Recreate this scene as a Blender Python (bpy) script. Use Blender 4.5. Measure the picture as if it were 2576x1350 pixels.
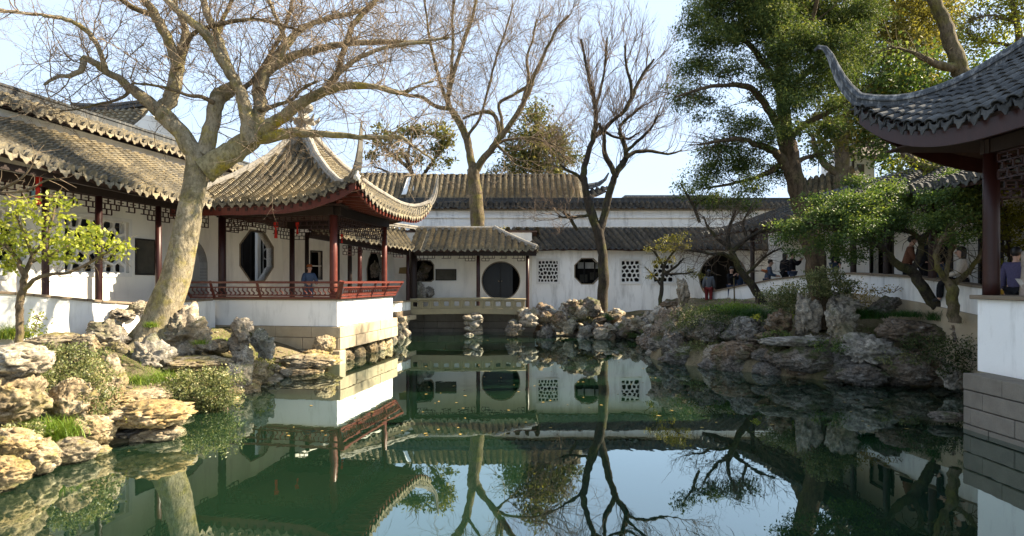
import bpy, bmesh, math, random
import numpy as np
from mathutils import Vector, Matrix, noise
from mathutils.geometry import tessellate_polygon

for o in list(bpy.data.objects):
    bpy.data.objects.remove(o)
SC = bpy.context.scene
COL = SC.collection
R = math.radians
# ------------------------------------------------------------------ camera, sky, sun, exposure
EYE = 2.6
cam_data = bpy.data.cameras.new('camera')
cam_data.lens = 20.96
cam_data.sensor_width = 36
cam_data.shift_y = 0.0128
cam_data.clip_start = 0.1
cam_data.clip_end = 2000
cam = bpy.data.objects.new('camera', cam_data)
COL.objects.link(cam)
cam.location = (0, 0, EYE)
cam.rotation_euler = (R(90), 0, 0)
SC.camera = cam

SUN_EL, SUN_AZ = R(38), R(80)          # azimuth measured clockwise from +Y
sdir = Vector((math.sin(SUN_AZ) * math.cos(SUN_EL), math.cos(SUN_AZ) * math.cos(SUN_EL), math.sin(SUN_EL)))
world = bpy.data.worlds.new('World')
SC.world = world
world.use_nodes = True
wt = world.node_tree
wt.nodes.clear()
w_out = wt.nodes.new('ShaderNodeOutputWorld')
w_bg = wt.nodes.new('ShaderNodeBackground')
w_sky = wt.nodes.new('ShaderNodeTexSky')
w_sky.sky_type = 'NISHITA'
w_sky.sun_disc = False
w_sky.sun_elevation = SUN_EL
w_sky.sun_rotation = SUN_AZ
w_sky.air_density = 1.0
w_sky.dust_density = 1.2
w_sky.ozone_density = 1.6
w_bg.inputs['Strength'].default_value = 0.10
# thin high cloud veil
w_tc = wt.nodes.new('ShaderNodeTexCoord')
w_map = wt.nodes.new('ShaderNodeMapping')
w_map.inputs['Scale'].default_value = (1.2, 1.2, 4.0)
w_no = wt.nodes.new('ShaderNodeTexNoise')
w_no.inputs['Scale'].default_value = 1.6
w_no.inputs['Detail'].default_value = 6
w_no.inputs['Roughness'].default_value = 0.55
w_rp = wt.nodes.new('ShaderNodeValToRGB')
w_rp.color_ramp.elements[0].position = 0.42
w_rp.color_ramp.elements[0].color = (0.86, 0.86, 0.86, 1)
w_rp.color_ramp.elements[1].position = 0.72
w_rp.color_ramp.elements[1].color = (0.97, 0.97, 0.97, 1)
w_mx = wt.nodes.new('ShaderNodeMixRGB')
w_mx.inputs['Color2'].default_value = (1.95, 2.42, 3.1, 1)
wt.links.new(w_tc.outputs['Generated'], w_map.inputs['Vector'])
wt.links.new(w_map.outputs['Vector'], w_no.inputs['Vector'])
wt.links.new(w_no.outputs['Fac'], w_rp.inputs['Fac'])
wt.links.new(w_rp.outputs['Color'], w_mx.inputs['Fac'])
wt.links.new(w_sky.outputs['Color'], w_mx.inputs['Color1'])
wt.links.new(w_mx.outputs['Color'], w_bg.inputs['Color'])
wt.links.new(w_bg.outputs['Background'], w_out.inputs['Surface'])

sun_data = bpy.data.lights.new('sun', 'SUN')
sun_data.energy = 4.6
sun_data.angle = R(0.55)
sun_data.color = (1.0, 0.86, 0.64)
sun = bpy.data.objects.new('sun', sun_data)
COL.objects.link(sun)
sun.location = sdir * 60
sun.rotation_euler = (-sdir).to_track_quat('-Z', 'Y').to_euler()
vs = SC.view_settings
vs.view_transform = 'Standard'
vs.look = 'None'
vs.gamma = 1
vs.use_curve_mapping = False
vs.exposure = 2.15
try:
    SC.cycles.max_bounces = 8
    SC.cycles.diffuse_bounces = 5
    SC.cycles.glossy_bounces = 3
    SC.cycles.transmission_bounces = 3
    SC.cycles.transparent_max_bounces = 6
    SC.cycles.caustics_reflective = True
    SC.cycles.caustics_refractive = False
    SC.cycles.sample_clamp_indirect = 3
    SC.cycles.blur_glossy = 1.0
except Exception:
    pass

# ------------------------------------------------------------------ measuring helpers
FPX, CX, HY = 1500.0, 1288.0, 708.0
def P(px, py, Y):
    """point at distance Y that is seen at survey position (px, py)"""
    return Vector(((px - CX) / FPX * Y, Y, EYE - (py - HY) / FPX * Y))
def X_(px, Y): return (px - CX) / FPX * Y
def Z_(py, Y): return EYE - (py - HY) / FPX * Y
def V(*a): return Vector(a)
def lerp(a, b, t): return a + (b - a) * t
def interp(x, pts):
    if x <= pts[0][0]: return pts[0][1]
    for (a, u), (b, v) in zip(pts, pts[1:]):
        if x <= b: return u + (v - u) * (x - a) / (b - a)
    return pts[-1][1]

# ------------------------------------------------------------------ object helpers
WORLD = {}
def tag(o, label=None, cat=None, group=None, kind=None):
    if label: o['label'] = label
    if cat: o['category'] = cat
    if group: o['group'] = group
    if kind: o['kind'] = kind
    return o
def empty(name, loc, label, cat, group=None):
    o = bpy.data.objects.new(name, None)
    COL.objects.link(o)
    o.location = Vector(loc)
    o.empty_display_size = 0.2
    WORLD[o.name] = Vector(loc)
    return tag(o, label, cat, group)
def link(name, me, loc, parent=None, rot=None):
    o = bpy.data.objects.new(name, me)
    COL.objects.link(o)
    loc = Vector(loc)
    WORLD[o.name] = loc.copy()
    if parent is not None:
        o.parent = parent
        o.location = loc - WORLD[parent.name]
    else:
        o.location = loc
    if rot is not None:
        o.rotation_mode = 'QUATERNION'
        o.rotation_quaternion = rot
    return o

class MB:
    """collects shapes given in world coordinates into one mesh"""
    def __init__(self):
        self.v = []; self.f = []
    def add(self, vs, fs):
        n = len(self.v)
        self.v.extend(vs)
        self.f.extend([tuple(i + n for i in f) for f in fs])
    def box(self, c, s, rz=0.0):
        c = Vector(c); ca, sa = math.cos(rz), math.sin(rz)
        vs = []
        for z in (-.5, .5):
            for x, y in ((-.5, -.5), (.5, -.5), (.5, .5), (-.5, .5)):
                a, b = x * s[0], y * s[1]
                vs.append(Vector((c.x + a * ca - b * sa, c.y + a * sa + b * ca, c.z + z * s[2])))
        self.add(vs, [(3, 2, 1, 0), (4, 5, 6, 7), (0, 1, 5, 4), (1, 2, 6, 5), (2, 3, 7, 6), (3, 0, 4, 7)])
    def bar(self, a, b, w, h, up=Vector((0, 0, 1))):
        a, b = Vector(a), Vector(b)
        d = (b - a)
        if d.length < 1e-6: return
        d = d.normalized()
        s = d.cross(up)
        if s.length < 1e-4: s = d.cross(Vector((0, 1, 0)))
        s.normalize(); u = s.cross(d)
        vs = []
        for p in (a, b):
            for i, j in ((-1, -1), (1, -1), (1, 1), (-1, 1)):
                vs.append(p + s * (i * w / 2) + u * (j * h / 2))
        self.add(vs, [(0, 1, 2, 3), (7, 6, 5, 4), (4, 5, 1, 0), (5, 6, 2, 1), (6, 7, 3, 2), (7, 4, 0, 3)])
    def tube(self, pts, rads, n=8, cap=True):
        pts = [Vector(p) for p in pts]
        rings = []
        d0 = (pts[1] - pts[0]).normalized()
        ref = Vector((0, 0, 1)) if abs(d0.z) < .9 else Vector((1, 0, 0))
        s = d0.cross(ref).normalized()
        vs = []
        for i, p in enumerate(pts):
            if i == 0: d = d0
            elif i == len(pts) - 1: d = (pts[i] - pts[i - 1]).normalized()
            else: d = (pts[i + 1] - pts[i - 1]).normalized()
            s = (s - d * s.dot(d))
            if s.length < 1e-5: s = d.orthogonal()
            s.normalize(); t = d.cross(s)
            r = rads[i] if hasattr(rads, '__len__') else rads
            for k in range(n):
                a = 2 * math.pi * k / n
                vs.append(p + s * (math.cos(a) * r) + t * (math.sin(a) * r))
        fs = []
        for i in range(len(pts) - 1):
            for k in range(n):
                k2 = (k + 1) % n
                fs.append((i * n + k, i * n + k2, (i + 1) * n + k2, (i + 1) * n + k))
        if cap:
            fs.append(tuple(range(n - 1, -1, -1)))
            fs.append(tuple((len(pts) - 1) * n + k for k in range(n)))
        self.add(vs, fs)
    def lathe(self, c, prof, n=16):
        c = Vector(c); vs = []; m = len(prof)
        for (r, z) in prof:
            for k in range(n):
                a = 2 * math.pi * k / n
                vs.append(c + Vector((math.cos(a) * r, math.sin(a) * r, z)))
        fs = []
        for i in range(m - 1):
            for k in range(n):
                k2 = (k + 1) % n
                fs.append((i * n + k, i * n + k2, (i + 1) * n + k2, (i + 1) * n + k))
        fs.append(tuple(range(n - 1, -1, -1)))
        fs.append(tuple((m - 1) * n + k for k in range(n)))
        self.add(vs, fs)
    def sweep(self, path, prof, scales=None, up=Vector((0, 0, 1)), cap=True):
        """prof: list of (side, up) points, open at the bottom"""
        path = [Vector(p) for p in path]; m = len(prof); vs = []
        for i, p in enumerate(path):
            d = (path[min(i + 1, len(path) - 1)] - path[max(i - 1, 0)]).normalized()
            s = d.cross(up)
            if s.length < 1e-4: s = Vector((1, 0, 0))
            s.normalize(); u = s.cross(d)
            k = scales[i] if scales else 1.0
            for a, b in prof:
                vs.append(p + s * (a * k) + u * (b * k))
        fs = []
        for i in range(len(path) - 1):
            for j in range(m):
                j2 = (j + 1) % m
                fs.append((i * m + j, i * m + j2, (i + 1) * m + j2, (i + 1) * m + j))
        if cap:
            fs.append(tuple(range(m - 1, -1, -1)))
            fs.append(tuple((len(path) - 1) * m + j for j in range(m)))
        self.add(vs, fs)
    def prism(self, poly, off):
        """polygon (world points) extruded by vector off"""
        off = Vector(off); n = len(poly)
        vs = [Vector(p) for p in poly] + [Vector(p) + off for p in poly]
        fs = [tuple(range(n - 1, -1, -1)), tuple(range(n, 2 * n))]
        for i in range(n):
            j = (i + 1) % n
            fs.append((i, j, n + j, n + i))
        self.add(vs, fs)
    def build(self, name, mat, parent=None, smooth=False, origin=None, bevel=0):
        if not self.v: return None
        if origin is None:
            mn = Vector((min(v[0] for v in self.v), min(v[1] for v in self.v), min(v[2] for v in self.v)))
            mx = Vector((max(v[0] for v in self.v), max(v[1] for v in self.v), max(v[2] for v in self.v)))
            origin = Vector(((mn.x + mx.x) / 2, (mn.y + mx.y) / 2, mn.z))
        me = bpy.data.meshes.new(name)
        me.from_pydata([tuple(Vector(v) - origin) for v in self.v], [], self.f)
        me.validate()
        bm = bmesh.new(); bm.from_mesh(me)
        bmesh.ops.recalc_face_normals(bm, faces=bm.faces)
        if bevel:
            try:
                bmesh.ops.bevel(bm, geom=[e for e in bm.edges if e.is_manifold and e.calc_face_angle(0) > .5], offset=bevel, segments=1, affect='EDGES')
            except Exception:
                pass
        bm.to_mesh(me); bm.free()
        if smooth: me.shade_smooth()
        me.materials.append(mat)
        return link(name, me, origin, parent)

def raw_mesh(name, verts, faces, mat, parent=None, loc=(0, 0, 0), smooth=False, tint=None):
    """verts Nx3 array, faces MxK array (all the same K): fast path for big meshes, world coordinates"""
    loc = Vector(loc)
    verts = np.asarray(verts, dtype=np.float32) - np.array(loc, dtype=np.float32)
    faces = np.asarray(faces, dtype=np.int32)
    me = bpy.data.meshes.new(name)
    k = faces.shape[1]
    me.vertices.add(len(verts)); me.vertices.foreach_set('co', verts.ravel())
    me.loops.add(faces.size); me.loops.foreach_set('vertex_index', faces.ravel())
    me.polygons.add(len(faces))
    me.polygons.foreach_set('loop_start', np.arange(0, faces.size, k, dtype=np.int32))
    if tint is not None:
        at = me.attributes.new('tint', 'FLOAT', 'POINT')
        at.data.foreach_set('value', np.asarray(tint, dtype=np.float32))
    me.update(calc_edges=True)
    if smooth: me.shade_smooth()
    me.materials.append(mat)
    return link(name, me, loc, parent)

# ------------------------------------------------------------------ materials
class NT:
    def __init__(self, name):
        self.m = bpy.data.materials.new(name)
        self.m.use_nodes = True
        self.t = self.m.node_tree
        self.t.nodes.clear()
        self.out = self.n('ShaderNodeOutputMaterial')
    def n(self, kind, **kw):
        nd = self.t.nodes.new(kind)
        for k, v in kw.items():
            if k in nd.inputs: nd.inputs[k].default_value = v
            else: setattr(nd, k, v)
        return nd
    def l(self, a, b): self.t.links.new(a, b)
    def pos(self, scale=(1, 1, 1)):
        g = self.n('ShaderNodeNewGeometry')
        mp = self.n('ShaderNodeMapping'); mp.inputs['Scale'].default_value = scale
        self.l(g.outputs['Position'], mp.inputs['Vector'])
        return mp.outputs['Vector']
    def noise(self, scale, detail=4, rough=.55, stretch=(1, 1, 1), dist=0):
        t = self.n('ShaderNodeTexNoise')
        t.inputs['Scale'].default_value = scale; t.inputs['Detail'].default_value = detail
        t.inputs['Roughness'].default_value = rough; t.inputs['Distortion'].default_value = dist
        self.l(self.pos(stretch), t.inputs['Vector'])
        return t.outputs['Fac']
    def ramp(self, fac, stops):
        r = self.n('ShaderNodeValToRGB')
        e = r.color_ramp.elements
        while len(e) < len(stops): e.new(0.5)
        for i, (p, c) in enumerate(stops):
            e[i].position = p
            e[i].color = (c, c, c, 1) if not hasattr(c, '__len__') else (*c, 1)
        self.l(fac, r.inputs['Fac'])
        return r.outputs['Color']
    def mix(self, fac, a, b, mode='MIX'):
        x = self.n('ShaderNodeMixRGB', blend_type=mode)
        for s, v in (('Fac', fac), ('Color1', a), ('Color2', b)):
            if hasattr(v, 'is_output'): self.l(v, x.inputs[s])
            elif hasattr(v, '__len__'): x.inputs[s].default_value = (*v, 1)
            else: x.inputs[s].default_value = v
        return x.outputs['Color']
    def rnd(self):
        return self.n('ShaderNodeObjectInfo').outputs['Random']
    def attr(self, name):
        return self.n('ShaderNodeAttribute', attribute_name=name).outputs['Fac']
    def bsdf(self, color, rough=.8, bump=None, strength=.3, dist=.02, spec=.3, bumps=None):
        b = self.n('ShaderNodeBsdfPrincipled')
        if hasattr(color, 'is_output'): self.l(color, b.inputs['Base Color'])
        else: b.inputs['Base Color'].default_value = (*color, 1)
        if hasattr(rough, 'is_output'): self.l(rough, b.inputs['Roughness'])
        else: b.inputs['Roughness'].default_value = rough
        b.inputs['Specular IOR Level'].default_value = spec
        prev = None
        for (h, st, ds) in (bumps or ([(bump, strength, dist)] if bump is not None else [])):
            bp = self.n('ShaderNodeBump')
            bp.inputs['Strength'].default_value = st; bp.inputs['Distance'].default_value = ds
            self.l(h, bp.inputs['Height'])
            if prev is not None: self.l(prev, bp.inputs['Normal'])
            prev = bp.outputs['Normal']
        if prev is not None: self.l(prev, b.inputs['Normal'])
        self.l(b.outputs['BSDF'], self.out.inputs['Surface'])
        return b

def mat_plaster(name, base, grime=.5, dirt=(.30, .29, .26), scale=1.0):
    t = NT(name)
    streak = t.noise(1.6 * scale, 7, .65, (1.6, 1.6, .35))
    blot = t.noise(.8 * scale, 6, .6)
    fine = t.noise(22, 5, .7)
    c = t.mix(t.ramp(blot, [(.35, 0), (.75, .55)]), base, tuple(x * .86 for x in base))
    c = t.mix(t.ramp(streak, [(.49, 0), (.76, grime)]), c, dirt)
    c = t.mix(t.ramp(t.noise(3.4 * scale, 6, .7, (1, 1, .16)), [(.6, 0), (.74, grime * .55)]), c, dirt)
    c = t.mix(t.ramp(fine, [(.58, 0), (.75, .12)]), c, dirt)
    t.bsdf(c, .9, bumps=[(blot, .25, .03), (fine, .15, .01)], spec=.15)
    return t.m
def mat_tile(name, dark, light, lichen, amt):
    t = NT(name)
    big = t.noise(.9, 5, .6); mid = t.noise(5, 5, .65); fine = t.noise(28, 4, .7)
    r = t.rnd()
    c = t.mix(t.ramp(mid, [(.36, 0), (.66, 1)]), dark, light)
    c = t.mix(t.ramp(t.noise(9, 6, .7), [(.5, 0), (.66, amt)]), c, lichen)
    c = t.mix(t.ramp(big, [(.42, 0), (.7, amt * .7)]), c, lichen)
    c = t.mix(t.ramp(r, [(0, .0), (1, .35)]), c, tuple(x * .45 for x in dark))
    c = t.mix(t.ramp(fine, [(.6, 0), (.78, .4)]), c, tuple(min(1, x * 1.7) for x in light))
    t.bsdf(c, .88, bumps=[(mid, .3, .015), (fine, .5, .012)], spec=.2)
    return t.m
def mat_wood(name, col, rough=.42, wear=.35, wearc=(.22, .12, .08)):
    t = NT(name)
    g = t.noise(9, 6, .65, (1, 1, .12)); w = t.noise(3, 6, .7)
    c = t.mix(t.ramp(g, [(.3, 0), (.75, 1)]), col, tuple(x * .55 for x in col))
    c = t.mix(t.ramp(w, [(.58, 0), (.74, wear)]), c, wearc)
    t.bsdf(c, rough, bump=g, strength=.15, dist=.008, spec=.35)
    return t.m
def mat_stone(name, a, b, stain=(.16, .14, .10), amt=.5, grain=.35):
    t = NT(name)
    m = t.noise(4, 6, .6); f = t.noise(55, 4, .75); big = t.noise(1.1, 5, .6, (1, 1, .6))
    c = t.mix(t.ramp(m, [(.3, 0), (.72, 1)]), a, b)
    c = t.mix(t.ramp(t.rnd(), [(0, 0), (1, .4)]), c, tuple(x * .72 for x in a))
    c = t.mix(t.ramp(big, [(.52, 0), (.72, amt)]), c, stain)
    c = t.mix(t.ramp(f, [(.35, grain), (.5, 0)]), c, tuple(x * .55 for x in a))
    t.bsdf(c, .9, bumps=[(m, .35, .03), (f, .5, .01)], spec=.2)
    return t.m
def mat_rock(name, a, b, ochre, moss, moss_amt, dark=(.09, .085, .075)):
    t = NT(name)
    m = t.noise(2.2, 8, .68, dist=.6); f = t.noise(16, 7, .75, (1, 1, 1.8)); big = t.noise(.9, 4, .6)
    vor = t.n('ShaderNodeTexVoronoi', feature='DISTANCE_TO_EDGE'); vor.inputs['Scale'].default_value = 2.6
    nz = t.n('ShaderNodeTexNoise'); nz.inputs['Scale'].default_value = 3; nz.inputs['Detail'].default_value = 5
    t.l(t.pos(), nz.inputs['Vector'])
    mx = t.n('ShaderNodeMixRGB'); mx.inputs['Fac'].default_value = .3
    t.l(t.pos(), mx.inputs['Color1']); t.l(nz.outputs['Color'], mx.inputs['Color2'])
    t.l(mx.outputs['Color'], vor.inputs['Vector'])
    crack = t.ramp(vor.outputs['Distance'], [(0, 0), (.05, 1)])
    c = t.mix(t.ramp(m, [(.34, 0), (.64, 1)]), a, b)
    c = t.mix(t.ramp(t.rnd(), [(.25, 0), (1, .6)]), c, ochre)
    c = t.mix(t.ramp(t.noise(1.6, 6, .7, dist=1.2), [(.54, 0), (.6, .7)]), c, tuple(min(.8, x * 1.5) for x in b))
    c = t.mix(t.ramp(big, [(.5, 0), (.7, .5)]), c, ochre)
    c = t.mix(t.ramp(f, [(.38, .8), (.52, 0)]), c, dark)
    c = t.mix(t.ramp(t.noise(4.2, 9, .75, (1, 1, 2.2), .8), [(.38, .75), (.49, 0)]), c, dark)
    c = t.mix(t.ramp(t.noise(6, 6, .7), [(.55, 0), (.68, .45)]), c, tuple(min(.75, x * 1.55) for x in b))
    if moss_amt:
        g = t.n('ShaderNodeNewGeometry'); sx = t.n('ShaderNodeSeparateXYZ')
        t.l(g.outputs['Normal'], sx.inputs['Vector'])
        upf = t.ramp(sx.outputs['Z'], [(.1, .35), (.7, 1)])
        mm = t.mix(1.0, t.ramp(t.noise(1.7, 6, .65), [(.5, 0), (.62, moss_amt)]), upf, 'MULTIPLY')
        c = t.mix(mm, c, moss)
    inv = t.mix(1.0, t.ramp(crack, [(0, .7), (1, 0)]), t.ramp(t.noise(1.3, 4, .6), [(.48, 0), (.6, 1)]), 'MULTIPLY')
    c = t.mix(inv, c, tuple(x * .8 for x in dark))
    t.bsdf(c, .92, bumps=[(m, .8, .09), (crack, .35, .03), (f, .8, .035)], spec=.2)
    return t.m
def mat_bark(name, a, b, moss, moss_amt, vert=.25):
    t = NT(name)
    m = t.noise(7, 7, .7, (1, 1, vert)); big = t.noise(1.8, 5, .65); f = t.noise(30, 5, .7, (1, 1, .5))
    c = t.mix(t.ramp(m, [(.32, 0), (.68, 1)]), a, b)
    c = t.mix(t.ramp(t.noise(4, 5, .7), [(.58, 0), (.7, .55)]), c, tuple(min(.7, x * 1.5) for x in b))
    c = t.mix(t.ramp(big, [(.5, 0), (.64, moss_amt)]), c, moss)
    c = t.mix(t.ramp(t.noise(1.1, 6, .7, dist=.8), [(.52, 0), (.6, .6)]), c, (.085, .075, .028))
    c = t.mix(t.ramp(t.noise(11, 6, .75, (1, 1, .5)), [(.4, .6), (.5, 0)]), c, tuple(x * .4 for x in a))
    c = t.mix(t.ramp(f, [(.35, .5), (.5, 0)]), c, tuple(x * .45 for x in a))
    t.bsdf(c, .92, bumps=[(m, .9, .06), (f, .6, .012)], spec=.15)
    return t.m
def mat_leaf(name, a, b, c3, trans=.35, rough=.5, spec=.3):
    t = NT(name)
    c = t.ramp(t.attr('tint'), [(0, a), (.55, b), (1, c3)])
    b1 = t.n('ShaderNodeBsdfPrincipled'); b1.inputs['Roughness'].default_value = rough
    b1.inputs['Specular IOR Level'].default_value = spec
    t.l(c, b1.inputs['Base Color'])
    tr = t.n('ShaderNodeBsdfTranslucent')
    t.l(t.mix(1.0, c, (1.25, 1.3, .7), 'MULTIPLY'), tr.inputs['Color'])
    ms = t.n('ShaderNodeMixShader'); ms.inputs['Fac'].default_value = trans
    t.l(b1.outputs['BSDF'], ms.inputs[1]); t.l(tr.outputs['BSDF'], ms.inputs[2])
    t.l(ms.outputs['Shader'], t.out.inputs['Surface'])
    return t.m
def mat_plain(name, col, rough=.7, spec=.3, var=.25, scale=12):
    t = NT(name)
    n = t.noise(scale, 5, .6)
    t.bsdf(t.mix(t.ramp(n, [(.3, 0), (.7, 1)]), col, tuple(x * (1 - var) for x in col)), rough, bump=n, strength=.1, dist=.01, spec=spec)
    return t.m

M = {}
M['plaster'] = mat_plaster('white_plaster', (.87, .86, .83), .6)
M['plaster_old'] = mat_plaster('weathered_plaster', (.88, .88, .86), .6, (.27, .26, .235), 1.3)
M['plaster_in'] = mat_plaster('cream_plaster', (.86, .835, .77), .35)
M['tile'] = mat_tile('lichen_roof_tile', (.10, .092, .078), (.26, .235, .185), (.42, .34, .20), .75)
M['tile_dark'] = mat_tile('dark_roof_tile', (.05, .053, .056), (.13, .13, .13), (.22, .19, .13), .4)
M['tile_near'] = mat_tile('grey_roof_tile', (.028, .030, .032), (.095, .098, .10), (.17, .165, .15), .3)
M['ridge'] = mat_plaster('grey_ridge_mortar', (.30, .275, .235), 1.0, (.06, .058, .052), 5)
M['ridge_dark'] = mat_plaster('dark_ridge_mortar', (.07, .077, .085), 1.0, (.42, .42, .41), 4.5)
M['ridge_black'] = mat_plaster('black_ridge_brick', (.055, .06, .065), .7, (.22, .21, .19), 3)
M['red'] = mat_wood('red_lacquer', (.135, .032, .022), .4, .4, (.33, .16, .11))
M['red_shaded'] = mat_wood('shaded_red_lacquer', (.036, .009, .007), .42, .2, (.10, .04, .03))  # red lacquer copy darkened, shade under the eaves put into its colour
M['wood_dark'] = mat_wood('black_brown_wood', (.030, .017, .013), .6, .25, (.08, .05, .035))
M['soffit'] = mat_wood('brown_soffit_boards', (.045, .022, .016), .8, .2)
M['door'] = mat_wood('black_door_wood', (.012, .014, .016), .45, .15, (.04, .04, .04))
M['stone_warm'] = mat_stone('tan_granite', (.47, .39, .27), (.36, .29, .20), (.17, .13, .085), .4)
M['stone_grey'] = mat_stone('grey_granite', (.235, .205, .165), (.165, .142, .115), (.07, .06, .05), .5, .55)
M['coping'] = mat_stone('brown_brick_coping', (.26, .20, .14), (.19, .15, .11))
M['bridge'] = mat_stone('olive_sandstone', (.33, .28, .17), (.25, .21, .13))
M['rock_warm'] = mat_rock('warm_lake_rock', (.21, .172, .118), (.39, .325, .23), (.42, .265, .085), (.17, .15, .025), .75, (.07, .055, .035))
M['rock_grey'] = mat_rock('grey_lake_rock', (.20, .182, .155), (.40, .365, .31), (.33, .235, .125), (.10, .11, .03), .6)
M['rock_shade'] = mat_rock('shaded_lake_rock', (.10, .09, .078), (.22, .20, .175), (.23, .135, .065), (.05, .06, .015), .9, (.018, .016, .013))  # darker rock copy, tree shade of the right bank put into its colour
M['bark'] = mat_bark('smooth_grey_bark', (.23, .19, .125), (.37, .32, .225), (.30, .25, .045), .65, .5)
M['bark_moss'] = mat_bark('mossy_bark', (.24, .20, .10), (.34, .29, .17), (.34, .27, .03), 1.0, .5)
M['bark_mid'] = mat_bark('brown_bark', (.09, .068, .045), (.20, .155, .10), (.15, .135, .03), .8)
M['bark_dark'] = mat_bark('dark_bark', (.028, .023, .018), (.072, .058, .044), (.075, .08, .02), .6)
M['bark_cedar'] = mat_bark('fluted_cypress_bark', (.055, .038, .025), (.15, .105, .065), (.10, .10, .03), .35, .1)
M['twig'] = mat_plain('twig_bark', (.25, .19, .13), .9, .1)
M['twig_dark'] = mat_plain('dark_twig_bark', (.17, .125, .09), .9, .1)
M['leaf_yellow'] = mat_leaf('yellow_green_leaf', (.13, .17, .02), (.34, .37, .05), (.52, .48, .11), .45, .4)
M['leaf_cypress'] = mat_leaf('cypress_spray', (.035, .058, .020), (.090, .122, .034), (.25, .25, .06), .3, .7, .15)
M['leaf_olive'] = mat_leaf('olive_foliage', (.09, .085, .022), (.22, .19, .045), (.42, .34, .08), .35, .6, .2)
M['leaf_gold'] = mat_leaf('golden_green_foliage', (.10, .11, .02), (.24, .25, .035), (.44, .40, .07), .45, .55, .2)
M['leaf_shade'] = mat_leaf('shaded_ivy_leaf', (.016, .030, .010), (.040, .060, .018), (.11, .12, .04), .25, .6, .2)  # darkened ivy copy, its colour carries the shade of the bank
M['leaf_conifer'] = mat_leaf('brown_green_conifer', (.05, .06, .02), (.125, .125, .036), (.30, .25, .07), .3, .6, .15)
M['leaf_dull'] = mat_leaf('dull_yellow_leaf', (.08, .08, .02), (.20, .18, .035), (.36, .28, .06), .35, .5, .2)
M['leaf_holly'] = mat_leaf('holly_leaf', (.035, .065, .020), (.085, .135, .032), (.24, .27, .06), .3, .55, .25)
M['leaf_ivy'] = mat_leaf('ivy_leaf', (.05, .065, .025), (.15, .17, .06), (.36, .31, .15), .3, .45, .35)
M['leaf_rust'] = mat_leaf('rusty_leaf', (.10, .09, .025), (.27, .20, .04), (.42, .22, .04), .4, .5)
M['grass'] = mat_leaf('grass_blade', (.06, .12, .015), (.14, .22, .03), (.33, .36, .06), .35, .5)
M['grass_dark'] = mat_leaf('dark_sedge_blade', (.016, .055, .012), (.035, .10, .02), (.09, .16, .03), .3, .45)
M['lattice'] = mat_plaster('white_lattice_plaster', (.76, .75, .72), .3)
M['tablet'] = mat_stone('dark_stone_tablet', (.075, .068, .055), (.12, .11, .085), (.03, .03, .025), .6)
M['window_dark'] = mat_wood('dark_window_frame', (.028, .022, .018), .5, .2)
M['hall_shade'] = mat_wood('shaded_hall_panel', (.02, .017, .015), .8, .2)  # near black panel colour, holds the shade inside the openings
M['frame_tan'] = mat_stone('tan_brick_frame', (.27, .22, .16), (.2, .165, .12))
M['skin'] = mat_plain('skin', (.50, .30, .22), .55, .3, .12)
M['hair'] = mat_plain('black_hair', (.014, .011, .010), .45, .4, .4, 60)
M['earth'] = None

def earth():
    t = NT('garden_earth')
    m = t.noise(2.2, 7, .65); f = t.noise(24, 6, .75); g = t.noise(.7, 5, .6)
    c = t.mix(t.ramp(m, [(.35, 0), (.65, 1)]), (.13, .10, .06), (.24, .195, .12))
    c = t.mix(t.ramp(g, [(.46, 0), (.62, .8)]), c, (.075, .085, .022))
    c = t.mix(t.ramp(f, [(.4, .5), (.56, 0)]), c, (.055, .047, .032))
    t.bsdf(c, .95, bumps=[(m, .6, .08), (f, .8, .03)], spec=.1)
    return t.m
M['earth'] = earth()

def water():
    t = NT('green_pond_water')
    tc = t.pos((1, 1, 1))
    n1 = t.n('ShaderNodeTexNoise'); n1.inputs['Scale'].default_value = 2.2; n1.inputs['Detail'].default_value = 3
    n2 = t.n('ShaderNodeTexNoise'); n2.inputs['Scale'].default_value = .55; n2.inputs['Detail'].default_value = 4
    t.l(t.pos((1, .55, 1)), n1.inputs['Vector']); t.l(t.pos((1, .6, 1)), n2.inputs['Vector'])
    calm = t.ramp(n2.outputs['Fac'], [(.42, .15), (.7, 1)])
    h = t.mix(1.0, n1.outputs['Fac'], calm, 'MULTIPLY')
    bp = t.n('ShaderNodeBump'); bp.inputs['Strength'].default_value = .085; bp.inputs['Distance'].default_value = .03
    t.l(h, bp.inputs['Height'])
    df = t.n('ShaderNodeBsdfDiffuse')
    big = t.noise(.35, 4, .6)
    t.l(t.mix(t.ramp(big, [(.35, 0), (.7, 1)]), (.0045, .016, .009), (.009, .024, .011)), df.inputs['Color'])
    gl = t.n('ShaderNodeBsdfGlossy'); gl.inputs['Roughness'].default_value = .012
    gl.inputs['Color'].default_value = (.84, .95, .93, 1)
    t.l(bp.outputs['Normal'], gl.inputs['Normal'])
    fr = t.n('ShaderNodeFresnel'); fr.inputs['IOR'].default_value = 1.75
    t.l(bp.outputs['Normal'], fr.inputs['Normal'])
    fac = t.ramp(fr.outputs['Fac'], [(0, 0), (.12, .26), (.32, .57), (.7, .86), (1, 1)])
    ms = t.n('ShaderNodeMixShader')
    t.l(fac, ms.inputs['Fac']); t.l(df.outputs['BSDF'], ms.inputs[1]); t.l(gl.outputs['BSDF'], ms.inputs[2])
    t.l(ms.outputs['Shader'], t.out.inputs['Surface'])
    return t.m
M['water'] = water()
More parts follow.
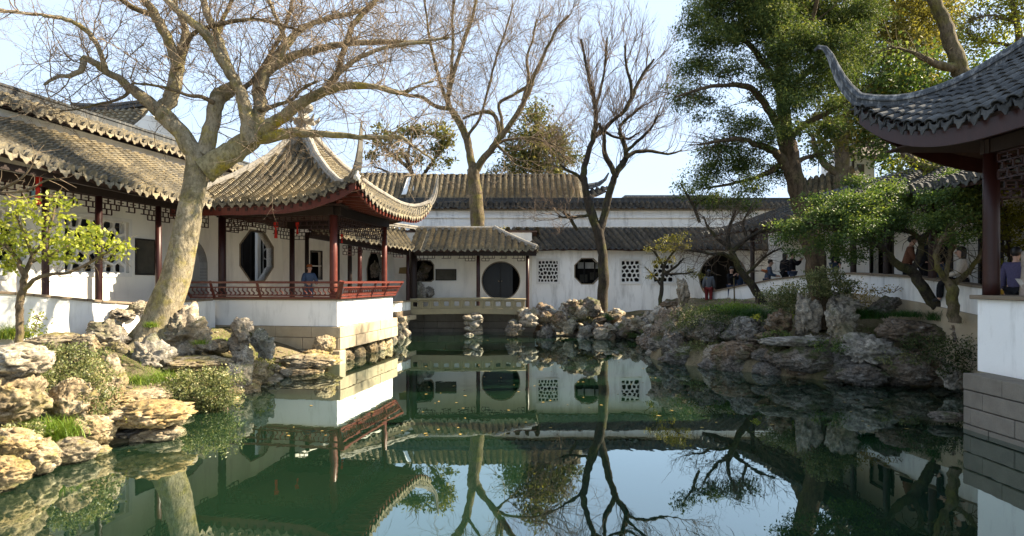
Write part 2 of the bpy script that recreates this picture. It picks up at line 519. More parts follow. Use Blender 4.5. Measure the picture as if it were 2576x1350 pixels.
# ------------------------------------------------------------------ building helpers
def wall(name, mat, parent, O, u, n, th, outer, holes=(), smooth=False):
    """O: (x,y) start, u: unit plan direction, n: unit plan normal towards the viewer; loops are (s,z)"""
    O = Vector((O[0], O[1], 0)); u = Vector((u[0], u[1], 0)); n = Vector((n[0], n[1], 0))
    loops = [list(outer)] + [list(h) for h in holes]
    flat = [p for lp in loops for p in lp]
    tris = tessellate_polygon([[Vector((s, z, 0)) for s, z in lp] for lp in loops])
    N = len(flat)
    vs = [O + u * s + Vector((0, 0, z)) for s, z in flat] + [O + u * s + Vector((0, 0, z)) - n * th for s, z in flat]
    fs = [tuple(t) for t in tris] + [tuple(i + N for i in reversed(t)) for t in tris]
    k = 0
    for lp in loops:
        m = len(lp)
        for i in range(m):
            a, b = k + i, k + (i + 1) % m
            fs.append((a, b, b + N, a + N))
        k += m
    mb = MB(); mb.add(vs, fs)
    return mb.build(name, mat, parent)
def circle(s, z, r, n=48, a0=0): return [(s + r * math.cos(a0 + 2 * math.pi * i / n), z + r * math.sin(a0 + 2 * math.pi * i / n)) for i in range(n)]
def rect(s0, s1, z0, z1): return [(s0, z0), (s1, z0), (s1, z1), (s0, z1)]
def octo(s0, s1, z0, z1, c=.3):
    a, b = (s1 - s0) * c, (z1 - z0) * c
    return [(s0 + a, z0), (s1 - a, z0), (s1, z0 + b), (s1, z1 - b), (s1 - a, z1), (s0 + a, z1), (s0, z1 - b), (s0, z0 + b)]
def ring(name, mat, parent, O, u, n, loop_in, loop_out, front, depth):
    """frame between two loops of equal length; front: proud of the wall plane by this"""
    O = Vector((O[0], O[1], 0)); u = Vector((u[0], u[1], 0)); n = Vector((n[0], n[1], 0))
    m = len(loop_in); vs = []
    for lp in (loop_in, loop_out):
        for off in (front, front - depth):
            vs += [O + u * s + Vector((0, 0, z)) + n * off for s, z in lp]
    fs = []
    for i in range(m):
        j = (i + 1) % m
        fs += [(i, j, 2 * m + j, 2 * m + i), (m + j, m + i, 3 * m + i, 3 * m + j), (j, i, m + i, m + j), (2 * m + i, 2 * m + j, 3 * m + j, 3 * m + i)]
    mb = MB(); mb.add(vs, fs)
    return mb.build(name, mat, parent)
def scaled(loop, k):
    cs = sum(p[0] for p in loop) / len(loop); cz = sum(p[1] for p in loop) / len(loop)
    return [(cs + (s - cs) * k, cz + (z - cz) * k) for s, z in loop]
def grown(loop, d):
    s0 = min(p[0] for p in loop); s1 = max(p[0] for p in loop); z0 = min(p[1] for p in loop); z1 = max(p[1] for p in loop)
    cs, cz = (s0 + s1) / 2, (z0 + z1) / 2
    return [(cs + (s - cs) * (1 + 2 * d / (s1 - s0)), cz + (z - cz) * (1 + 2 * d / (z1 - z0))) for s, z in loop]

def voronoi_cells(s0, s1, z0, z1, nx, nz, jit, rnd):
    pts = []
    for i in range(nx):
        for k in range(nz):
            pts.append((s0 + (i + .5 + (.25 if k % 2 else -.25) + rnd.uniform(-jit, jit)) * (s1 - s0) / nx, z0 + (k + .5 + rnd.uniform(-jit, jit)) * (z1 - z0) / nz))
    cells = []
    for a in pts:
        poly = rect(s0, s1, z0, z1)
        for b in pts:
            if b is a: continue
            mx, mz = (a[0] + b[0]) / 2, (a[1] + b[1]) / 2
            dx, dz = b[0] - a[0], b[1] - a[1]
            out = []
            for i in range(len(poly)):
                p, q = poly[i], poly[(i + 1) % len(poly)]
                dp = (p[0] - mx) * dx + (p[1] - mz) * dz; dq = (q[0] - mx) * dx + (q[1] - mz) * dz
                if dp <= 0: out.append(p)
                if dp * dq < 0:
                    t = dp / (dp - dq); out.append((p[0] + (q[0] - p[0]) * t, p[1] + (q[1] - p[1]) * t))
            poly = out
            if len(poly) < 3: break
        if len(poly) >= 3: cells.append(poly)
    return cells
def lattice(parent, O, u, n, s0, s1, z0, z1, nx, nz, seed, bar=.035, depth=.06, back=.06, mat=None, name='lattice'):
    rnd = random.Random(seed)
    O3 = Vector((O[0], O[1], 0)); u3 = Vector((u[0], u[1], 0)); n3 = Vector((n[0], n[1], 0))
    mb = MB()
    for poly in voronoi_cells(s0, s1, z0, z1, nx, nz, .24, rnd):
        # subdivide edges then pull in towards a rounded hole
        fine = []
        for i in range(len(poly)):
            p, q = poly[i], poly[(i + 1) % len(poly)]
            for k in range(3): fine.append((p[0] + (q[0] - p[0]) * k / 3, p[1] + (q[1] - p[1]) * k / 3))
        cs = sum(p[0] for p in fine) / len(fine); cz = sum(p[1] for p in fine) / len(fine)
        rmean = sum(math.hypot(p[0] - cs, p[1] - cz) for p in fine) / len(fine)
        inner = []
        for p in fine:
            d = math.hypot(p[0] - cs, p[1] - cz) + 1e-6
            r = min(d - bar * .5, .45 * (d - bar * .5) + .55 * (rmean * .92 - bar * .5)); r = max(r, .02)
            inner.append((cs + (p[0] - cs) / d * r, cz + (p[1] - cz) / d * r))
        m = len(fine); vs = []
        for lp in (fine, inner):
            for off in (-back, -back - depth):
                vs += [O3 + u3 * s + Vector((0, 0, z)) + n3 * off for s, z in lp]
        fs = []
        for i in range(m):
            j = (i + 1) % m
            fs += [(i, j, 2 * m + j, 2 * m + i), (2 * m + i, 2 * m + j, 3 * m + j, 3 * m + i), (m + j, m + i, 3 * m + i, 3 * m + j)]
        mb.add(vs, fs)
    return mb.build(name, mat or M['lattice'], parent)

def resample(path, k):
    L = [0]
    for a, b in zip(path, path[1:]): L.append(L[-1] + (b - a).length)
    out = []; j = 0
    for i in range(k):
        d = L[-1] * i / (k - 1)
        while j < len(path) - 2 and L[j + 1] < d: j += 1
        t = (d - L[j]) / max(1e-9, L[j + 1] - L[j])
        out.append(path[j].lerp(path[j + 1], min(1, max(0, t))))
    return out, L[-1]

def tile_row_mesh(path, side, r, spacing, expo, rnd, arc=5, channel=True):
    path = [Vector(p) for p in path]
    _, L = resample(path, 2)
    n = max(2, int(L / expo))
    pts, _ = resample(path, n + 1)
    mb = MB(); side = side.normalized()
    for i in range(n):
        a, b = pts[i], pts[i + 1]
        d = (b - a).normalized()
        nn = side.cross(d)
        if nn.z < 0: nn = -nn
        j = side * rnd.uniform(-.012, .012); lift = rnd.uniform(0, .012); tilt = rnd.uniform(-.008, .008)
        if rnd.random() < .05: j = side * rnd.uniform(-.04, .04); lift = rnd.uniform(.01, .035); tilt = rnd.uniform(-.02, .02)   # slipped tile
        vs = []
        for (p, rr, up) in ((a, r * .80, .0), (a, r * 1.04, .028 + lift), (b, r * .86, .0)):
            for k in range(arc):
                an = math.pi * k / (arc - 1)
                vs.append(p + j + side * (math.cos(an) * rr) + nn * (math.sin(an) * rr * 1.3 + up + tilt * math.cos(an)))
        fs = []
        for q in (0, 1):
            for k in range(arc - 1):
                fs.append((q * arc + k, q * arc + k + 1, (q + 1) * arc + k + 1, (q + 1) * arc + k))
        if i == 0: fs.append(tuple(range(arc)))
        mb.add(vs, fs)
        if channel:
            c = side * (spacing / 2); w = spacing / 2
            up = rnd.uniform(.012, .026)
            va = [a + c - side * w * .8 + nn * .02, a + c + nn * (up - .03), a + c + side * w * .8 + nn * .02]
            vb = [b + c - side * w * .8 + nn * .008, b + c - nn * .03, b + c + side * w * .8 + nn * .008]
            va0 = [a + c - side * w * .8 - nn * .01, a + c - nn * .045, a + c + side * w * .8 - nn * .01]
            mb.add(va0 + va + vb, [(0, 1, 4, 3), (1, 2, 5, 4), (3, 4, 7, 6), (4, 5, 8, 7)])
    return mb

_drip = {}
def drip_mesh(w, h, mat):
    key = (round(w, 3), round(h, 3), mat.name)
    if key in _drip: return _drip[key]
    mb = MB()
    top = [(-.5, .02), (-.3, -.035), (0, -.055), (.3, -.035), (.5, .02)]
    bot = [(.40, -.10 * h / .2), (.24, -.55 * h), (.06, -.95 * h), (-.06, -.95 * h), (-.24, -.55 * h), (-.40, -.10 * h / .2)]
    poly = [Vector((x * w, 0, z)) for x, z in top] + [Vector((x * w, .0, z)) for x, z in bot]
    mb.prism(poly, (0, -.018, 0))
    me = bpy.data.meshes.new('drip_tile')
    me.from_pydata([tuple(v) for v in mb.v], [], mb.f)
    bm = bmesh.new(); bm.from_mesh(me); bmesh.ops.recalc_face_normals(bm, faces=bm.faces); bm.to_mesh(me); bm.free()
    me.materials.append(mat)
    _drip[key] = me
    return me

def roof(thing, rows, mat, r, spacing, expo, seed=1, drip=.19, thick=.13, bedmat=None, arc=5, K=7, name='roof', channel=True, individual=None):
    """rows: list of (path eave->ridge, side vector). The bed is the roof part; tile rows and drip tiles are its sub-parts"""
    rnd = random.Random(seed)
    bed = MB(); grid = []
    for path, side in rows:
        p, L = resample([Vector(q) for q in path], K)
        grid.append(p)
    R_, C_ = len(rows), K
    vs = []
    for lay in (0, 1):
        for i, p in enumerate(grid):
            sd = rows[i][1].normalized()
            for k in range(K):
                d = (p[min(k + 1, K - 1)] - p[max(k - 1, 0)])
                nn = sd.cross(d.normalized() if d.length > 1e-6 else Vector((0, 0, 1)))
                if nn.z < 0: nn = -nn
                vs.append(p[k] - nn * (.05 if lay == 0 else thick))
    fs = []
    H = R_ * C_
    for i in range(R_ - 1):
        for k in range(C_ - 1):
            a = i * C_ + k
            fs.append((a, a + 1, a + C_ + 1, a + C_))
            fs.append((H + a, H + a + C_, H + a + C_ + 1, H + a + 1))
    for i in range(R_ - 1):
        fs.append((i * C_, (i + 1) * C_, H + (i + 1) * C_, H + i * C_))
        fs.append((i * C_ + C_ - 1, H + i * C_ + C_ - 1, H + (i + 1) * C_ + C_ - 1, (i + 1) * C_ + C_ - 1))
    for k in range(C_ - 1):
        fs.append((k, H + k, H + k + 1, k + 1))
        b = (R_ - 1) * C_
        fs.append((b + k, b + k + 1, H + b + k + 1, H + b + k))
    bed.add(vs, fs)
    root = bed.build(name, bedmat or M['soffit'], thing)
    dm = drip_mesh(spacing * .98, drip, mat) if drip else None
    for i, (path, side) in enumerate(rows):
        path = [Vector(p) for p in path]
        if individual is not None:
            individual(root, path, side, i, rnd)
        else:
            tile_row_mesh(path, side, r, spacing, expo, rnd, arc, channel).build('tile_row', mat, root, smooth=False)
        if drip and i < R_ - 1 and rnd.random() > .025:
            p0 = (path[0] + Vector(rows[i + 1][0][0])) / 2
            d = (path[1] - path[0]); out = Vector((-d.x, -d.y, 0))
            sd = (Vector(rows[i + 1][0][0]) - path[0]).normalized()
            out = Vector((0, 0, 1)).cross(sd)
            if out.dot(Vector((-d.x, -d.y, 0))) < 0: out = -out; sd2 = -sd
            else: sd2 = sd
            # local axes: x along the eave, -y outwards, z up
            y = -out.normalized(); x = (y.cross(Vector((0, 0, 1)))).normalized()
            if x.dot(sd) < 0: pass
            x = sd if x.dot(sd) > 0 else -sd
            z = x.cross(y).normalized()
            if z.z < 0: z = -z; x = -x
            y2 = z.cross(x)
            m = Matrix((x, y2, z)).transposed().to_4x4()
            q = (Matrix.Rotation(rnd.uniform(-.13, .13), 4, out) @ Matrix.Rotation(rnd.uniform(-.18, .18), 4, sd) @ m).to_quaternion()
            link('drip_tile', dm, p0 + out.normalized() * .02 + Vector((0, 0, .035 + rnd.uniform(-.012, .012))), root, q)
    return root

def strip_rows(E, T, spacing, sag=.12, n=None, side=None, K=6, wob=.028, seed=0):
    """rows between eave polyline E and top polyline T (functions of 0..1)"""
    rnd = random.Random(seed + 77)
    L = sum((E((i + 1) / 40) - E(i / 40)).length for i in range(40))
    n = n or max(2, int(round(L / spacing)))
    rows = []
    for i in range(n + 1):
        s = i / n
        a, b = E(s), T(s)
        ds = (E(min(1, s + .01)) - E(max(0, s - .01))).normalized()
        path = []
        w = rnd.uniform(-wob, wob)
        for k in range(K):
            t = k / (K - 1)
            path.append(a.lerp(b, t) + Vector((0, 0, -sag * 4 * t * (1 - t) + w * (1 - t))))
        rows.append((path, ds))
    return rows
def poly_fn(pts):
    pts = [Vector(p) for p in pts]
    L = [0]
    for a, b in zip(pts, pts[1:]): L.append(L[-1] + (b - a).length)
    def f(s):
        d = s * L[-1]
        for i in range(len(pts) - 1):
            if d <= L[i + 1] or i == len(pts) - 2:
                return pts[i].lerp(pts[i + 1], (d - L[i]) / max(1e-9, L[i + 1] - L[i]))
    return f
RIDGE = [(-.13, 0), (-.13, .07), (-.10, .085), (-.10, .15), (-.135, .165), (-.135, .205), (-.095, .225), (-.085, .27), (-.04, .31), (.04, .31), (.085, .27), (.095, .225), (.135, .205), (.135, .165), (.10, .15), (.10, .085), (.13, .07), (.13, 0)]

def frieze(parent, A, B, ztop, rows=3, rowh=.135, cell=.20, bw=.026, mat=None, full=False, name='hanging_lattice'):
    """openwork under a beam, stepped deeper next to the posts"""
    A, B = Vector((A[0], A[1], 0)), Vector((B[0], B[1], 0))
    L = (B - A).length; d = (B - A) / L
    mb = MB()
    def at(s, z): return A + d * s + Vector((0, 0, z))
    reach = [1.0, .30, .17, .1]
    mb.bar(at(0, ztop), at(L, ztop), bw, bw)
    for k in range(rows):
        zt, zb = ztop - k * rowh, ztop - (k + 1) * rowh
        spans = [(0, L)] if (k == 0 or full) else [(0, L * reach[k]), (L * (1 - reach[k]), L)]
        if k == 1 and not full: spans.append((L * .42, L * .58))
        for (s0, s1) in spans:
            m = max(1, int(round((s1 - s0) / cell)))
            mb.bar(at(s0, zb), at(s1, zb), bw, bw)
            for i in range(m + 1):
                s = s0 + (s1 - s0) * i / m + (cell * .5 if k % 2 else 0)
                if s > s1 + .001: s = s1
                mb.bar(at(s, zt), at(s, zb), bw, bw, Vector((1, 0, 0)))
            if full or k == 0:
                for i in range(0, m, 2):
                    s = s0 + (s1 - s0) * (i + .5) / m
                    mb.bar(at(s, zb + rowh * .5), at(min(s1, s + cell * .9), zb + rowh * .5), bw * .8, bw * .8)
    return mb.build(name, mat or M['red_shaded'], parent)
def column(parent, x, y, z0, z1, r, mat, n=18, bracket=None, name='column'):
    mb = MB(); mb.lathe((x, y, 0), [(r * 1.02, z0), (r, z0 + .3), (r * .97, (z0 + z1) / 2), (r * .94, z1)], n)
    o = mb.build(name, mat, parent, smooth=True)
    return o

# ------------------------------------------------------------------ the ground, the pond
POND = [(-6.2, -6), (-6.4, 3), (-6.55, 7.6), (-6.45, 9.2), (-5.75, 10.2), (-6.3, 11.3), (-6.0, 12.9), (-6.3, 14.5), (-6.2, 15.6), (-5.95, 17.0), (-5.6, 18.3), (-5.75, 18.9), (-5.1, 23.4), (-5.5, 26.5), (-5.5, 28), (-5.3, 30.6), (1.2, 30.6), (1.4, 28.9), (3.0, 28.6), (5.3, 28.3), (6.1, 27.2), (5.4, 22.5), (4.7, 20.0), (5.5, 18.5), (7.0, 16.9), (8.3, 15.6), (10.0, 14.9), (11.2, 14.5), (13.2, 13.5), (14, 5), (14, -6)]
def axis(a, b, step, far):
    core = list(np.arange(a, b, step)); out = []
    d = step; x = a
    lo = []
    while x > -far:
        d *= 1.35; x -= d; lo.append(x)
    hi = []; d = step; x = core[-1]
    while x < far:
        d *= 1.35; x += d; hi.append(x)
    return np.array(lo[::-1] + core + hi)
gx = axis(-14, 16, .3, 600); gy = axis(2, 32, .3, 600)
GX, GY = np.meshgrid(gx, gy)
def pond_dist(X, Y):
    """signed distance to the shore, negative inside the pond"""
    X = np.asarray(X, float); Y = np.asarray(Y, float)
    ins = np.zeros(X.shape, bool); best = np.full(X.shape, 1e9)
    for i in range(len(POND)):
        (x1, y1), (x2, y2) = POND[i], POND[(i + 1) % len(POND)]
        dx, dy = x2 - x1, y2 - y1
        t = np.clip(((X - x1) * dx + (Y - y1) * dy) / (dx * dx + dy * dy), 0, 1)
        best = np.minimum(best, np.hypot(X - x1 - t * dx, Y - y1 - t * dy))
        c = ((y1 > Y) != (y2 > Y))
        with np.errstate(divide='ignore', invalid='ignore'):
            xi = x1 + (Y - y1) * dx / (dy if dy else 1e-9)
        ins ^= c & (X < xi)
    return np.where(ins, -best, best)
def ground_z(X, Y):
    d = pond_dist(X, Y)
    right = (np.asarray(X) > 3.5) & (np.asarray(Y) < 29.5)
    capz = np.where(right, 1.75, 1.12)
    up = np.where(right, .35 + .42 * d, .04 + .34 * d)
    z = np.where(d < 0, np.maximum(-1.2, d * 1.6), np.minimum(capz, up))
    bump = .06 * np.sin(np.asarray(X) * 2.3 + np.asarray(Y) * 1.1) * np.cos(np.asarray(Y) * 1.9 - np.asarray(X) * .7)
    return z + np.where(d > .2, bump, 0)
def gz(x, y): return float(ground_z(np.array([x]), np.array([y]))[0])
GZ = ground_z(GX, GY)
ny_, nx_ = GX.shape
gv = np.stack([GX.ravel(), GY.ravel(), GZ.ravel()], 1)
idx = np.arange(nx_ * ny_).reshape(ny_, nx_)
gf = np.stack([idx[:-1, :-1].ravel(), idx[:-1, 1:].ravel(), idx[1:, 1:].ravel(), idx[1:, :-1].ravel()], 1)
ground = raw_mesh('ground', gv, gf, M['earth'], smooth=True)
tag(ground, 'brown and mossy earth of the garden banks around the pond', kind='structure')
mbw = MB()
mbw.add([V(-14, -8, 0), V(15, -8, 0), V(15, 31.2, 0), V(-14, 31.2, 0)], [(0, 1, 2, 3)])
pond = mbw.build('pond_water', M['water'], origin=Vector((0, 10, 0)))
tag(pond, 'still green pond water reflecting pavilion, trees and sky', kind='structure')

# ------------------------------------------------------------------ left gallery
def LX(Y, off): return -10.8 + .176 * (Y - 12.6) + off
def LP(Y, off, z): return Vector((LX(Y, off), Y, z))
lu = Vector((.176, 1, 0)).normalized(); ln = Vector((lu.y, -lu.x, 0))
Lk = math.hypot(.176, 1)
left = empty('covered_gallery', (LX(14, -.8), 14, 1.1), 'sunlit covered gallery along the left bank with white parapet and tiled roof', 'gallery')
PAR_Z = [(9, 2.5), (12.6, 2.33), (13.6, 2.22), (15, 2.06), (16, 1.97), (17, 1.96), (19.3, 1.98)]
mb = MB(); ys = np.linspace(10.2, 19.2, 25); vs = []; fs = []
for y in ys:
    for off, z in ((.08, .7), (.08, interp(y, PAR_Z)), (-.12, interp(y, PAR_Z)), (-.12, .7)): vs.append(LP(y, off, z))
for i in range(len(ys) - 1):
    for k in range(3): fs.append((i * 4 + k, i * 4 + k + 1, i * 4 + k + 5, i * 4 + k + 4))
fs.append((0, 1, 2, 3)); e = (len(ys) - 1) * 4; fs.append((e, e + 1, e + 2, e + 3))
mb.add(vs, fs); mb.build('parapet', M['plaster'], left)
y = 10.2
rnd = random.Random(4)
while y < 19.0:
    L_ = .42 + rnd.uniform(-.03, .06); y1 = min(y + L_, 19.2)
    mb = MB(); a, b = LP(y + .006, -.02, interp(y, PAR_Z) + .03), LP(y1 - .006, -.02, interp(y1, PAR_Z) + .03)
    mb.bar(a, b, .3 + rnd.uniform(-.01, .01), .06)
    mb.build('coping', M['coping'], left, bevel=.008)
    y = y1
for y in (11.6, 13.6, 15.0, 16.95):
    column(left, LX(y, -.02), y, 1.0, 4.75, .085 if y != 13.6 else .075, M['red_shaded'])
for (ya, yb) in ((10.2, 11.6), (11.6, 13.6), (13.6, 15.0), (15.0, 16.95), (16.95, 19.1)):
    za = 4.72 if yb > 13 else 4.85
    frieze(left, LP(ya + .08, -.02, 0), LP(yb - .08, -.02, 0), za, 3, .14, .2)
mb = MB(); mb.bar(LP(10.2, -.02, 4.84), LP(19.2, -.02, 4.82), .16, .2); mb.build('beam', M['wood_dark'], left)
mb = MB(); mb.bar(LP(10.2, .5, 4.98), LP(18.2, .5, 4.86), .08, .14); mb.build('eave_beam', M['wood_dark'], left)
mb = MB()
mb.prism([LP(10.2, -.12, 1.45), LP(26, -.12, 1.45), LP(26, -1.7, 1.45), LP(10.2, -1.7, 1.45)], (0, 0, -.12))
mb.build('floor', M['coping'], left)
# back wall, along off=-1.7
W0 = 10.0
def LS(Y): return (Y - W0) * Lk
big_a = rect(LS(15.85), LS(17.95), 2.84, 4.36)
big_b = octo(LS(13.0), LS(14.85), 2.75, 4.35, .28)
arch = [(LS(19.6), 1.46), (LS(21.4), 1.46)] + [(LS(20.5) + .92 * math.cos(a), 3.1 + .98 * math.sin(a)) for a in np.linspace(0, math.pi, 19)]
octw = octo(LS(23.3), LS(25.5), 2.62, 4.62, .30)
W_O = (LX(W0, -1.7), W0)
wall('wall', M['plaster_in'], left, W_O, lu, ln, .3, [(0, .8), (LS(26.45), .8), (LS(26.45), 6.72), (0, 6.72)], [big_a, big_b, arch, octw])
for k, (lp, sd, nx, nz) in enumerate(((big_a, 5, 6, 5), (big_b, 9, 5, 5))):
    w = ring('window_frame', M['lattice'], left, W_O, lu, ln, lp, grown(lp, .11), .04, .09)
    s0, s1 = min(p[0] for p in lp), max(p[0] for p in lp); z0, z1 = min(p[1] for p in lp), max(p[1] for p in lp)
    lattice(w, W_O, lu, ln, s0, s1, z0, z1, nx, nz, sd, .06, .09, .08)
ring('window_frame', M['frame_tan'], left, W_O, lu, ln, octw, grown(octw, .07), .012, .31)
ring('arch_frame', M['frame_tan'], left, W_O, lu, ln, arch, grown(arch, .02), .008, .30)
# what stands behind those openings: a plain inner wall behind the arch, dark panels standing in for the shade behind the windows
inner = empty('inner_backing', (LX(18, -3.6), 18, 1.0), 'dark panels added behind the left gallery windows for inner shade, with a pale inner wall', 'hall')
wall('dark_backing', M['hall_shade'], inner, (LX(9, -3.4), 9), lu, ln, .15, rect(0, LS(21.15) - LS(9), .8, 6.6))
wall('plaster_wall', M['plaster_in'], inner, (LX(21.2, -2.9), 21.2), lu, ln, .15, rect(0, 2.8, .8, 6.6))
wall('dark_backing', M['hall_shade'], inner, (LX(24.2, -3.6), 24.2), lu, ln, .15, rect(0, 6.0, .8, 6.6))
for k in range(5):
    yk = 25.2 + k * .62
    mb = MB(); a = LP(yk, -3.2, 0)
    mb.box((a.x, a.y, 3.2), (.09, .09, 3.6)); mb.build('post', M['window_dark'], inner)
mb = MB(); mb.prism([LP(25.75, -2.5, 1.4), LP(25.98, -2.5, 1.4), LP(25.98, -2.5, 5.2), LP(25.75, -2.5, 5.2)], (-.12, .02, 0)); mb.build('plaster_pier', M['plaster'], inner)
lat = empty('lattice_screen', (LX(26.8, -2.7), 26.8, 1.5), 'pale lattice screen glimpsed through the tall octagonal window', 'screen')
lattice(lat, (LX(26.5, -2.7), 26.5), lu, ln, 0, .85, 2.4, 4.8, 2, 6, 3, .04, .03, 0, M['plaster'])
# lower roof
rows = strip_rows(lambda s: LP(lerp(9.6, 18.35, s), .72, interp(lerp(9.6, 18.35, s), [(9.6, 5.36), (11.9, 5.20), (14.5, 5.0), (17, 4.92), (19, 4.96)])),
                  lambda s: LP(lerp(9.6, 18.35, s) + .25, -1.62, 6.42), .30, .10, seed=3)
roof(left, rows, M['tile'], .108, .30, .105, seed=5, drip=.21)
rows = strip_rows(lambda s: LP(lerp(18.42, 26.2, s), .70 - 1.08 * min(1, s * 3.6), 4.95 + .32 * min(1, s * 3.6)), lambda s: LP(lerp(18.5, 26.4, s), -1.62, 6.41), .30, .06, seed=8)
roof(left, rows, M['tile'], .108, .30, .105, seed=6, drip=.19, name='valley_roof')
# cap of the tall wall
cap_rows = strip_rows(lambda s: LP(lerp(9.6, 24.5, s), -1.38, 6.80), lambda s: LP(lerp(9.6, 24.5, s), -1.98, 7.08), .30, .0, seed=9, K=3)
roof(left, cap_rows, M['tile'], .105, .30, .11, seed=7, drip=.17, thick=.08, name='wall_cap_roof', K=3)
cap_rows = strip_rows(lambda s: LP(lerp(24.5, 9.6, s), -2.55, 6.80), lambda s: LP(lerp(24.5, 9.6, s), -1.98, 7.08), .30, .0, seed=10, K=3)
roof(left, cap_rows, M['tile'], .105, .30, .16, seed=7, drip=0, thick=.08, name='wall_cap_roof', K=3, arc=4)
mb = MB()
mb.sweep([LP(y, -1.98, 7.07) for y in np.linspace(9.6, 24.5, 12)], [(-.12, 0), (-.12, .10), (-.09, .12), (-.09, .25), (-.12, .27), (-.12, .33), (.12, .33), (.12, .27), (.09, .25), (.09, .12), (.12, .10), (.12, 0)])
mb.build('ridge', M['ridge_black'], left)
# tablet on the wall, beside the big lattice window
def plaque(name, O, u, n, lp, frame_mat, face_mat, label, cat, fr=.05, proud=.035):
    s = sum(p[0] for p in lp) / len(lp); z = min(p[1] for p in lp)
    o = Vector((O[0], O[1], 0)) + Vector((u[0], u[1], 0)) * s
    t = empty(name, (o.x, o.y, z), label, cat)
    ring('frame', frame_mat, t, O, u, n, lp, grown(lp, fr), proud + .02, proud + .018)
    wall('face', face_mat, t, (O[0] + n[0] * proud, O[1] + n[1] * proud), u, n, proud - .003, lp)
    return t
plaque('wall_tablet', W_O, lu, ln, rect(LS(18.25), LS(18.92), 2.84, 3.86), M['window_dark'], M['tablet'], 'tall black framed tablet on the gallery wall left of the leaning tree', 'tablet')
# hanging tassels
def tassel(px, py, Y, label, k=1.0):
    p = P(px, py, Y)
    t = empty('tassel', p, label, 'tassel', 'red tassels hung under the eaves')
    mb = MB(); mb.tube([p + V(0, 0, .55 * k), p + V(0, 0, .42 * k)], .008, 5); mb.build('cord', M['red_shaded'], t)
    mb = MB(); mb.box(p + V(0, 0, .34 * k), (.11 * k, .03, .14 * k)); mb.build('charm', M['tassel_red'], t)
    mb = MB(); mb.lathe(p, [(.012, .27 * k), (.03 * k, .24 * k), (.026 * k, .2 * k), (.045 * k, 0)], 8); mb.build('fringe', M['tassel_red'], t)
    return t
M['tassel_red'] = mat_plain('bright_red_silk', (.55, .03, .02), .6, .2)
M['pennant_blue'] = mat_plain('pale_blue_silk', (.20, .36, .42), .6, .2)
tassel(95, 515, 13.3, 'red and blue tassel hanging behind the yellow leaved tree', 1.5)
mb = MB(); p = P(84, 492, 13.28); mb.box(p, (.13, .02, .2)); b = mb.build('pennant', M['pennant_blue']); tag(b, 'small pale blue pennant hanging beside the tassel at far left', 'pennant')

# ------------------------------------------------------------------ pavilion
C0 = Vector((-5.5, 18.75, 0)); a10 = R(10)
pu = Vector((-math.cos(a10), math.sin(a10), 0)); pv = Vector((math.sin(a10), math.cos(a10), 0))   # along the front to the left, along the side to the back
PW, PL = 4.3, 4.7
def PP(a, b, z): return C0 + pu * a + pv * b + Vector((0, 0, z))   # a: from right corner to left, b: front to back
pav = empty('pavilion', PP(PW / 2, PL / 2, .3), 'open red columned waterside pavilion with upturned tiled roof', 'pavilion')
# parapets: white walls between stone base and seat
mb = MB(); mb.prism([PP(0, 0, 1.17), PP(PW, 0, 1.17), PP(PW, .22, 1.17), PP(.22, .22, 1.17)], (0, 0, .82)); mb.build('parapet', M['plaster'], pav)
mb = MB(); mb.prism([PP(-.002, .002, 1.17), PP(.218, .222, 1.17), PP(.218, PL, 1.17), PP(-.002, PL, 1.17)], (0, 0, .82)); mb.build('parapet', M['plaster'], pav)
mb = MB(); mb.prism([PP(.22, PL - .22, 1.17), PP(PW, PL - .22, 1.17), PP(PW, PL, 1.17), PP(.22, PL, 1.17)], (0, 0, .3)); mb.build('parapet', M['plaster'], pav)
mb = MB(); mb.prism([PP(-.06, -.06, 1.99), PP(PW, -.06, 1.99), PP(PW, .30, 1.99), PP(.3, .30, 1.99)], (0, 0, .055)); mb.build('seat', M['coping'], pav)
mb = MB(); mb.prism([PP(-.06, -.055, 1.99), PP(.295, .30, 1.99), PP(.295, PL, 1.99), PP(-.06, PL, 1.99)], (0, 0, .053)); mb.build('seat', M['coping'], pav)
mb = MB(); mb.prism([PP(.22, .22, 1.38), PP(PW, .22, 1.38), PP(PW, PL, 1.38), PP(.22, PL, 1.38)], (0, 0, .1)); mb.build('floor', M['coping'], pav)
# stone base: courses of blocks
def course(parent, A, B, nrm, z0, z1, depth, sizes, mat, proud=0, rnd=random.Random(1), gap=.008, name='stone'):
    A, B = Vector(A), Vector(B); L = (B - A).length; d = (B - A) / L; s = 0; k = 0
    nrm = Vector(nrm)
    while s < L - .02:
        w = sizes[k % len(sizes)] * rnd.uniform(.9, 1.1); k += 1
        e = min(L, s + w)
        if L - e < .2: e = L
        pr = proud + rnd.uniform(-.012, .012)
        a = A + d * (s + gap / 2) + nrm * pr; b = A + d * (e - gap / 2) + nrm * pr
        mb = MB(); mb.prism([V(a.x, a.y, z0), V(b.x, b.y, z0), V(b.x, b.y, z0) - nrm * depth, V(a.x, a.y, z0) - nrm * depth], (0, 0, z1 - z0 - gap))
        mb.build(name, mat, parent, bevel=.012)
        s = e
course(pav, PP(-.12, -.05, 0), PP(-.12, PL + .25, 0), -pu, .82, 1.165, .5, [1.3, .9, 1.1], M['stone_warm'], 0)
course(pav, PP(-.12, -.05, 0), PP(-.12, PL + .25, 0), -pu, .44, .815, .5, [.62, .5, .7], M['stone_warm'], .01)
course(pav, PP(-.09, -.06, 0), PP(PW, -.06, 0), -pv, .82, 1.165, .5, [.95, 1.3, .8], M['stone_warm'], 0)
course(pav, PP(-.09, -.06, 0), PP(PW, -.06, 0), -pv, .44, .815, .5, [1.2, .8], M['stone_warm'], .012)
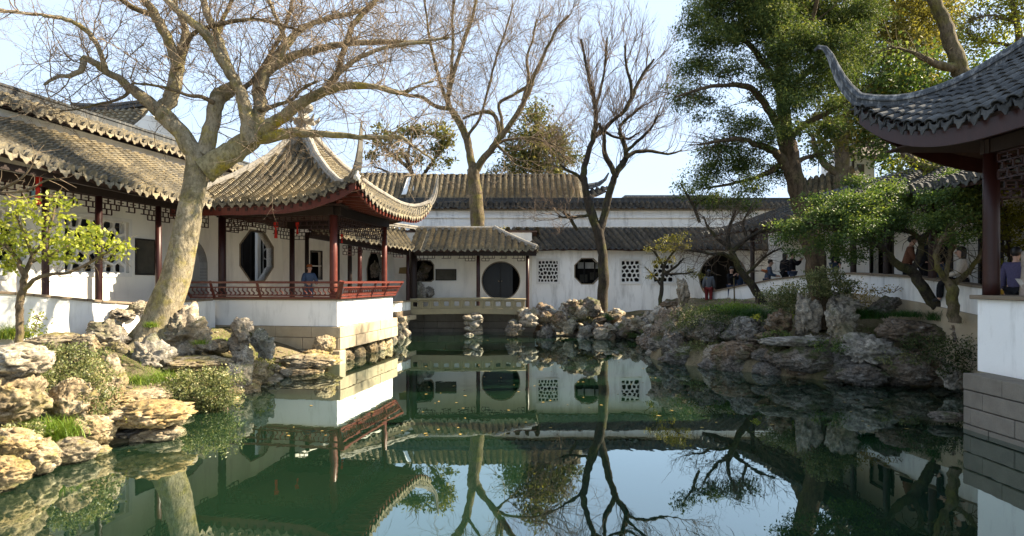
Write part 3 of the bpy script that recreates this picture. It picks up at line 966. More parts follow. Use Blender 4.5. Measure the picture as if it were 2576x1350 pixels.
course(pav, PP(.15, -.06, 0), PP(PW, -.06, 0), -pv, .05, .435, .5, [.8, 1.1], M['stone_warm'], .03)
mb = MB(); mb.prism([PP(.35, .35, .5), PP(PW, .35, .5), PP(PW, PL, .5), PP(.35, PL, .5)], (0, 0, .8)); mb.build('fill', M['stone_grey'], pav)
# corner pier and stone stilts in the water
mb = MB(); q = PP(.02, .02, 0); mb.box((q.x, q.y, .1), (.42, .42, .66), -a10); mb.build('pier', M['stone_warm'], pav, bevel=.02)
# columns
cols = [(.24, .24), (PW - .14, .2), (.24, PL - .24), (PW - .14, PL - .2)]
for i, (a, b) in enumerate(cols):
    q = PP(a, b, 0)
    column(pav, q.x, q.y, 1.48, 4.95, .125 if b < 1 else .105, M['red'] if a < 1 else M['red_shaded'], 20)  # left columns get the lacquer copy with shade in its colour
for (a, b, r_) in ((.28, 2.35, .07), (2.2, PL - .2, .08)):
    q = PP(a, b, 0)
    if a > .5: column(pav, q.x, q.y, 1.48, 4.9, r_, M['wood_dark'])
# beams and hanging lattice
for (A, B) in ((PP(-.05, .24, 4.83), PP(PW, .2, 4.83)), (PP(.24, 0, 4.83), PP(.24, PL, 4.83)), (PP(.2, PL - .24, 4.83), PP(PW, PL - .24, 4.83))):
    mb = MB(); mb.bar(A, B, .2, .26); mb.build('beam', M['wood_dark'], pav)
frieze(pav, PP(PW - .25, .22, 0), PP(.38, .22, 0), 4.68, 3, .14, .21)
frieze(pav, PP(.24, .38, 0), PP(.24, PL - .36, 0), 4.68, 4, .13, .17, full=True)
frieze(pav, PP(PW - .25, PL - .22, 0), PP(.38, PL - .22, 0), 4.68, 3, .14, .21)
frieze(pav, PP(PW - .14, .38, 0), PP(PW - .14, PL - .36, 0), 4.68, 3, .14, .21)
mb = MB(); mb.prism([PP(-.2, -.2, 4.98), PP(PW, -.2, 4.98), PP(PW, PL + .2, 4.98), PP(-.2, PL + .2, 4.98)], (0, 0, .04)); mb.build('ceiling', M['soffit'], pav)
# leaning railing on the seat edge
def railing(A, B, out, nb, posts, parent):
    A, B, out = Vector(A), Vector(B), Vector(out)
    def q(s, h, f): return A.lerp(B, s) + out * f + Vector((0, 0, h))
    L = (B - A).length
    for (h, f, w, hh) in ((2.07, .05, .06, .06), (2.56, .27, .085, .07), (2.40, .205, .04, .045), (2.15, .075, .045, .045)):
        e0, e1 = (-f / L, 1 + f / L)
        mb = MB(); mb.bar(q(e0, h, f), q(e1, h, f), w, hh); mb.build('rail', M['red'], parent)
    for i in range(nb):
        s = (i + .5) / nb
        mb = MB()
        pts = [q(s, 2.15, .075), q(s + .10 / L, 2.22, .115), q(s + .02 / L, 2.30, .15), q(s + .08 / L, 2.40, .205)]
        for a, b in zip(pts, pts[1:]): mb.bar(a, b, .03, .03, Vector((1, 0, .2)))
        mb.build('baluster', M['red'], parent)
    for s in posts:
        f2 = .27
        mb = MB(); mb.bar(q(s + (-.02 if s < .5 else .02) * 0, 2.05, .045), q(s if 0 < s < 1 else s + (-f2 / L if s == 0 else f2 / L), 2.6, .285), .075, .07, Vector((1, .3, 0))); mb.build('rail_post', M['red'], parent)
railing(PP(PW + .75, -.05, 0), PP(-.02, -.05, 0), -pv, 31, (0, .165, .49, 1), pav)
railing(PP(-.05, -.02, 0), PP(-.05, PL, 0), -pu, 34, (0, .25, .5, .75, 1), pav)
# roof surface
OV = 1.18
K_FR, K_BR, K_BL, K_FL = PP(-OV, -OV, 0), PP(-OV, PL + OV, 0), PP(PW + .9, PL + OV, 0), PP(PW + .75, -OV, 0)
APX = Vector((-7.50, 21.45, 0))
ZC = [(0, 4.97), (.12, 5.15), (.25, 5.43), (.5, 6.02), (.75, 6.78), (.9, 7.42), (1, 7.95)]
def zc(t): return interp(t, ZC)
def zup(t): return .72 * max(0, 1 - t / .34) ** 2
def face_rows(A, B, lift_a, lift_b, spacing, seed, K=14):
    rnd = random.Random(seed)
    d = (B - A); L = d.length; d = d / L
    nin = Vector((-d.y, d.x, 0))
    if (APX - A).dot(nin) < 0: nin = -nin
    depth = (APX - A).dot(nin); qc = (APX - A).dot(d) / L
    n = int(round(L / spacing)); rows = []
    for i in range(n + 1):
        q = min(.992, max(.008, i / n))
        tm = q / qc if q < qc else (1 - q) / (1 - qc)
        tm = max(.03, min(.985, tm))
        path = []; w = rnd.uniform(-.012, .012)
        for k in range(K):
            t = tm * k / (K - 1)
            ql, qr = t * qc, 1 - t * (1 - qc)
            if q < qc: a = (qc - q) / max(1e-6, qc - ql); up = lift_a
            else: a = (q - qc) / max(1e-6, qr - qc); up = lift_b
            a = min(1, a)
            p = A + d * (q * L) + nin * (depth * t)
            bow = -.25 * up * a ** 4 * max(0, 1 - t / .3)
            p = p + nin * bow * 0
            path.append(Vector((p.x, p.y, zc(t) + up * zup(t) * a ** 3.2 + w * (1 - t))))
        rows.append((path, d.copy()))
    return rows
F_rows = face_rows(K_FL, K_FR, 0, 1, .30, 1)
R_rows = face_rows(K_FR, K_BR, 1, 1, .27, 2)
B_rows = face_rows(K_BR, K_BL, 1, 0, .34, 3)
L_rows = face_rows(K_BL, K_FL, 0, 0, .34, 4)
roof(pav, F_rows, M['tile'], .105, .30, .075, seed=11, drip=.20, K=12, arc=6)
roof(pav, R_rows, M['tile'], .098, .27, .085, seed=12, drip=.21, K=12)
roof(pav, B_rows, M['tile'], .115, .34, .16, seed=13, drip=0, K=10, arc=4)
roof(pav, L_rows, M['tile'], .115, .34, .16, seed=14, drip=0, K=10, arc=4)
# boards under the eaves and rafters
def eave_board(rows, parent, inset, drop, h, mat, i0=0, i1=None):
    pts = [r[0][0] for r in rows][i0:i1]
    n = rows[0][1].cross(Vector((0, 0, 1)))
    ctr = APX
    if (ctr - pts[0]).dot(n) < 0: n = -n
    n.normalize()
    mb = MB(); vs = []; fs = []
    for p in pts:
        for o_, z_ in ((inset, -drop), (inset, -drop - h), (inset + .06, -drop - h), (inset + .06, -drop)): vs.append(p + n * o_ + Vector((0, 0, z_)))
    for i in range(len(pts) - 1):
        for k in range(4): fs.append((i * 4 + k, i * 4 + (k + 1) % 4, i * 4 + 4 + (k + 1) % 4, i * 4 + 4 + k))
    e = len(pts) * 4 - 4
    fs += [(0, 1, 2, 3), (e, e + 1, e + 2, e + 3)]
    mb.add(vs, fs); return mb.build('eave_board', mat, parent)
eave_board(F_rows, pav, .05, .09, .27, M['red'])
eave_board(R_rows, pav, .10, .08, .14, M['red'])
for rows, step in ((R_rows, 1), (F_rows, 1)):
    n = rows[0][1].cross(Vector((0, 0, 1)))
    if (APX - rows[0][0][0]).dot(n) < 0: n = -n
    for (path, sd) in rows[1:-1:step]:
        a = path[0] + n * .03 + V(0, 0, -.13)
        L_ = min(1.1, (path[-1] - path[0]).length)
        b = V(a.x, a.y, 0) + n * L_ + V(0, 0, max(4.9, a.z + .1 - (a.z - 4.95) * .5))
        mb = MB(); mb.bar(a + V(0, 0, -.06), b, .085, .1); mb.build('rafter', M['red'] if rows is R_rows else M['red_shaded'], pav)  # front rafters take the shaded lacquer copy, side rafters the lit one
# hip ridges with horns
def hip(K, lift, horn, scale=1.0, t_end=.98, ext=1.0):
    pts = []; sc = []
    d = (Vector((K.x, K.y, 0)) - APX)
    for t in np.linspace(t_end, 0.0 if horn else .02, 22):
        p = APX + d * (1 - t)
        pts.append(Vector((p.x, p.y, zc(t) + lift * zup(t) - .02))); sc.append(scale * (1.05 - .25 * (1 - t)))
    if horn:
        dn = d.normalized(); base = pts[-1].copy()
        for (o_, h_, k_) in ((.12, .13, .72), (.24, .36, .62), (.33, .66, .5), (.38, .98, .38), (.40, 1.28, .26), (.43, 1.5, .14)):
            pts.append(base + dn * (o_ * ext) + V(0, 0, h_ * ext)); sc.append(scale * k_)
    mb = MB(); mb.sweep(pts, RIDGE, sc)
    return mb.build('hip_ridge', M['ridge'], pav, smooth=False)
hip(K_FR, 1, True, 1.08); hip(K_BR, 1, True, 1.05, ext=.85); hip(K_BL, 0, False, 1.0); hip(K_FL, 0, False, 1.05)
# corner beam ends under the horns
for K in (K_FR, K_BR):
    d = (Vector((K.x, K.y, 0)) - APX).normalized(); k3 = V(K.x, K.y, zc(0) + zup(0))
    mb = MB(); mb.bar(k3 - d * 1.6 + V(0, 0, -.62), k3 - d * .1 + V(0, 0, -.12), .12, .2); mb.build('corner_beam', M['red'], pav)
K3 = V(K_FR.x, K_FR.y, zc(0) + zup(0))
mb = MB(); dK = (V(K_FR.x, K_FR.y, 0) - APX).normalized()
mb.lathe(K3 + dK * .05 + V(0, 0, -.12), [(.03, -.05), (.09, 0), (.10, .08), (.05, .16), (.075, .2), (.075, .27), (.03, .34)], 12); mb.build('corner_boss', M['plaster'], pav, smooth=True)
# finial
fin = MB()
fin.lathe(APX + V(0, 0, 7.86), [(.42, 0), (.44, .12), (.30, .2), (.26, .34), (.36, .44), (.38, .52), (.22, .62), (.16, .74), (.20, .82), (.33, .90), (.36, 1.0), (.30, 1.08), (.14, 1.16), (.12, 1.22), (.05, 1.34)], 10)
fo = fin.build('finial', M['ridge'], pav)
for k in range(8):
    a = k * math.pi / 4 + .2
    mb = MB(); c = APX + V(math.cos(a) * .40, math.sin(a) * .40, 8.32)
    mb.tube([c, c + V(math.cos(a) * .1, math.sin(a) * .1, .06), c + V(math.cos(a) * .16, math.sin(a) * .16, .2)], [.07, .06, .02], 6); mb.build('carving', M['ridge'], fo)
tassel(694, 600, 19.9, 'red tassel hanging beside the octagonal window in the pavilion', 1.3)
tassel(748, 590, 20.6, 'red tassel hanging near the dark inner column of the pavilion', 1.0)
tassel(1360 * .5 + 180, 612, 22.0, 'short red tassel hanging behind the front pavilion column', .8)
# ------------------------------------------------------------------ back gallery with the covered bridge
YB = 31.0
bk = empty('bridge_gallery', (-3, 29.5, 1.0), 'covered bridge gallery at the far end of the pond with a round black door', 'gallery')
# diagonal stretch behind the pavilion
D0, D1 = Vector((LX(26.3, -1.7), 26.3, 0)), Vector((-6.1, YB, 0))
du = (D1 - D0).normalized(); dn = Vector((du.y, -du.x, 0))
DL = (D1 - D0).length
def ds(px):   # where the sight line of this survey column meets the diagonal wall
    k = (px - CX) / FPX
    return (k * D0.y - D0.x) / (du.x - k * du.y)
w1 = rect(ds(783), ds(808), 2.72, 3.95)
n1 = [(ds(925), 2.62), (ds(962), 2.62), (ds(963), 3.1), (ds(960), 3.7), (ds(955), 4.0), (ds(934), 4.0), (ds(928), 3.7), (ds(924), 3.2)]
wall('diagonal_wall', M['plaster_in'], bk, (D0.x, D0.y), du, dn, .25, [(0, .6), (DL, .6), (DL, 5.4), (0, 5.4)], [w1, n1])
ring('window_frame', M['window_dark'], bk, (D0.x, D0.y), du, dn, w1, grown(w1, .06), .02, .1)
ring('niche_frame', M['frame_tan'], bk, (D0.x, D0.y), du, dn, n1, grown(n1, .05), .012, .2)
mb = MB(); a = D0 + du * ds(783) + V(0, 0, 3.3); b = D0 + du * ds(808) + V(0, 0, 3.3); mb.bar(a, b, .05, .05); mb.build('window_bar', M['plaster_in'], bk)
# the long back wall
BX0 = -6.1
def bs(px, Y=YB): return X_(px, Y) - BX0
def bz(py): return Z_(py, YB)
door = circle(bs(1260), 2.62, .965, 56)
lw1 = rect(bs(1354), bs(1404), bz(711), bz(656))
oc = octo(bs(1447), bs(1508), bz(714), bz(652), .27)
lw2 = rect(bs(1563), bs(1610), bz(711), bz(656))
lw3 = rect(bs(1644), bs(1695), bz(711), bz(655))
gate = [(bs(1819) + 1.2 * math.cos(a), bz(699) + 1.2 * math.sin(a)) for a in np.linspace(R(-58), R(238), 50)]
niche = [(bs(1042), bz(708)), (bs(1083), bz(708)), (bs(1090), bz(703)), (bs(1090), bz(668)), (bs(1082), bz(658)), (bs(1052), bz(655)), (bs(1044), bz(660)), (bs(1040), bz(700))]
gw = empty('garden_wall', (5.6, YB, 1.0), 'long white wall with lattice windows and an octagonal opening along the far bank', 'wall')
XS = X_(1338, YB) - BX0
wall('back_wall', M['plaster_in'], bk, (BX0, YB), (1, 0), (0, -1), .28, [(0, -.4), (XS, -.4), (XS, 5.2), (0, 5.2)], [door, niche])
wall('wall', M['plaster_old'], gw, (BX0, YB + .002), (1, 0), (0, -1), .28, [(XS + .002, .2), (24, .2), (24, 4.42), (XS + .002, 4.42)], [lw1, oc, lw2, lw3, gate])
for k, (lp, nx, nz, sd) in enumerate(((lw1, 6, 6, 21), (lw2, 4, 5, 22), (lw3, 4, 5, 24))):
    w = ring('window_frame', M['lattice'], gw, (BX0, YB), (1, 0), (0, -1), lp, grown(lp, .10), .04, .09)
    s0, s1 = min(p[0] for p in lp), max(p[0] for p in lp); z0, z1 = min(p[1] for p in lp), max(p[1] for p in lp)
    lattice(w, (BX0, YB), (1, 0), (0, -1), s0, s1, z0, z1, nx, nz, sd, .05 if k == 0 else .065, .08, .03)
ring('window_frame', M['frame_tan'], gw, (BX0, YB), (1, 0), (0, -1), oc, grown(oc, .05), .012, .28)
ring('gate_frame', M['frame_tan'], gw, (BX0, YB), (1, 0), (0, -1), gate, scaled(gate, 1.05), .014, .28)
ring('niche_frame', M['frame_tan'], bk, (BX0, YB), (1, 0), (0, -1), niche, grown(niche, .05), .012, .28)
ring('door_frame', M['frame_tan'], bk, (BX0, YB), (1, 0), (0, -1), door, scaled(door, 1.045), .014, .28)
# black double door, right leaf ajar
cx_ = X_(1258, YB)
for (x0, x1, y) in ((cx_ - 1.0, cx_ - .012, YB + .18), (cx_ + .012, cx_ + .66, YB + .20)):
    mb = MB(); mb.box(((x0 + x1) / 2, y, 2.6), (x1 - x0, .06, 2.3)); d_ = mb.build('door_leaf', M['door'], bk)
    xk = x1 - .06 if x0 < cx_ - .5 else x0 + .06
    mb = MB(); mb.lathe((xk, y - .05, 2.6), [(.02, -.03), (.045, 0), (.02, .03)], 10); mb.build('door_ring', M['frame_tan'], d_)
# near black sheets give the openings their inner shade
bh = empty('rear_hall', (0, YB + 1.6, .8), 'room behind the far wall openings, its shade given by added dark panels', 'hall')
mb = MB(); mb.box((6, YB + 1.7, 2.7), (26, .12, 4.6)); mb.build('dark_backing', M['hall_shade'], bh)
mb = MB(); q0, q1 = D0 - dn * 1.3 - du * 1.5, D1 - dn * 1.3 + du * 1.0; mb.prism([V(q0.x, q0.y, .6), V(q1.x, q1.y, .6), V(q1.x, q1.y, 5.6), V(q0.x, q0.y, 5.6)], -dn * .12); mb.build('dark_backing', M['hall_shade'], bh)
mb = MB(); mb.prism([V(q0.x, q0.y, 5.5), V(q1.x, q1.y, 5.5), D1 + V(0, 0, 5.5), D0 + V(0, 0, 5.5)], (0, 0, .1)); mb.build('ceiling', M['soffit'], bh)
for px in (1470, 1496):
    mb = MB(); mb.box((X_(px, YB + 1.2), YB + 1.2, 2.7), (.07, .07, 2.2)); mb.build('window_post', M['window_dark'], bh)
for k, px in enumerate((1468, 1494)):
    mb = MB(); mb.box((X_(px, YB + 1.3), YB + 1.3, 2.75 + .12 * k), (.42, .03, .42)); mb.build('pane', M['tablet'], bh)
mb = MB(); mb.box((X_(1480, YB + 1.4), YB + 1.4, 3.45), (1.15, .03, .34)); mb.build('transom', M['plaster_old'], bh)
mb = MB(); mb.box((X_(1800, YB + 1.0), YB + 1.0, 2.7), (.12, .1, 2.6)); mb.build('gate_post', M['window_dark'], bh)
# tablets
plaque('wall_tablet', (BX0, YB), (1, 0), (0, -1), rect(bs(1098), bs(1146), bz(704), bz(680)), M['window_dark'], M['tablet'], 'wide dark framed tablet on the white wall left of the round door', 'tablet', .05)
pl = P(1018, 682, 29.6)
mb = MB(); mb.prism([pl + V(-.3, 0, -.14), pl + V(.28, 0, -.16), pl + V(.3, 0, .14), pl + V(.1, 0, .19), pl + V(-.26, 0, .16)], (0, .05, 0))
b = mb.build('hanging_sign', mat_stone('ochre_sign_wood', (.23, .16, .06), (.16, .11, .05))); tag(b, 'ochre board hanging beside the dark post at the bridge end', 'sign')
# eaves and roof of the gallery
E0, E1, E2, E3 = V(-7.9, 23.9, 4.62), V(-4.72, 28.6, 4.12), V(1.18, 28.6, 4.10), V(1.42, 30.75, 4.10)
T0, T2 = V(LX(26.2, -1.4) + .2, 26.2, 5.62), V(-.95, 31.0, 5.26)
T1 = V(-4.9, 31.0, 5.28)
roof(bk, strip_rows(poly_fn([E0, E1]), poly_fn([T0, T1 + V(-.9, 0, 0)]), .29, .05, seed=31), M['tile'], .105, .29, .10, seed=31, drip=.17)
br = []; rr_ = random.Random(32); n_ = 18
for i in range(n_ + 1):
    x = lerp(E1.x, E2.x - .03, i / n_); tm = 1 if x < T2.x else max(.03, (E2.x - x) / (E2.x - T2.x)); w_ = rr_.uniform(-.03, .03)
    br.append(([V(x - .12 * (i < 2), lerp(E1.y, 31.0, tm * k / 6), lerp(4.12, 5.26, tm * k / 6) - .2 * (tm * k / 6) * (1 - tm * k / 6) + w_ * (1 - k / 6)) for k in range(7)], V(1, 0, 0)))
roof(bk, br, M['tile'], .118, .33, .10, seed=32, drip=.17)
hr = []
for i in range(8):
    y = lerp(E2.y + .1, 30.9, i / 7); tm = max(.04, (y - E2.y) / (31.0 - E2.y)) 
    hr.append(([V(lerp(E2.x + .05, T2.x, tm * k / 6), y, lerp(4.11, 5.26, tm * k / 6) - .2 * (tm * k / 6) * (1 - tm * k / 6)) for k in range(7)], V(0, 1, 0)))
roof(bk, hr, M['tile'], .115, .33, .10, seed=33, drip=.17)
roof(bk, strip_rows(lambda s: V(lerp(1.3, -6.2, s), 33.4, 4.5), lambda s: V(lerp(1.3, -6.2, s), 31.0, 5.27), .5, .05, seed=34), M['tile'], .17, .5, .25, seed=34, drip=0, arc=4)  # unseen back slope, added to keep the sun out behind the wall
mb = MB(); mb.sweep([E2.lerp(T2, t) + V(0, 0, .03 - .05 * 4 * t * (1 - t)) for t in np.linspace(0, 1, 8)], RIDGE, [.7] * 8); mb.build('hip_ridge', M['ridge'], bk)
mb = MB(); mb.sweep([T0 + V(0, 0, -.02), T1, T2], RIDGE, [.6] * 3); mb.build('ridge', M['ridge'], bk)
for (A, B) in ((E0, E1), (E1, E2)):
    mb = MB(); o_ = V(0, .35, -.16) if A is E1 else V(-.3, .2, -.16); mb.bar(A + o_, B + o_, .14, .22); mb.build('beam', M['wood_dark'], bk)
for (px, Y, z0, z1, r_, m_) in ((1203, 29.25, 1.0, 4.1, .095, 'red_shaded'), (1327, 29.25, .9, 4.1, .085, 'red_shaded'), (1026, 28.95, 1.0, 4.1, .09, 'red_shaded'), (1040, 29.4, 1.0, 4.1, .19, 'wood_dark'), (905, 26.6, 1.2, 4.6, .10, 'red'), (880, 26.9, 1.2, 4.6, .10, 'wood_dark'), (838, 27.0, 1.2, 4.6, .08, 'wood_dark'), (772, 25.6, 1.2, 4.7, .09, 'wood_dark')):
    column(bk, X_(px, Y), Y, z0, z1, r_, M[m_])
for (pa, pb) in ((1212, 1320), (1050, 1195)):
    frieze(bk, (X_(pa, 29.25), 29.25), (X_(pb, 29.25), 29.25), 3.98, 3, .13, .19)
frieze(bk, (-7.2, 25.4), (-5.2, 28.4), 4.12, 3, .13, .19)
# bridge deck and balustrade
XA, XB = X_(1032, 29.1), X_(1318, 29.1)
mb = MB()
for i in range(12):
    x0 = lerp(XA - .1, XB + .3, i / 12); x1 = lerp(XA - .1, XB + .3, (i + 1) / 12)
    arch_ = lambda x: .05 * (1 - ((x - (XA + XB) / 2) / ((XB - XA) / 2)) ** 2)
    mb.prism([V(x0, 28.95, .96 + arch_(x0)), V(x1, 28.95, .96 + arch_(x1)), V(x1, 30.9, .96 + arch_(x1)), V(x0, 30.9, .96 + arch_(x0))], (0, 0, .27))
mb.build('bridge_deck', M['bridge'], bk)
def zb(x): return 1.235 + .05 * (1 - ((x - (XA + XB) / 2) / ((XB - XA) / 2)) ** 2)
mb = MB(); mb.sweep([V(x, 29.08, zb(x) + .46) for x in np.linspace(XA - .05, XB + .1, 9)], [(-.1, -.04), (-.1, .03), (-.05, .06), (.05, .06), (.1, .03), (.1, -.04)]); mb.build('top_rail', M['bridge'], bk)
xs_ = np.linspace(XA, XB, 12)
for i, x in enumerate(xs_):
    mb = MB(); mb.box((x, 29.08, zb(x) + .21), (.09, .14, .42)); mb.build('baluster_post', M['bridge'], bk, bevel=.01)
for i in range(11):
    a, b = xs_[i] + .045, xs_[i + 1] - .045
    z0 = zb((a + b) / 2); o_ = rect(a, b, z0 + .0, z0 + .41)
    ia, ib = a + .09, b - .09
    hole = octo(ia, ib, z0 + .11, z0 + .33, .14)
    wall('baluster_panel', M['bridge'], bk, (0, 29.05), (1, 0), (0, -1), .07, o_, [hole])
# white end wall of the gallery next to the pavilion
mb = MB(); q0, q1 = V(-5.55, 26.2, 0), V(-4.93, 28.95, 0)
mb.prism([q0 + V(0, 0, .98), q1 + V(0, 0, .98), q1 + V(-.2, 0, .98), q0 + V(-.2, 0, .98)], (0, 0, .62)); mb.build('end_parapet', M['plaster'], bk)
mb = MB(); mb.bar(q0 + V(-.1, 0, 1.635), q1 + V(-.1, 0, 1.635), .3, .06); mb.build('coping', M['coping'], bk)
mb = MB(); mb.bar(q0 + V(0, 0, .86), q1 + V(0.05, 0, .86), .5, .2); mb.build('sill_stone', M['stone_warm'], bk)
mb = MB(); mb.prism([V(-8.9, 24.5, .9), V(-5.6, 25, .9), V(-4.9, 29.0, .9), V(-6.1, 30.9, .9), V(-10, 26.4, .9)], (0, 0, .3)); mb.build('floor', M['coping'], bk)
# coursed stones under the bridge
course(bk, (XA - .5, 30.55, 0), (XB + .6, 30.55, 0), (0, -1, 0), .55, .95, .4, [.9, 1.2, .7], M['stone_grey'])
course(bk, (XA - .5, 30.5, 0), (XB + .6, 30.5, 0), (0, -1, 0), .2, .545, .4, [1.1, .6, .9], M['stone_grey'])
course(bk, (XA - .5, 30.4, 0), (XB + .6, 30.4, 0), (0, -1, 0), -.3, .195, .4, [1.0, 1.4], M['stone_grey'])
# roof of the garden wall
gx0, gx1 = X_(1335, 30.4), 18.0
roof(gw, strip_rows(lambda s: V(lerp(gx0, gx1, s), 30.42, 4.27), lambda s: V(lerp(X_(1292, 32.4), gx1 + .3, s), 32.5, 5.42), .335, .03, seed=41), M['tile_dark'], .118, .335, .10, seed=41, drip=.13)
roof(gw, strip_rows(lambda s: V(lerp(gx1 + .3, X_(1292, 32.4), s), 34.0, 4.6), lambda s: V(lerp(gx1 + .3, X_(1292, 32.4), s), 32.5, 5.42), .4, .03, seed=42), M['tile_dark'], .14, .4, .2, seed=42, drip=0, arc=4)
mb = MB(); mb.sweep([V(X_(1292, 32.5), 32.5, 5.40), V(gx1 + .3, 32.5, 5.40)], RIDGE, [.55, .55]); mb.build('ridge', M['ridge_dark'], gw)
# ------------------------------------------------------------------ tall boundary wall behind
YU = 36.2
bw = empty('boundary_wall', (3, YU, 1.0), 'tall weathered boundary wall with black tiled cap behind the gallery', 'wall')
ux0, ux1 = X_(840, YU), X_(2080, YU)
wall('wall', M['plaster_old'], bw, (ux0, YU), (1, 0), (0, -1), .4, rect(0, ux1 - ux0, .6, 7.0))
mb = MB()
mb.box(((ux0 + ux1) / 2, YU - .05, 6.47), (ux1 - ux0, .1, .09)); mb.build('moulding', M['plaster_old'], bw)
mb = MB(); mb.box(((ux0 + ux1) / 2, YU - .09, 6.93), (ux1 - ux0, .18, .10)); mb.build('cornice', M['ridge'], bw)
roof(bw, strip_rows(lambda s: V(lerp(ux0, ux1, s), YU - .42, 7.02), lambda s: V(lerp(ux0, ux1, s), YU + .15, 7.34), .34, 0, seed=51, K=3), M['tile_dark'], .125, .34, .11, seed=51, drip=.15, thick=.07, K=3)
roof(bw, strip_rows(lambda s: V(lerp(ux1, ux0, s), YU + .72, 7.02), lambda s: V(lerp(ux1, ux0, s), YU + .15, 7.34), .45, 0, seed=52, K=3), M['tile_dark'], .16, .45, .2, seed=52, drip=0, thick=.07, K=3, arc=4)
mb = MB(); mb.sweep([V(x, YU + .15, 7.33) for x in np.linspace(ux0, ux1, 14)], [(-.12, 0), (-.12, .08), (-.085, .10), (-.085, .26), (-.12, .28), (-.12, .34), (.12, .34), (.12, .28), (.085, .26), (.085, .10), (.12, .08), (.12, 0)]); mb.build('ridge', M['ridge_black'], bw)
# ------------------------------------------------------------------ halls beyond the wall
def hall(name, label, xa, xb, Yf, Yb, ze, zr, mat, spacing=.42, horn=None, gable=None, wallmat='plaster_old', ridge=.16, seed=60, r=.15, expo=.16, cut=0):
    h = empty(name, ((xa + xb) / 2, Yf, 1.0), label, 'hall')
    ym = (Yf + Yb) / 2
    roof(h, strip_rows(lambda s: V(lerp(xa, xb, s), Yf, ze), lambda s: V(lerp(xa, xb, s), ym, zr), spacing, .12, seed=seed), mat, r, spacing, expo, seed=seed, drip=.16)
    roof(h, strip_rows(lambda s: V(lerp(xb, xa, s), Yb, ze), lambda s: V(lerp(xb, xa, s), ym, zr), spacing * 1.6, .12, seed=seed + 1), mat, r * 1.5, spacing * 1.6, .3, seed=seed + 1, drip=0, arc=4)
    mb = MB(); mb.box(((xa + xb) / 2, ym, (ze + 1) / 2), (xb - xa - .6, Yb - Yf - 1.2, ze - 1 + .2)); mb.build('wall', M[wallmat], h)
    pts = [V(lerp(xa, xb, s), ym, zr - .03) for s in np.linspace(0, 1, 10)]
    if ridge:
        mb = MB(); mb.sweep(pts, [(a * 1.0, b * ridge / .31) for a, b in RIDGE]); mb.build('ridge', M['ridge_black'], h)
    return h
h = hall('rear_hall_roof', 'long hall with sunlit ribbed tile roof rising behind the boundary wall', X_(1035, 40), X_(1450, 40), 38.6, 43.2, 8.0, 9.85, M['tile'], .40, ridge=.10, seed=61, r=.15, expo=.14)
h2 = hall('side_hall', 'shorter tiled hall left of the long one, half hidden behind the pavilion horn', X_(880, 41), X_(1022, 41), 39.5, 43.5, 8.0, 10.0, M['tile'], .40, ridge=.18, seed=63, r=.15, expo=.14)
mb = MB()  # white verge between the two roofs
a, b, c = P(1010, 490, 39.3), P(1046, 488, 39.3), P(1029, 446, 40.6)
mb.prism([a, b, c + V(.12, 0, 0), c + V(-.1, 0, 0)], (0, .3, 0)); mb.build('verge', M['plaster'], h2)
mb = MB(); mb.tube([c + V(0, .1, -.05), c + V(.02, .1, .18), c + V(-.03, .1, .42)], [.08, .05, .015], 6); mb.build('horn', M['ridge'], h2)
# hall roof horn beside the bare tree
hh = empty('corner_hall', (X_(1490, 42), 42, 6.0), 'dark roof corner with a curled horn between the forks of the right bare tree', 'hall')
pts = [P(1420, 492, 41), P(1450, 482, 41), P(1485, 476, 41), P(1510, 468, 41), P(1525, 455, 41), P(1533, 436, 41)]
mb = MB(); mb.sweep(pts, RIDGE, [1.4, 1.35, 1.25, 1.0, .7, .3]); mb.build('hip_ridge', M['ridge_dark'], hh)
er = strip_rows(lambda s: lerp(P(1430, 508, 40.4), P(1524, 498, 40.4), s) + V(0, 0, .5 * s * s), lambda s: lerp(P(1425, 490, 41.2), P(1515, 474, 41.2), s), .4, .03, seed=64)
roof(hh, er, M['tile_dark'], .15, .40, .16, seed=64, drip=.14)
mb = MB(); mb.box((X_(1475, 42.5), 42.6, 4.3), (2.2, 2.4, 7.2)); mb.build('wall', M['plaster_old'], hh)
# low flat parapet far off
fb = empty('far_building', (X_(1680, 70), 70, 1.0), 'far flat roofed pale building low on the skyline', 'building')
mb = MB(); mb.box((X_(1690, 70), 72, 6.4), (10.5, 3, 12.2)); mb.build('wall', M['frame_tan'], fb)
mb = MB(); mb.box((X_(1690, 70), 72, 12.62), (10.9, 3.4, .25)); mb.build('roof_slab', M['ridge_dark'], fb)
for k in range(9):
    mb = MB(); mb.box((X_(1600 + k * 22, 70.4), 70.45, 11.9), (.5, .06, .6)); mb.build('window', M['tablet'], fb)
# gabled hall behind the left gallery
gh = empty('gabled_hall', (-17.5, 27, 1.0), 'gabled hall with pale plaster end wall behind the left gallery roof', 'hall')
YG = 25.0
ga = [P(300, 345, YG), P(365, 292, YG), P(385, 292, YG), P(425, 330, YG), P(480, 378, YG), P(480, 470, YG), P(300, 470, YG)]
mb = MB(); mb.prism(ga, (0, .3, 0)); mb.build('gable', M['plaster_in'], gh)
mb = MB(); mb.prism([P(190, 278, YG + 2), P(368, 270, YG + .2), P(300, 345, YG + .15), P(170, 345, YG + 2)], (0, .3, .05)); mb.build('roof_bed', M['tile_dark'], gh)
r_ = strip_rows(lambda s: lerp(P(178, 338, YG + 1.8), P(312, 338, YG + .1), s), lambda s: lerp(P(195, 282, YG + 2), P(366, 276, YG + .2), s), .36, .05, seed=66)
roof(gh, r_, M['tile'], .13, .36, .15, seed=66, drip=.14)
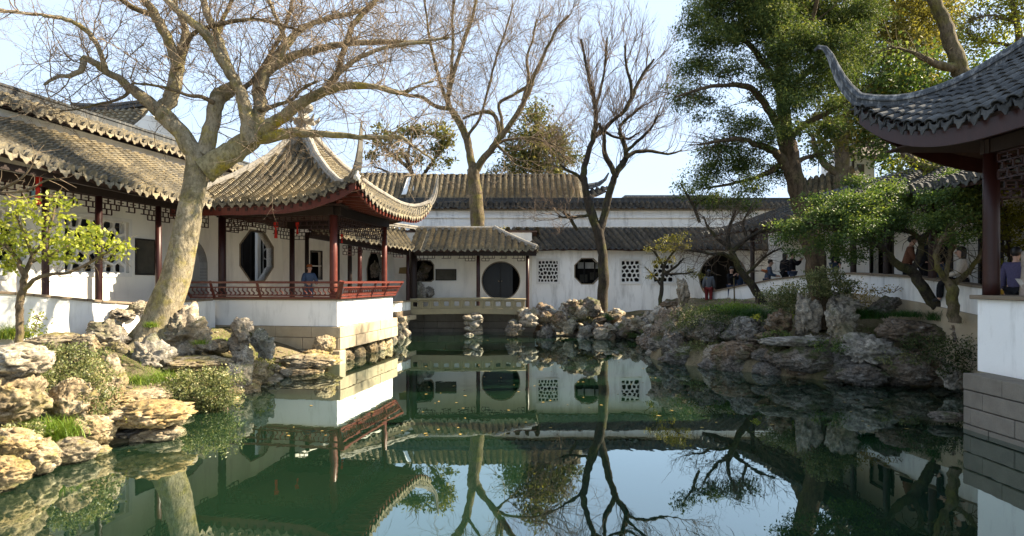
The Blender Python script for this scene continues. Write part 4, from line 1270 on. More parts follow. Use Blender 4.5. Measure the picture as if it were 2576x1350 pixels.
mb = MB(); mb.sweep([P(182, 276, YG + 2), P(240, 279, YG + 1.5), P(300, 278, YG + .9), P(372, 268, YG + .1)], RIDGE, [1.0, 1, 1, 1]); mb.build('ridge', M['ridge_black'], gh)
mb = MB(); mb.sweep([P(376, 280, YG - .1), P(420, 320, YG - .1), P(450, 350, YG - .1), P(490, 384, YG - .1)], RIDGE, [.8] * 4); mb.build('verge', M['ridge_black'], gh)
r_ = strip_rows(lambda s: lerp(P(395, 412, YG - 1.2), P(500, 440, YG - 1.2), s), lambda s: lerp(P(372, 352, YG - .2), P(480, 400, YG - .2), s), .36, .05, seed=67)
roof(gh, r_, M['tile'], .13, .36, .15, seed=67, drip=.14)
mb = MB(); mb.box((-18.5, 28.5, 3.5), (7, 5, 5.5)); mb.build('wall', M['plaster_old'], gh)
# ------------------------------------------------------------------ right gallery that climbs along the rocks
RG = [(29.2, 9.35, 1.98), (25, 11.0, 2.65), (22, 11.15, 2.80), (19.5, 11.1, 2.83), (16, 10.8, 2.69), (13.5, 10.55, 2.45), (12, 10.4, 2.36), (9, 10.2, 2.3), (6, 10.2, 2.3)]
def rgx(y, off=0): return interp(-y, [(-a, b) for a, b, c in RG]) + off
def rgz(y): return interp(-y, [(-a, c) for a, b, c in RG])
rt = empty('climbing_gallery', (11, 18, 1.6), 'shaded climbing gallery with white parapet behind the rocks on the right', 'gallery')
ys = list(np.linspace(29.2, 8.0, 34)); mb = MB(); vs = []; fs = []
for y in ys:
    zt = rgz(y); zb_ = zt - .62
    for off, z in ((0, zb_), (0, zt), (.22, zt), (.22, zb_)): vs.append(V(rgx(y, off), y, z))
for i in range(len(ys) - 1):
    for k in range(4): fs.append((i * 4 + k, i * 4 + (k + 1) % 4, i * 4 + 4 + (k + 1) % 4, i * 4 + 4 + k))
fs.append((0, 1, 2, 3)); e = len(ys) * 4 - 4; fs.append((e, e + 1, e + 2, e + 3))
mb.add(vs, fs); mb.build('parapet', M['plaster'], rt)
mb = MB(); vs2 = []
for y in ys:
    zt = rgz(y) - .62
    for off, z in ((-.1, zt - 1.3), (-.1, zt), (.3, zt), (.3, zt - 1.3)): vs2.append(V(rgx(y, off), y, z - .001))
mb.add(vs2, fs); mb.build('plinth', M['stone_warm'], rt)
y = 29.0
while y > 8.5:
    y1 = y - .55
    mb = MB(); mb.bar(V(rgx(y - .006, .1), y - .006, rgz(y) + .03), V(rgx(y1 + .006, .1), y1 + .006, rgz(y1) + .03), .34, .06); mb.build('coping', M['coping'], rt, bevel=.008)
    y = y1
colY = [26.3, 22.6, 19.6, 17.6, 15.4, 13.35, 11.2, 9.3]
for yc in colY:
    column(rt, rgx(yc, .12), yc, rgz(yc) - .5, 4.85, .095, M['red_shaded'] if yc in (15.4,) else M['wood_dark'])
for a, b in zip(colY, colY[1:]):
    frieze(rt, (rgx(a, .12), a - .1), (rgx(b, .12), b + .1), 4.62, 3, .13, .2)
    mb = MB(); mb.bar(V(rgx(a, .12), a, 4.74), V(rgx(b, .12), b, 4.74), .16, .2); mb.build('beam', M['wood_dark'], rt)
# back wall in pale panels between dark posts
RW = 12.9
wins = [rect(30 - 26.0, 30 - 24.8, 2.9, 4.3), rect(30 - 21.4, 30 - 20.2, 2.6, 4.6), rect(30 - 18.4, 30 - 17.5, 2.4, 4.6), rect(30 - 16.4, 30 - 15.7, 2.4, 4.6), rect(30 - 14.6, 30 - 13.9, 2.3, 4.6)]
wall('back_wall', M['plaster_in'], rt, (RW, 30), (0, -1), (-1, 0), .25, rect(0, 17.6, .8, 5.4), wins)
for w_ in wins: ring('window_frame', M['window_dark'], rt, (RW, 30), (0, -1), (-1, 0), w_, grown(w_, .07), .03, .1)
rth = empty('right_backing', (14.2, 20, 1.0), 'dark panel behind the openings of the right gallery, shade in its colour', 'hall')
wall('dark_backing', M['hall_shade'], rth, (14.3, 30), (0, -1), (-1, 0), .2, rect(0, 17, .8, 5.4))  # dark sheet in place of the shade behind these openings
mb = MB(); vs = []; 
for y in ys:
    zt = rgz(y) - .52
    for off, z in ((.2, zt - .15), (.2, zt), (RW - .02 - rgx(y), zt), (RW - .02 - rgx(y), zt - .15)): vs.append(V(rgx(y, off), y, z))
mb.add(vs, fs); mb.build('floor', M['coping'], rt)
def rez(y): return interp(-y, [(-29, 4.75), (-24, 4.95), (-18, 4.95), (-13, 4.8), (-8, 4.8)])
roof(rt, strip_rows(lambda s: V(rgx(lerp(28.5, 8.0, s), -.55), lerp(28.5, 8.0, s), rez(lerp(28.5, 8, s))), lambda s: V(RW - .6, lerp(29.5, 8.0, s), rez(lerp(28.5, 8, s)) + .95), .33, .06, seed=71), M['tile_dark'], .12, .33, .13, seed=71, drip=.16)
roof(rt, strip_rows(lambda s: V(RW + 1.6, lerp(8, 29.5, s), 4.9), lambda s: V(RW - .6, lerp(8, 29.5, s), rez(lerp(8, 28.5, s)) + .95), .5, .06, seed=72), M['tile_dark'], .18, .5, .3, seed=72, drip=0, arc=4)
mb = MB(); mb.sweep([V(RW - .6, y, rez(y) + .92) for y in np.linspace(29.5, 8, 12)], RIDGE, [.7] * 12); mb.build('ridge', M['ridge_dark'], rt)
# white walled pavilion glimpsed through the trees, with sunlit roof slope
wp = empty('hill_pavilion', (X_(2160, 27), 27, 2.0), 'small white walled hall glimpsed between trunks above the right gallery', 'hall')
mb = MB(); a = P(2138, 460, 27); b = P(2200, 460, 27); c = P(2200, 395, 27); d = P(2138, 385, 27)
mb.prism([a, b, c, d], (0, 2.5, 0)); mb.build('wall', M['plaster'], wp)
mb = MB(); mb.prism([P(2128, 387, 26.7), P(2150, 352, 27.5), P(2230, 350, 27.5), P(2240, 397, 26.7)], (0, 1.5, .1)); mb.build('roof', M['red_shaded'], wp)
mb = MB(); mb.box(P(2146, 420, 26.97), (.08, .08, 1.0)); mb.build('post', M['window_dark'], wp)
mb = MB(); mb.box(P(2165, 428, 26.97), (.3, .06, .5)); mb.build('window', M['tablet'], wp)
sr = empty('hill_roof', (X_(2060, 25.5), 25.5, 4.0), 'sunlit sloping tile roof seen through the cypress trunks', 'roof')
roof(sr, strip_rows(lambda s: lerp(P(1995, 520, 24.5), P(2160, 470, 24.5), s), lambda s: lerp(P(2010, 458, 26.5), P(2140, 425, 26.5), s), .33, .04, seed=73), M['tile'], .12, .33, .13, seed=73, drip=.14)
# ------------------------------------------------------------------ right pavilion, close by
rp = empty('shaded_pavilion', (10, 8, .3), 'shaded near pavilion at right with black upturned roof corner and white parapet', 'pavilion')
PXL, PYB = 8.42, 10.78
mb = MB(); mb.prism([V(PXL, -3, .98), V(PXL, PYB, .98), V(PXL + 5, PYB, .98), V(PXL + 5, PYB - .3, .98), V(PXL + .3, PYB - .3, .98), V(PXL + .3, -3, .98)], (0, 0, 1.29)); mb.build('parapet', M['plaster'], rp)
mb = MB(); mb.prism([V(PXL - .09, -3, 2.275), V(PXL - .09, PYB + .09, 2.275), V(PXL + 5, PYB + .09, 2.275), V(PXL + 5, PYB - .4, 2.275), V(PXL + .42, PYB - .4, 2.275), V(PXL + .42, -3, 2.275)], (0, 0, .075)); mb.build('seat', M['coping'], rp, bevel=.01)
SX, SY = 7.97, 10.56
for k, (z0, z1, sz) in enumerate(((.70, .99, [.85, 1.05, .7]), (.40, .695, [.5, 1.1, .9]), (.10, .395, [.2, .95, 1.1]), (-.3, .095, [.55, 1.2, .8]))):
    course(rp, (SX + .004 * k, SY, 0), (SX + .004 * k, -3, 0), (-1, 0, 0), z0, z1, .5, sz, M['stone_grey'], 0, random.Random(30 + k), .012)
    course(rp, (SX + .5, SY, 0), (SX + 5, SY, 0), (0, 1, 0), z0, z1, .5, sz, M['stone_grey'], 0, random.Random(40 + k), .012)
mb = MB(); mb.box((SX + 3, 3.6, .35), (5.1, 13, 1.1)); mb.build('fill', M['stone_grey'], rp)
cc = [(8.52, 10.6), (8.52, 6.6), (12.6, 10.6)]
for (x, y) in cc: column(rp, x, y, 2.3, 5.12, .128, M['red_shaded'], 24)
mb = MB(); mb.box((9.25, 10.55, 3.6), (.14, .14, 2.8)); mb.build('post', M['red_shaded'], rp)
for (A, B) in ((V(8.52, 10.6, 4.98), V(8.52, 2, 4.98)), (V(8.4, 10.6, 4.98), V(13, 10.6, 4.98))):
    mb = MB(); mb.bar(A, B, .2, .24); mb.build('beam', M['wood_dark'], rp)
frieze(rp, (8.66, 10.6), (12.4, 10.6), 4.84, 5, .15, .21, .03, full=True)
frieze(rp, (8.52, 10.45), (8.52, 6.8), 4.84, 3, .15, .21, .03)
mb = MB(); mb.prism([V(7.4, 11.8, 5.14), V(13, 11.8, 5.14), V(13, 2, 5.14), V(7.4, 2, 5.14)], (0, 0, .03)); mb.build('ceiling', M['soffit'], rp)
RC = V(7.0, 12.18, 0); RAP = V(10.7, 8.45, 0)
RZ = [(0, 5.10), (.15, 5.52), (.3, 5.96), (.5, 6.5), (.75, 7.3), (1, 8.3)]
def rzc(t): return interp(t, RZ)
def rup(t): return 1.1 * max(0, 1 - t / .42) ** 2
def rface(A, B, spacing, seed, lift_a, lift_b, K=12):
    rnd = random.Random(seed); d = (B - A); L = d.length; d = d / L
    nin = V(-d.y, d.x, 0)
    if (RAP - A).dot(nin) < 0: nin = -nin
    depth = (RAP - A).dot(nin); qc = (RAP - A).dot(d) / L; n = int(L / spacing); rows = []
    for i in range(n + 1):
        q = min(.992, max(.008, i / n)); tm = min(.985, max(.03, q / qc if q < qc else (1 - q) / (1 - qc)))
        path = []
        for k in range(K):
            t = tm * k / (K - 1); ql, qr = t * qc, 1 - t * (1 - qc)
            if q < qc: a, up = (qc - q) / max(1e-6, qc - ql), lift_a
            else: a, up = (q - qc) / max(1e-6, qr - qc), lift_b
            p = A + d * (q * L) + nin * (depth * t)
            path.append(V(p.x, p.y, rzc(t) + up * rup(t) * min(1, a) ** 2.6))
        rows.append((path, d.copy()))
    return rows
RC2, RC3, RC4 = V(7.0, 4.7, 0), V(14.4, 12.18, 0), V(14.4, 4.7, 0)
# single cover tile, shared by all tiles of the near roof
tm_ = MB(); arc = 7; tv = []
for (yy, rr, up, th) in ((0, .115, .03, 0), (.02, .118, .036, 0), (.30, .098, .0, 0), (0, .098, .03, 1), (.30, .082, 0, 1)):
    for k in range(arc):
        an = math.pi * k / (arc - 1); tv.append(V(math.cos(an) * rr, yy, math.sin(an) * rr * .8 + up))
tf = []
for a, b in ((0, 1), (1, 2), (3, 0), (4, 3)):
    for k in range(arc - 1): tf.append((a * arc + k, a * arc + k + 1, b * arc + k + 1, b * arc + k))
tm_.add(tv, tf)
tile_me = bpy.data.meshes.new('tile'); tile_me.from_pydata([tuple(v) for v in tm_.v], [], tm_.f)
bm = bmesh.new(); bm.from_mesh(tile_me); bmesh.ops.recalc_face_normals(bm, faces=bm.faces); bm.to_mesh(tile_me); bm.free()
tile_me.materials.append(M['tile_near'])
tile_count = [0]
def lay_tiles(root, path, side, i, rnd):
    _, L = resample(path, 2); n = max(1, int(L / .2)); pts, _ = resample(path, n + 1)
    if tile_count[0] > 280:
        tile_row_mesh(path, side, .115, .24, .2, rnd).build('tile_row', M['tile_near'], root); return
    pan = tile_row_mesh(path, side, .02, .27, .2, rnd)
    pan.build('pan_row', M['tile_near'], root)
    for k in range(n):
        a, b = pts[k], pts[k + 1]; d = (b - a).normalized(); x = side.normalized(); z = x.cross(d)
        if z.z < 0: z = -z; x = -x
        m = Matrix((x, d, z)).transposed()
        q = (m.to_4x4() @ Matrix.Rotation(rnd.uniform(-.05, .05), 4, 'Z') @ Matrix.Rotation(rnd.uniform(-.02, .03), 4, 'X')).to_quaternion()
        link('tile', tile_me, a + z * rnd.uniform(-.004, .008), root, q); tile_count[0] += 1
lw_ = rface(RC2, RC, .27, 81, 1, 1)
roof(rp, lw_[::-1], M['tile_near'], .115, .27, .2, seed=81, drip=.2, K=12, individual=lay_tiles)
roof(rp, rface(RC, RC3, .30, 82, 1, 1), M['tile_near'], .115, .30, .2, seed=82, drip=.2, K=10)
roof(rp, rface(RC3, RC4, .4, 83, 1, 1), M['tile_near'], .15, .4, .3, seed=83, drip=0, K=8, arc=4)
roof(rp, rface(RC4, RC2, .4, 84, 1, 1), M['tile_near'], .15, .4, .3, seed=84, drip=0, K=8, arc=4)
_ap = APX; APX = RAP
eave_board(lw_, rp, .06, .09, .27, M['red_shaded'])
eave_board(rface(RC, RC3, .30, 82, 1, 1), rp, .06, .09, .27, M['red_shaded'])
APX = _ap
def rhip(K, horn):
    d = K - RAP; pts = []; sc = []
    for t in np.linspace(.98, 0, 22):
        p = RAP + d * (1 - t); pts.append(V(p.x, p.y, rzc(t) + rup(t) - .02)); sc.append(.98 - .1 * (1 - t))
    if horn:
        dn_ = d.normalized(); base = pts[-1].copy()
        for (o_, h_, k_) in ((.12, .14, .84), (.25, .36, .74), (.36, .62, .62), (.45, .90, .5), (.52, 1.14, .4), (.60, 1.30, .33), (.70, 1.36, .26), (.76, 1.32, .16)):
            pts.append(base + dn_ * o_ + V(0, 0, h_)); sc.append(k_)
    mb = MB(); mb.sweep(pts, RIDGE, sc); return mb.build('hip_ridge', M['ridge_dark'], rp)
rhip(RC, True); rhip(RC3, True); rhip(RC2, False); rhip(RC4, False)
# ------------------------------------------------------------------ numpy noise
def _h(ix, iy, iz, s):
    with np.errstate(over='ignore'):
        n = (ix.astype(np.uint32) * np.uint32(374761393) + iy.astype(np.uint32) * np.uint32(668265263) + iz.astype(np.uint32) * np.uint32(2246822519) + np.uint32(s * 3266489917 % 4294967296))
        n = (n ^ (n >> np.uint32(13))) * np.uint32(1274126177)
        n = n ^ (n >> np.uint32(16))
    return n.astype(np.float64) / 4294967295.0 * 2 - 1
def vnoise(p, seed=0):
    p = p + 1000.0
    i = np.floor(p).astype(np.int64); f = p - i; f = f * f * (3 - 2 * f)
    x, y, z = i[:, 0], i[:, 1], i[:, 2]; r = 0
    for dx in (0, 1):
        for dy in (0, 1):
            for dz in (0, 1):
                w = (f[:, 0] if dx else 1 - f[:, 0]) * (f[:, 1] if dy else 1 - f[:, 1]) * (f[:, 2] if dz else 1 - f[:, 2])
                r = r + w * _h(x + dx, y + dy, z + dz, seed)
    return r
def fbm(p, seed, octv=4, gain=.5):
    a, s, r = 1.0, 1.0, 0
    for k in range(octv):
        r = r + a * vnoise(p * s, seed + k * 17); a *= gain; s *= 2.07
    return r
_ico = {}
def ico(n):
    if n not in _ico:
        bm = bmesh.new(); bmesh.ops.create_icosphere(bm, subdivisions=n, radius=1)
        v = np.array([x.co[:] for x in bm.verts]); f = np.array([[q.index for q in p.verts] for p in bm.faces]); bm.free()
        _ico[n] = (v / np.linalg.norm(v, axis=1)[:, None], f)
    return _ico[n]
def rock_shape(seed, size, style, sub=4):
    rg = np.random.default_rng(seed)
    v, f = ico(sub); d = v.copy()
    # angular core: soft intersection of random planes
    npl = {'taihu': 9, 'block': 11, 'slab': 12, 'boulder': 14}[style]
    nr = rg.normal(size=(npl, 3)); nr /= np.linalg.norm(nr, axis=1)[:, None]
    if style in ('block', 'slab'):
        ax = np.array([[1, 0, 0], [-1, 0, 0], [0, 1, 0], [0, -1, 0], [0, 0, 1], [0, 0, -1]], float); th = rg.uniform(0, 1.5)
        rot = np.array([[math.cos(th), -math.sin(th), 0], [math.sin(th), math.cos(th), 0], [0, 0, 1]])
        nr[:6] = ax @ rot.T + rg.normal(0, .16, (6, 3)); nr /= np.linalg.norm(nr, axis=1)[:, None]
    hh = rg.uniform(.72, 1.0, npl)
    if style in ('block', 'slab'): hh[:6] = rg.uniform(.62, .8, 6); hh[6:] = rg.uniform(.82, 1.0, npl - 6)
    dots = d @ nr.T
    r = np.where(dots > .05, hh / np.maximum(dots, .05), 9)
    kk = {'taihu': 7, 'block': 55, 'slab': 50, 'boulder': 9}[style]
    r = -np.log(np.exp(-kk * np.minimum(r, 2)).sum(1) + 1e-12) / kk
    r = np.clip(r, .35, 1.35)
    if style == 'taihu':
        r *= 1 + .26 * fbm(d * 1.5 + seed * 3.1, seed, 3)
        rid = 1 - np.abs(vnoise(d * 2.6 + seed, seed + 5)); r *= .86 + .2 * rid
        for _ in range(int(rg.integers(8, 14))):
            c = rg.normal(size=3); c /= np.linalg.norm(c); c[2] *= .8
            ang = np.linalg.norm(d - c, axis=1); w = rg.uniform(.13, .34)
            r *= 1 - rg.uniform(.25, .6) * np.exp(-(ang / w) ** 6)
        r *= 1 + .06 * fbm(d * 6 + seed, seed + 9, 3)
    else:
        amp = {'block': .05, 'slab': .06, 'boulder': .12}[style]
        r *= 1 + amp * fbm(d * 2.0 + seed * 1.7, seed, 4)
        r *= 1 - .10 * np.maximum(0, 1 - np.abs(vnoise(d * 2.3 + seed, seed + 3)) * 7)
    bil = np.abs(vnoise(d * 3.1 + seed * 2.3, seed + 21)) + .5 * np.abs(vnoise(d * 6.3 + seed, seed + 22)) + .28 * np.abs(vnoise(d * 12.5 + seed, seed + 23))
    r *= 1 + {'taihu': .24, 'block': .10, 'slab': .10, 'boulder': .18}[style] * (bil - .55)
    for fq, am, k_ in ((2.2, .17, 31), (4.6, .10, 37)):     # narrow crevices
        r *= 1 - am * np.maximum(0, 1 - np.abs(vnoise(d * np.array([fq, fq, fq * 1.25]) + seed * 1.3 + .25 * vnoise(d * 5, seed)[:, None], seed + k_)) * 8)
    for _ in range({'taihu': 5, 'block': 9, 'slab': 9, 'boulder': 6}[style]):   # fractures: sharp ledges across the block
        c = rg.normal(size=3); c[2] *= 1.6; c /= np.linalg.norm(c)
        s_ = d @ c + .10 * vnoise(d * 2.2 + seed, seed + 31) - rg.uniform(-.6, .6)
        r *= 1 - rg.uniform(.03, .10) / (1 + np.exp(-np.clip(s_ * 60, -40, 40)))
    p = d * r[:, None]
    # horizontal bedding
    lay = np.floor(p[:, 2] * (4.5 if style != 'taihu' else 3) + .8 * vnoise(p * 1.5, seed + 4))
    st = .032 if style in ('slab', 'block') else .026
    off = _h(lay.astype(np.int64) + 500, np.full(len(p), 3), np.full(len(p), seed % 97), seed)
    p[:, :2] *= (1 + st * off)[:, None]
    p += .026 * np.stack([vnoise(p * 9 + 11, seed), vnoise(p * 9 + 37, seed + 1), vnoise(p * 9 + 71, seed + 2)], 1)
    ext = (p.max(0) - p.min(0)) / 2; mid = (p.max(0) + p.min(0)) / 2
    p = (p - mid) / ext * (np.array(size) / 2)
    return p, f
RN = [0]
def rock(c, size, style='boulder', mat='rock_grey', parent=None, label=None, sub=4, rz=None, seed=None, name='rock', group=None, tilt=0):
    RN[0] += 1; seed = seed if seed is not None else RN[0] * 7 + 3
    p, f = rock_shape(seed, size, style, sub)
    if tilt:
        ct, s_ = math.cos(tilt), math.sin(tilt)
        p = np.stack([p[:, 0] * ct + p[:, 2] * s_, p[:, 1], -p[:, 0] * s_ + p[:, 2] * ct], 1)
    c = Vector(c); base = Vector((c.x, c.y, c.z - size[2] / 2))
    o = raw_mesh(name, p + np.array(c), f, M[mat], parent, base, smooth=False)
    if label: tag(o, label, 'rock', group)
    return o
def rock_px(px, py, Y, w, h, style, mat, label=None, parent=None, dk=.8, sub=5, seed=None, tilt=0, group=None):
    k = Y / FPX
    return rock(P(px, py, Y), (w * k, w * k * dk if h < w * 1.3 else w * k * .9, h * k), style, mat, parent, label, sub, seed=seed, tilt=tilt, group=group)

# ------------------------------------------------------------------ left bank rocks
rock_px(38, 1000, 8.9, 150, 150, 'block', 'rock_warm', 'big block of rock with yellow cracked face at far left edge', dk=1.0, seed=11)
rock_px(42, 908, 8.95, 175, 92, 'slab', 'rock_grey', 'flat pale capstone lying on the big yellow faced block', dk=1.0, seed=46)
rock_px(180, 1010, 9.5, 125, 125, 'block', 'rock_warm', 'grey angular rock between ivy and bright grass at left', seed=12)
rock_px(255, 965, 10.6, 110, 150, 'boulder', 'rock_warm', 'ivy covered rounded rock behind the grey angular one', seed=13)
rock_px(30, 1120, 7.9, 130, 90, 'block', 'rock_warm', 'pale rock at the lower left edge of the bank', seed=14)
rock_px(95, 1150, 8.05, 120, 95, 'block', 'rock_warm', 'white grey rock at the waterline at lower left', seed=15)
rock_px(185, 1135, 8.6, 125, 70, 'slab', 'rock_warm', 'tan waterline rock below the bright grass tuft', seed=16)
rock_px(20, 1185, 7.4, 120, 80, 'block', 'rock_warm', 'cut off rock at the bottom left corner of the bank', seed=17)
rock_px(375, 1040, 9.9, 225, 66, 'slab', 'rock_warm', 'flat orange streaked slab overhanging the water', seed=18, dk=.75)
rock_px(405, 1090, 9.85, 120, 40, 'block', 'rock_warm', 'small wet stone under the orange slab', seed=19)
rock_px(320, 1092, 9.95, 150, 46, 'boulder', 'rock_shade', 'dark mossy stone beneath the orange slab', seed=20)
rock_px(235, 1085, 9.35, 110, 80, 'block', 'rock_warm', 'mossy stone left of the orange slab', seed=21)
rock_px(280, 842, 14.3, 120, 82, 'boulder', 'rock_grey', 'rounded grey boulder left of the leaning trunk', seed=22)
rock_px(300, 795, 15.4, 95, 40, 'taihu', 'rock_grey', 'low pitted rock before the parapet left of the trunk', seed=23)
rock_px(345, 775, 15.9, 55, 40, 'boulder', 'rock_grey', 'small rock touching the parapet behind the trunk', seed=24)
rock_px(375, 895, 13.4, 110, 110, 'taihu', 'rock_grey', 'hollow weathered rock in front of the leaning trunk', seed=25, tilt=.3)
rock_px(300, 895, 13.6, 70, 80, 'boulder', 'rock_warm', 'supporting stone beneath the rounded grey boulder', seed=26)
rock_px(478, 835, 14.9, 130, 150, 'taihu', 'rock_grey', 'large pitted lake rock right of the leaning trunk', seed=27, dk=.9)
rock_px(400, 828, 15.2, 80, 60, 'boulder', 'rock_grey', 'rock wedged against the foot of the leaning trunk', seed=29)
rock_px(607, 842, 16.0, 58, 92, 'taihu', 'rock_grey', 'upright pointed rock standing before the pavilion base', seed=28)
rock_px(664, 866, 16.2, 62, 88, 'taihu', 'rock_grey', 'broad pitted rock right of the upright pointed rock', seed=31)
rock_px(605, 905, 14.7, 70, 70, 'taihu', 'rock_grey', 'pale knobbly rock at the end of the path', seed=32)
rock_px(598, 960, 13.9, 72, 100, 'boulder', 'rock_grey', 'speckled tall rock beside the ivy mound', seed=33)
rock_px(650, 935, 14.9, 75, 60, 'block', 'rock_warm', 'mossy yellow rock at the water beside the speckled one', seed=34)
rock_px(625, 985, 14.0, 60, 50, 'block', 'rock_warm', 'small tan waterline stone below the speckled rock', seed=35)
rock_px(770, 910, 17.3, 175, 40, 'slab', 'rock_warm', 'long flat ledge below the pavilion base', seed=36, dk=.7)
rock_px(742, 935, 16.9, 150, 30, 'slab', 'rock_warm', 'thin wet ledge at the waterline below the pavilion', seed=37, dk=.7)
rock_px(815, 872, 18.2, 62, 60, 'block', 'rock_warm', 'rough corner rock built against the pavilion base', seed=38)
rock_px(790, 895, 17.9, 80, 34, 'block', 'rock_warm', 'low corner stone beside the pavilion pier', seed=39)
rock_px(548, 872, 15.9, 70, 40, 'slab', 'rock_warm', 'flat rock edging the grass behind the pitted rock', seed=40)
rock_px(500, 915, 13.9, 160, 40, 'slab', 'rock_warm', 'flat grey stepping slab of the bank path', seed=41, dk=1.2)
rock_px(345, 1000, 11.3, 150, 40, 'slab', 'rock_warm', 'flat path slab behind the orange streaked slab', seed=42, dk=1.2)
rock_px(150, 865, 12.3, 150, 55, 'block', 'rock_warm', 'long low rock under the yellow leaved tree', seed=43)
rock_px(215, 870, 12.0, 80, 60, 'boulder', 'rock_warm', 'sunlit brown rock behind the ivy at left', seed=44)
for k, b in enumerate((.9, 1.9, 3.0, 3.9, 4.6)):
    q = PP(.22, b, 0)
    rock((q.x, q.y, .1), (.75 - .05 * k, .7, .72), 'block', 'rock_warm', None, ['rough stone nearest the corner pier under the pavilion base', 'second rough stone under the lit side of the pavilion base', 'middle rough stone under the lit side of the pavilion base', 'fourth rough stone under the pavilion base, next to the last', 'farthest rough stone under the lit side of the pavilion base'][k], 4, seed=450 + k, group='stones carrying the pavilion base')

def embank(name, label, pts, mat, tiers, seed, step=.6, sub=3, styles=('block', 'boulder', 'taihu')):
    rg = random.Random(seed)
    pts = [Vector((a, b, 0)) for a, b in pts]
    t = empty(name, (pts[0].x, pts[0].y, 0), label, 'rockery')
    f = poly_fn(pts); L = sum((b - a).length for a, b in zip(pts, pts[1:]))
    for (off, z, s0, s1, zs) in tiers:
        n = max(2, int(L / (step * (s0 + s1) / 1.5)))
        for i in range(n + 1):
            s = min(1, max(0, (i + rg.uniform(-.3, .3)) / n))
            a, b = f(max(0, s - .01)), f(min(1, s + .01))
            d = (b - a).normalized(); nn = Vector((-d.y, d.x, 0))
            p = f(s) + nn * (off + rg.uniform(-.14, .14))
            w = rg.uniform(s0, s1)
            rock((p.x, p.y, z + rg.uniform(-.1, .12)), (w, w * rg.uniform(.7, .95), w * zs * rg.uniform(.7, 1.25)), rg.choice(styles), rg.choice(mat), t, None, sub, seed=seed * 131 + len(t.children) * 5 + RN[0])
    return t
# offsets: positive = left of travel direction
embank('rock_embankment', 'low waterline rocks edging the near left bank', [(-6.75, 6.4), (-6.7, 7.6), (-6.6, 9.1), (-5.95, 10.0), (-6.4, 11.3), (-6.15, 12.8), (-6.4, 14.4), (-6.3, 15.5), (-6.05, 17.0), (-5.8, 18.2)], ['rock_warm'], [(.0, .0, .3, .55, .5), (.35, .16, .3, .55, .5)], 5, sub=4, styles=('block', 'block', 'slab'))
embank('rock_embankment', 'rough stone pier beneath the white end wall of the bridge', [(-5.2, 26.2), (-5.05, 28.2)], ['rock_grey'], [(0, .1, .4, .6, .9), (.05, .5, .35, .55, .9), (0, .8, .3, .5, .7)], 6)
embank('rock_embankment', 'stacked pale stone pier under the middle of the bridge', [(X_(1180, 28.8), 28.85), (X_(1202, 28.8), 28.8)], ['rock_grey'], [(0, .05, .5, .75, .6), (.02, .35, .45, .62, .7), (0, .62, .45, .7, .6), (0, .86, .5, .7, .45)], 7, step=.5, styles=('taihu', 'taihu', 'block'))
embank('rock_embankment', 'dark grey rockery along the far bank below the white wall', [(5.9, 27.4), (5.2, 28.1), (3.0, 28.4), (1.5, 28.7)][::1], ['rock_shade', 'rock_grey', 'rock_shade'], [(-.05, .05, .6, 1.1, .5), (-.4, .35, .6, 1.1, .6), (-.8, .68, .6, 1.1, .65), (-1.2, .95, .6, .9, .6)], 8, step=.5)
def pile(label, px0, px1, top, Y, seed, mat=('rock_grey', 'rock_shade'), n=13, base=840, name='rockery', sub=4):
    rg = random.Random(seed)
    t = empty(name, P((px0 + px1) / 2, base, Y), label, 'rockery')
    k = Y / FPX
    for i in range(n):
        u = rg.random(); pxx = lerp(px0, px1, u)
        tp = interp(pxx, top); v = rg.random() ** .8
        pyy = lerp(tp + 14, base, v if i > n * .45 else v * .3)
        w = rg.uniform(34, 62)
        rock(P(pxx, pyy, Y + rg.uniform(-.5, .5) - (.35 if pyy > 800 else 0)), (w * k, w * k * .8, w * k * rg.uniform(.6, 1.05)), rg.choice(['taihu', 'taihu', 'block']), rg.choice(mat), t, None, sub, seed=seed * 77 + i * 3)
    return t
pile('pitted lake rockery at the right end of the bridge', 1290, 1420, [(1290, 785), (1330, 762), (1360, 760), (1420, 790)], 28.2, 3, n=22)
pile('arched lake rockery left of the right bare tree trunk', 1415, 1515, [(1415, 770), (1440, 752), (1470, 748), (1505, 765), (1520, 800)], 27.9, 4, n=20)
pile('low dark rocks along the far waterline right of the tree trunk', 1510, 1640, [(1510, 815), (1560, 805), (1600, 795), (1640, 780)], 27.3, 9, n=18, base=850)
# ------------------------------------------------------------------ right bank rocks
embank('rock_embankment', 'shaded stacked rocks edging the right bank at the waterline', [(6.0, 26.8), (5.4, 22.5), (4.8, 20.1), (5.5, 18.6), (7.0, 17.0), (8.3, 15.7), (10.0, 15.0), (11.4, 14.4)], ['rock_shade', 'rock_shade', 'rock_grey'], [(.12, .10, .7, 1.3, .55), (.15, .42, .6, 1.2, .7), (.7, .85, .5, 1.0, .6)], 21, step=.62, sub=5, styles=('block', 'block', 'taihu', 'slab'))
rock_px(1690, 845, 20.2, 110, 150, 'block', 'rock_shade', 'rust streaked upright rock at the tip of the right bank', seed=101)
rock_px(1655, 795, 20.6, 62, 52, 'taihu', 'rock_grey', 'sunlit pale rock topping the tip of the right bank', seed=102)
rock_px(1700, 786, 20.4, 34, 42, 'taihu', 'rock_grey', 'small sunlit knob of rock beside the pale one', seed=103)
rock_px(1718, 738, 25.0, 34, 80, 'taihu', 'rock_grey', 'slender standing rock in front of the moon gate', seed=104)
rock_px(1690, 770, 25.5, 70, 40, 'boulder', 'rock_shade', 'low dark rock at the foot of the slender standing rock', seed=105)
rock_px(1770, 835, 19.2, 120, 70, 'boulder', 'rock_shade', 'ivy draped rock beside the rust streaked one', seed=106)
rock_px(1880, 830, 18.4, 130, 70, 'slab', 'rock_shade', 'sloping layered rock below the sedge tufts', seed=107)
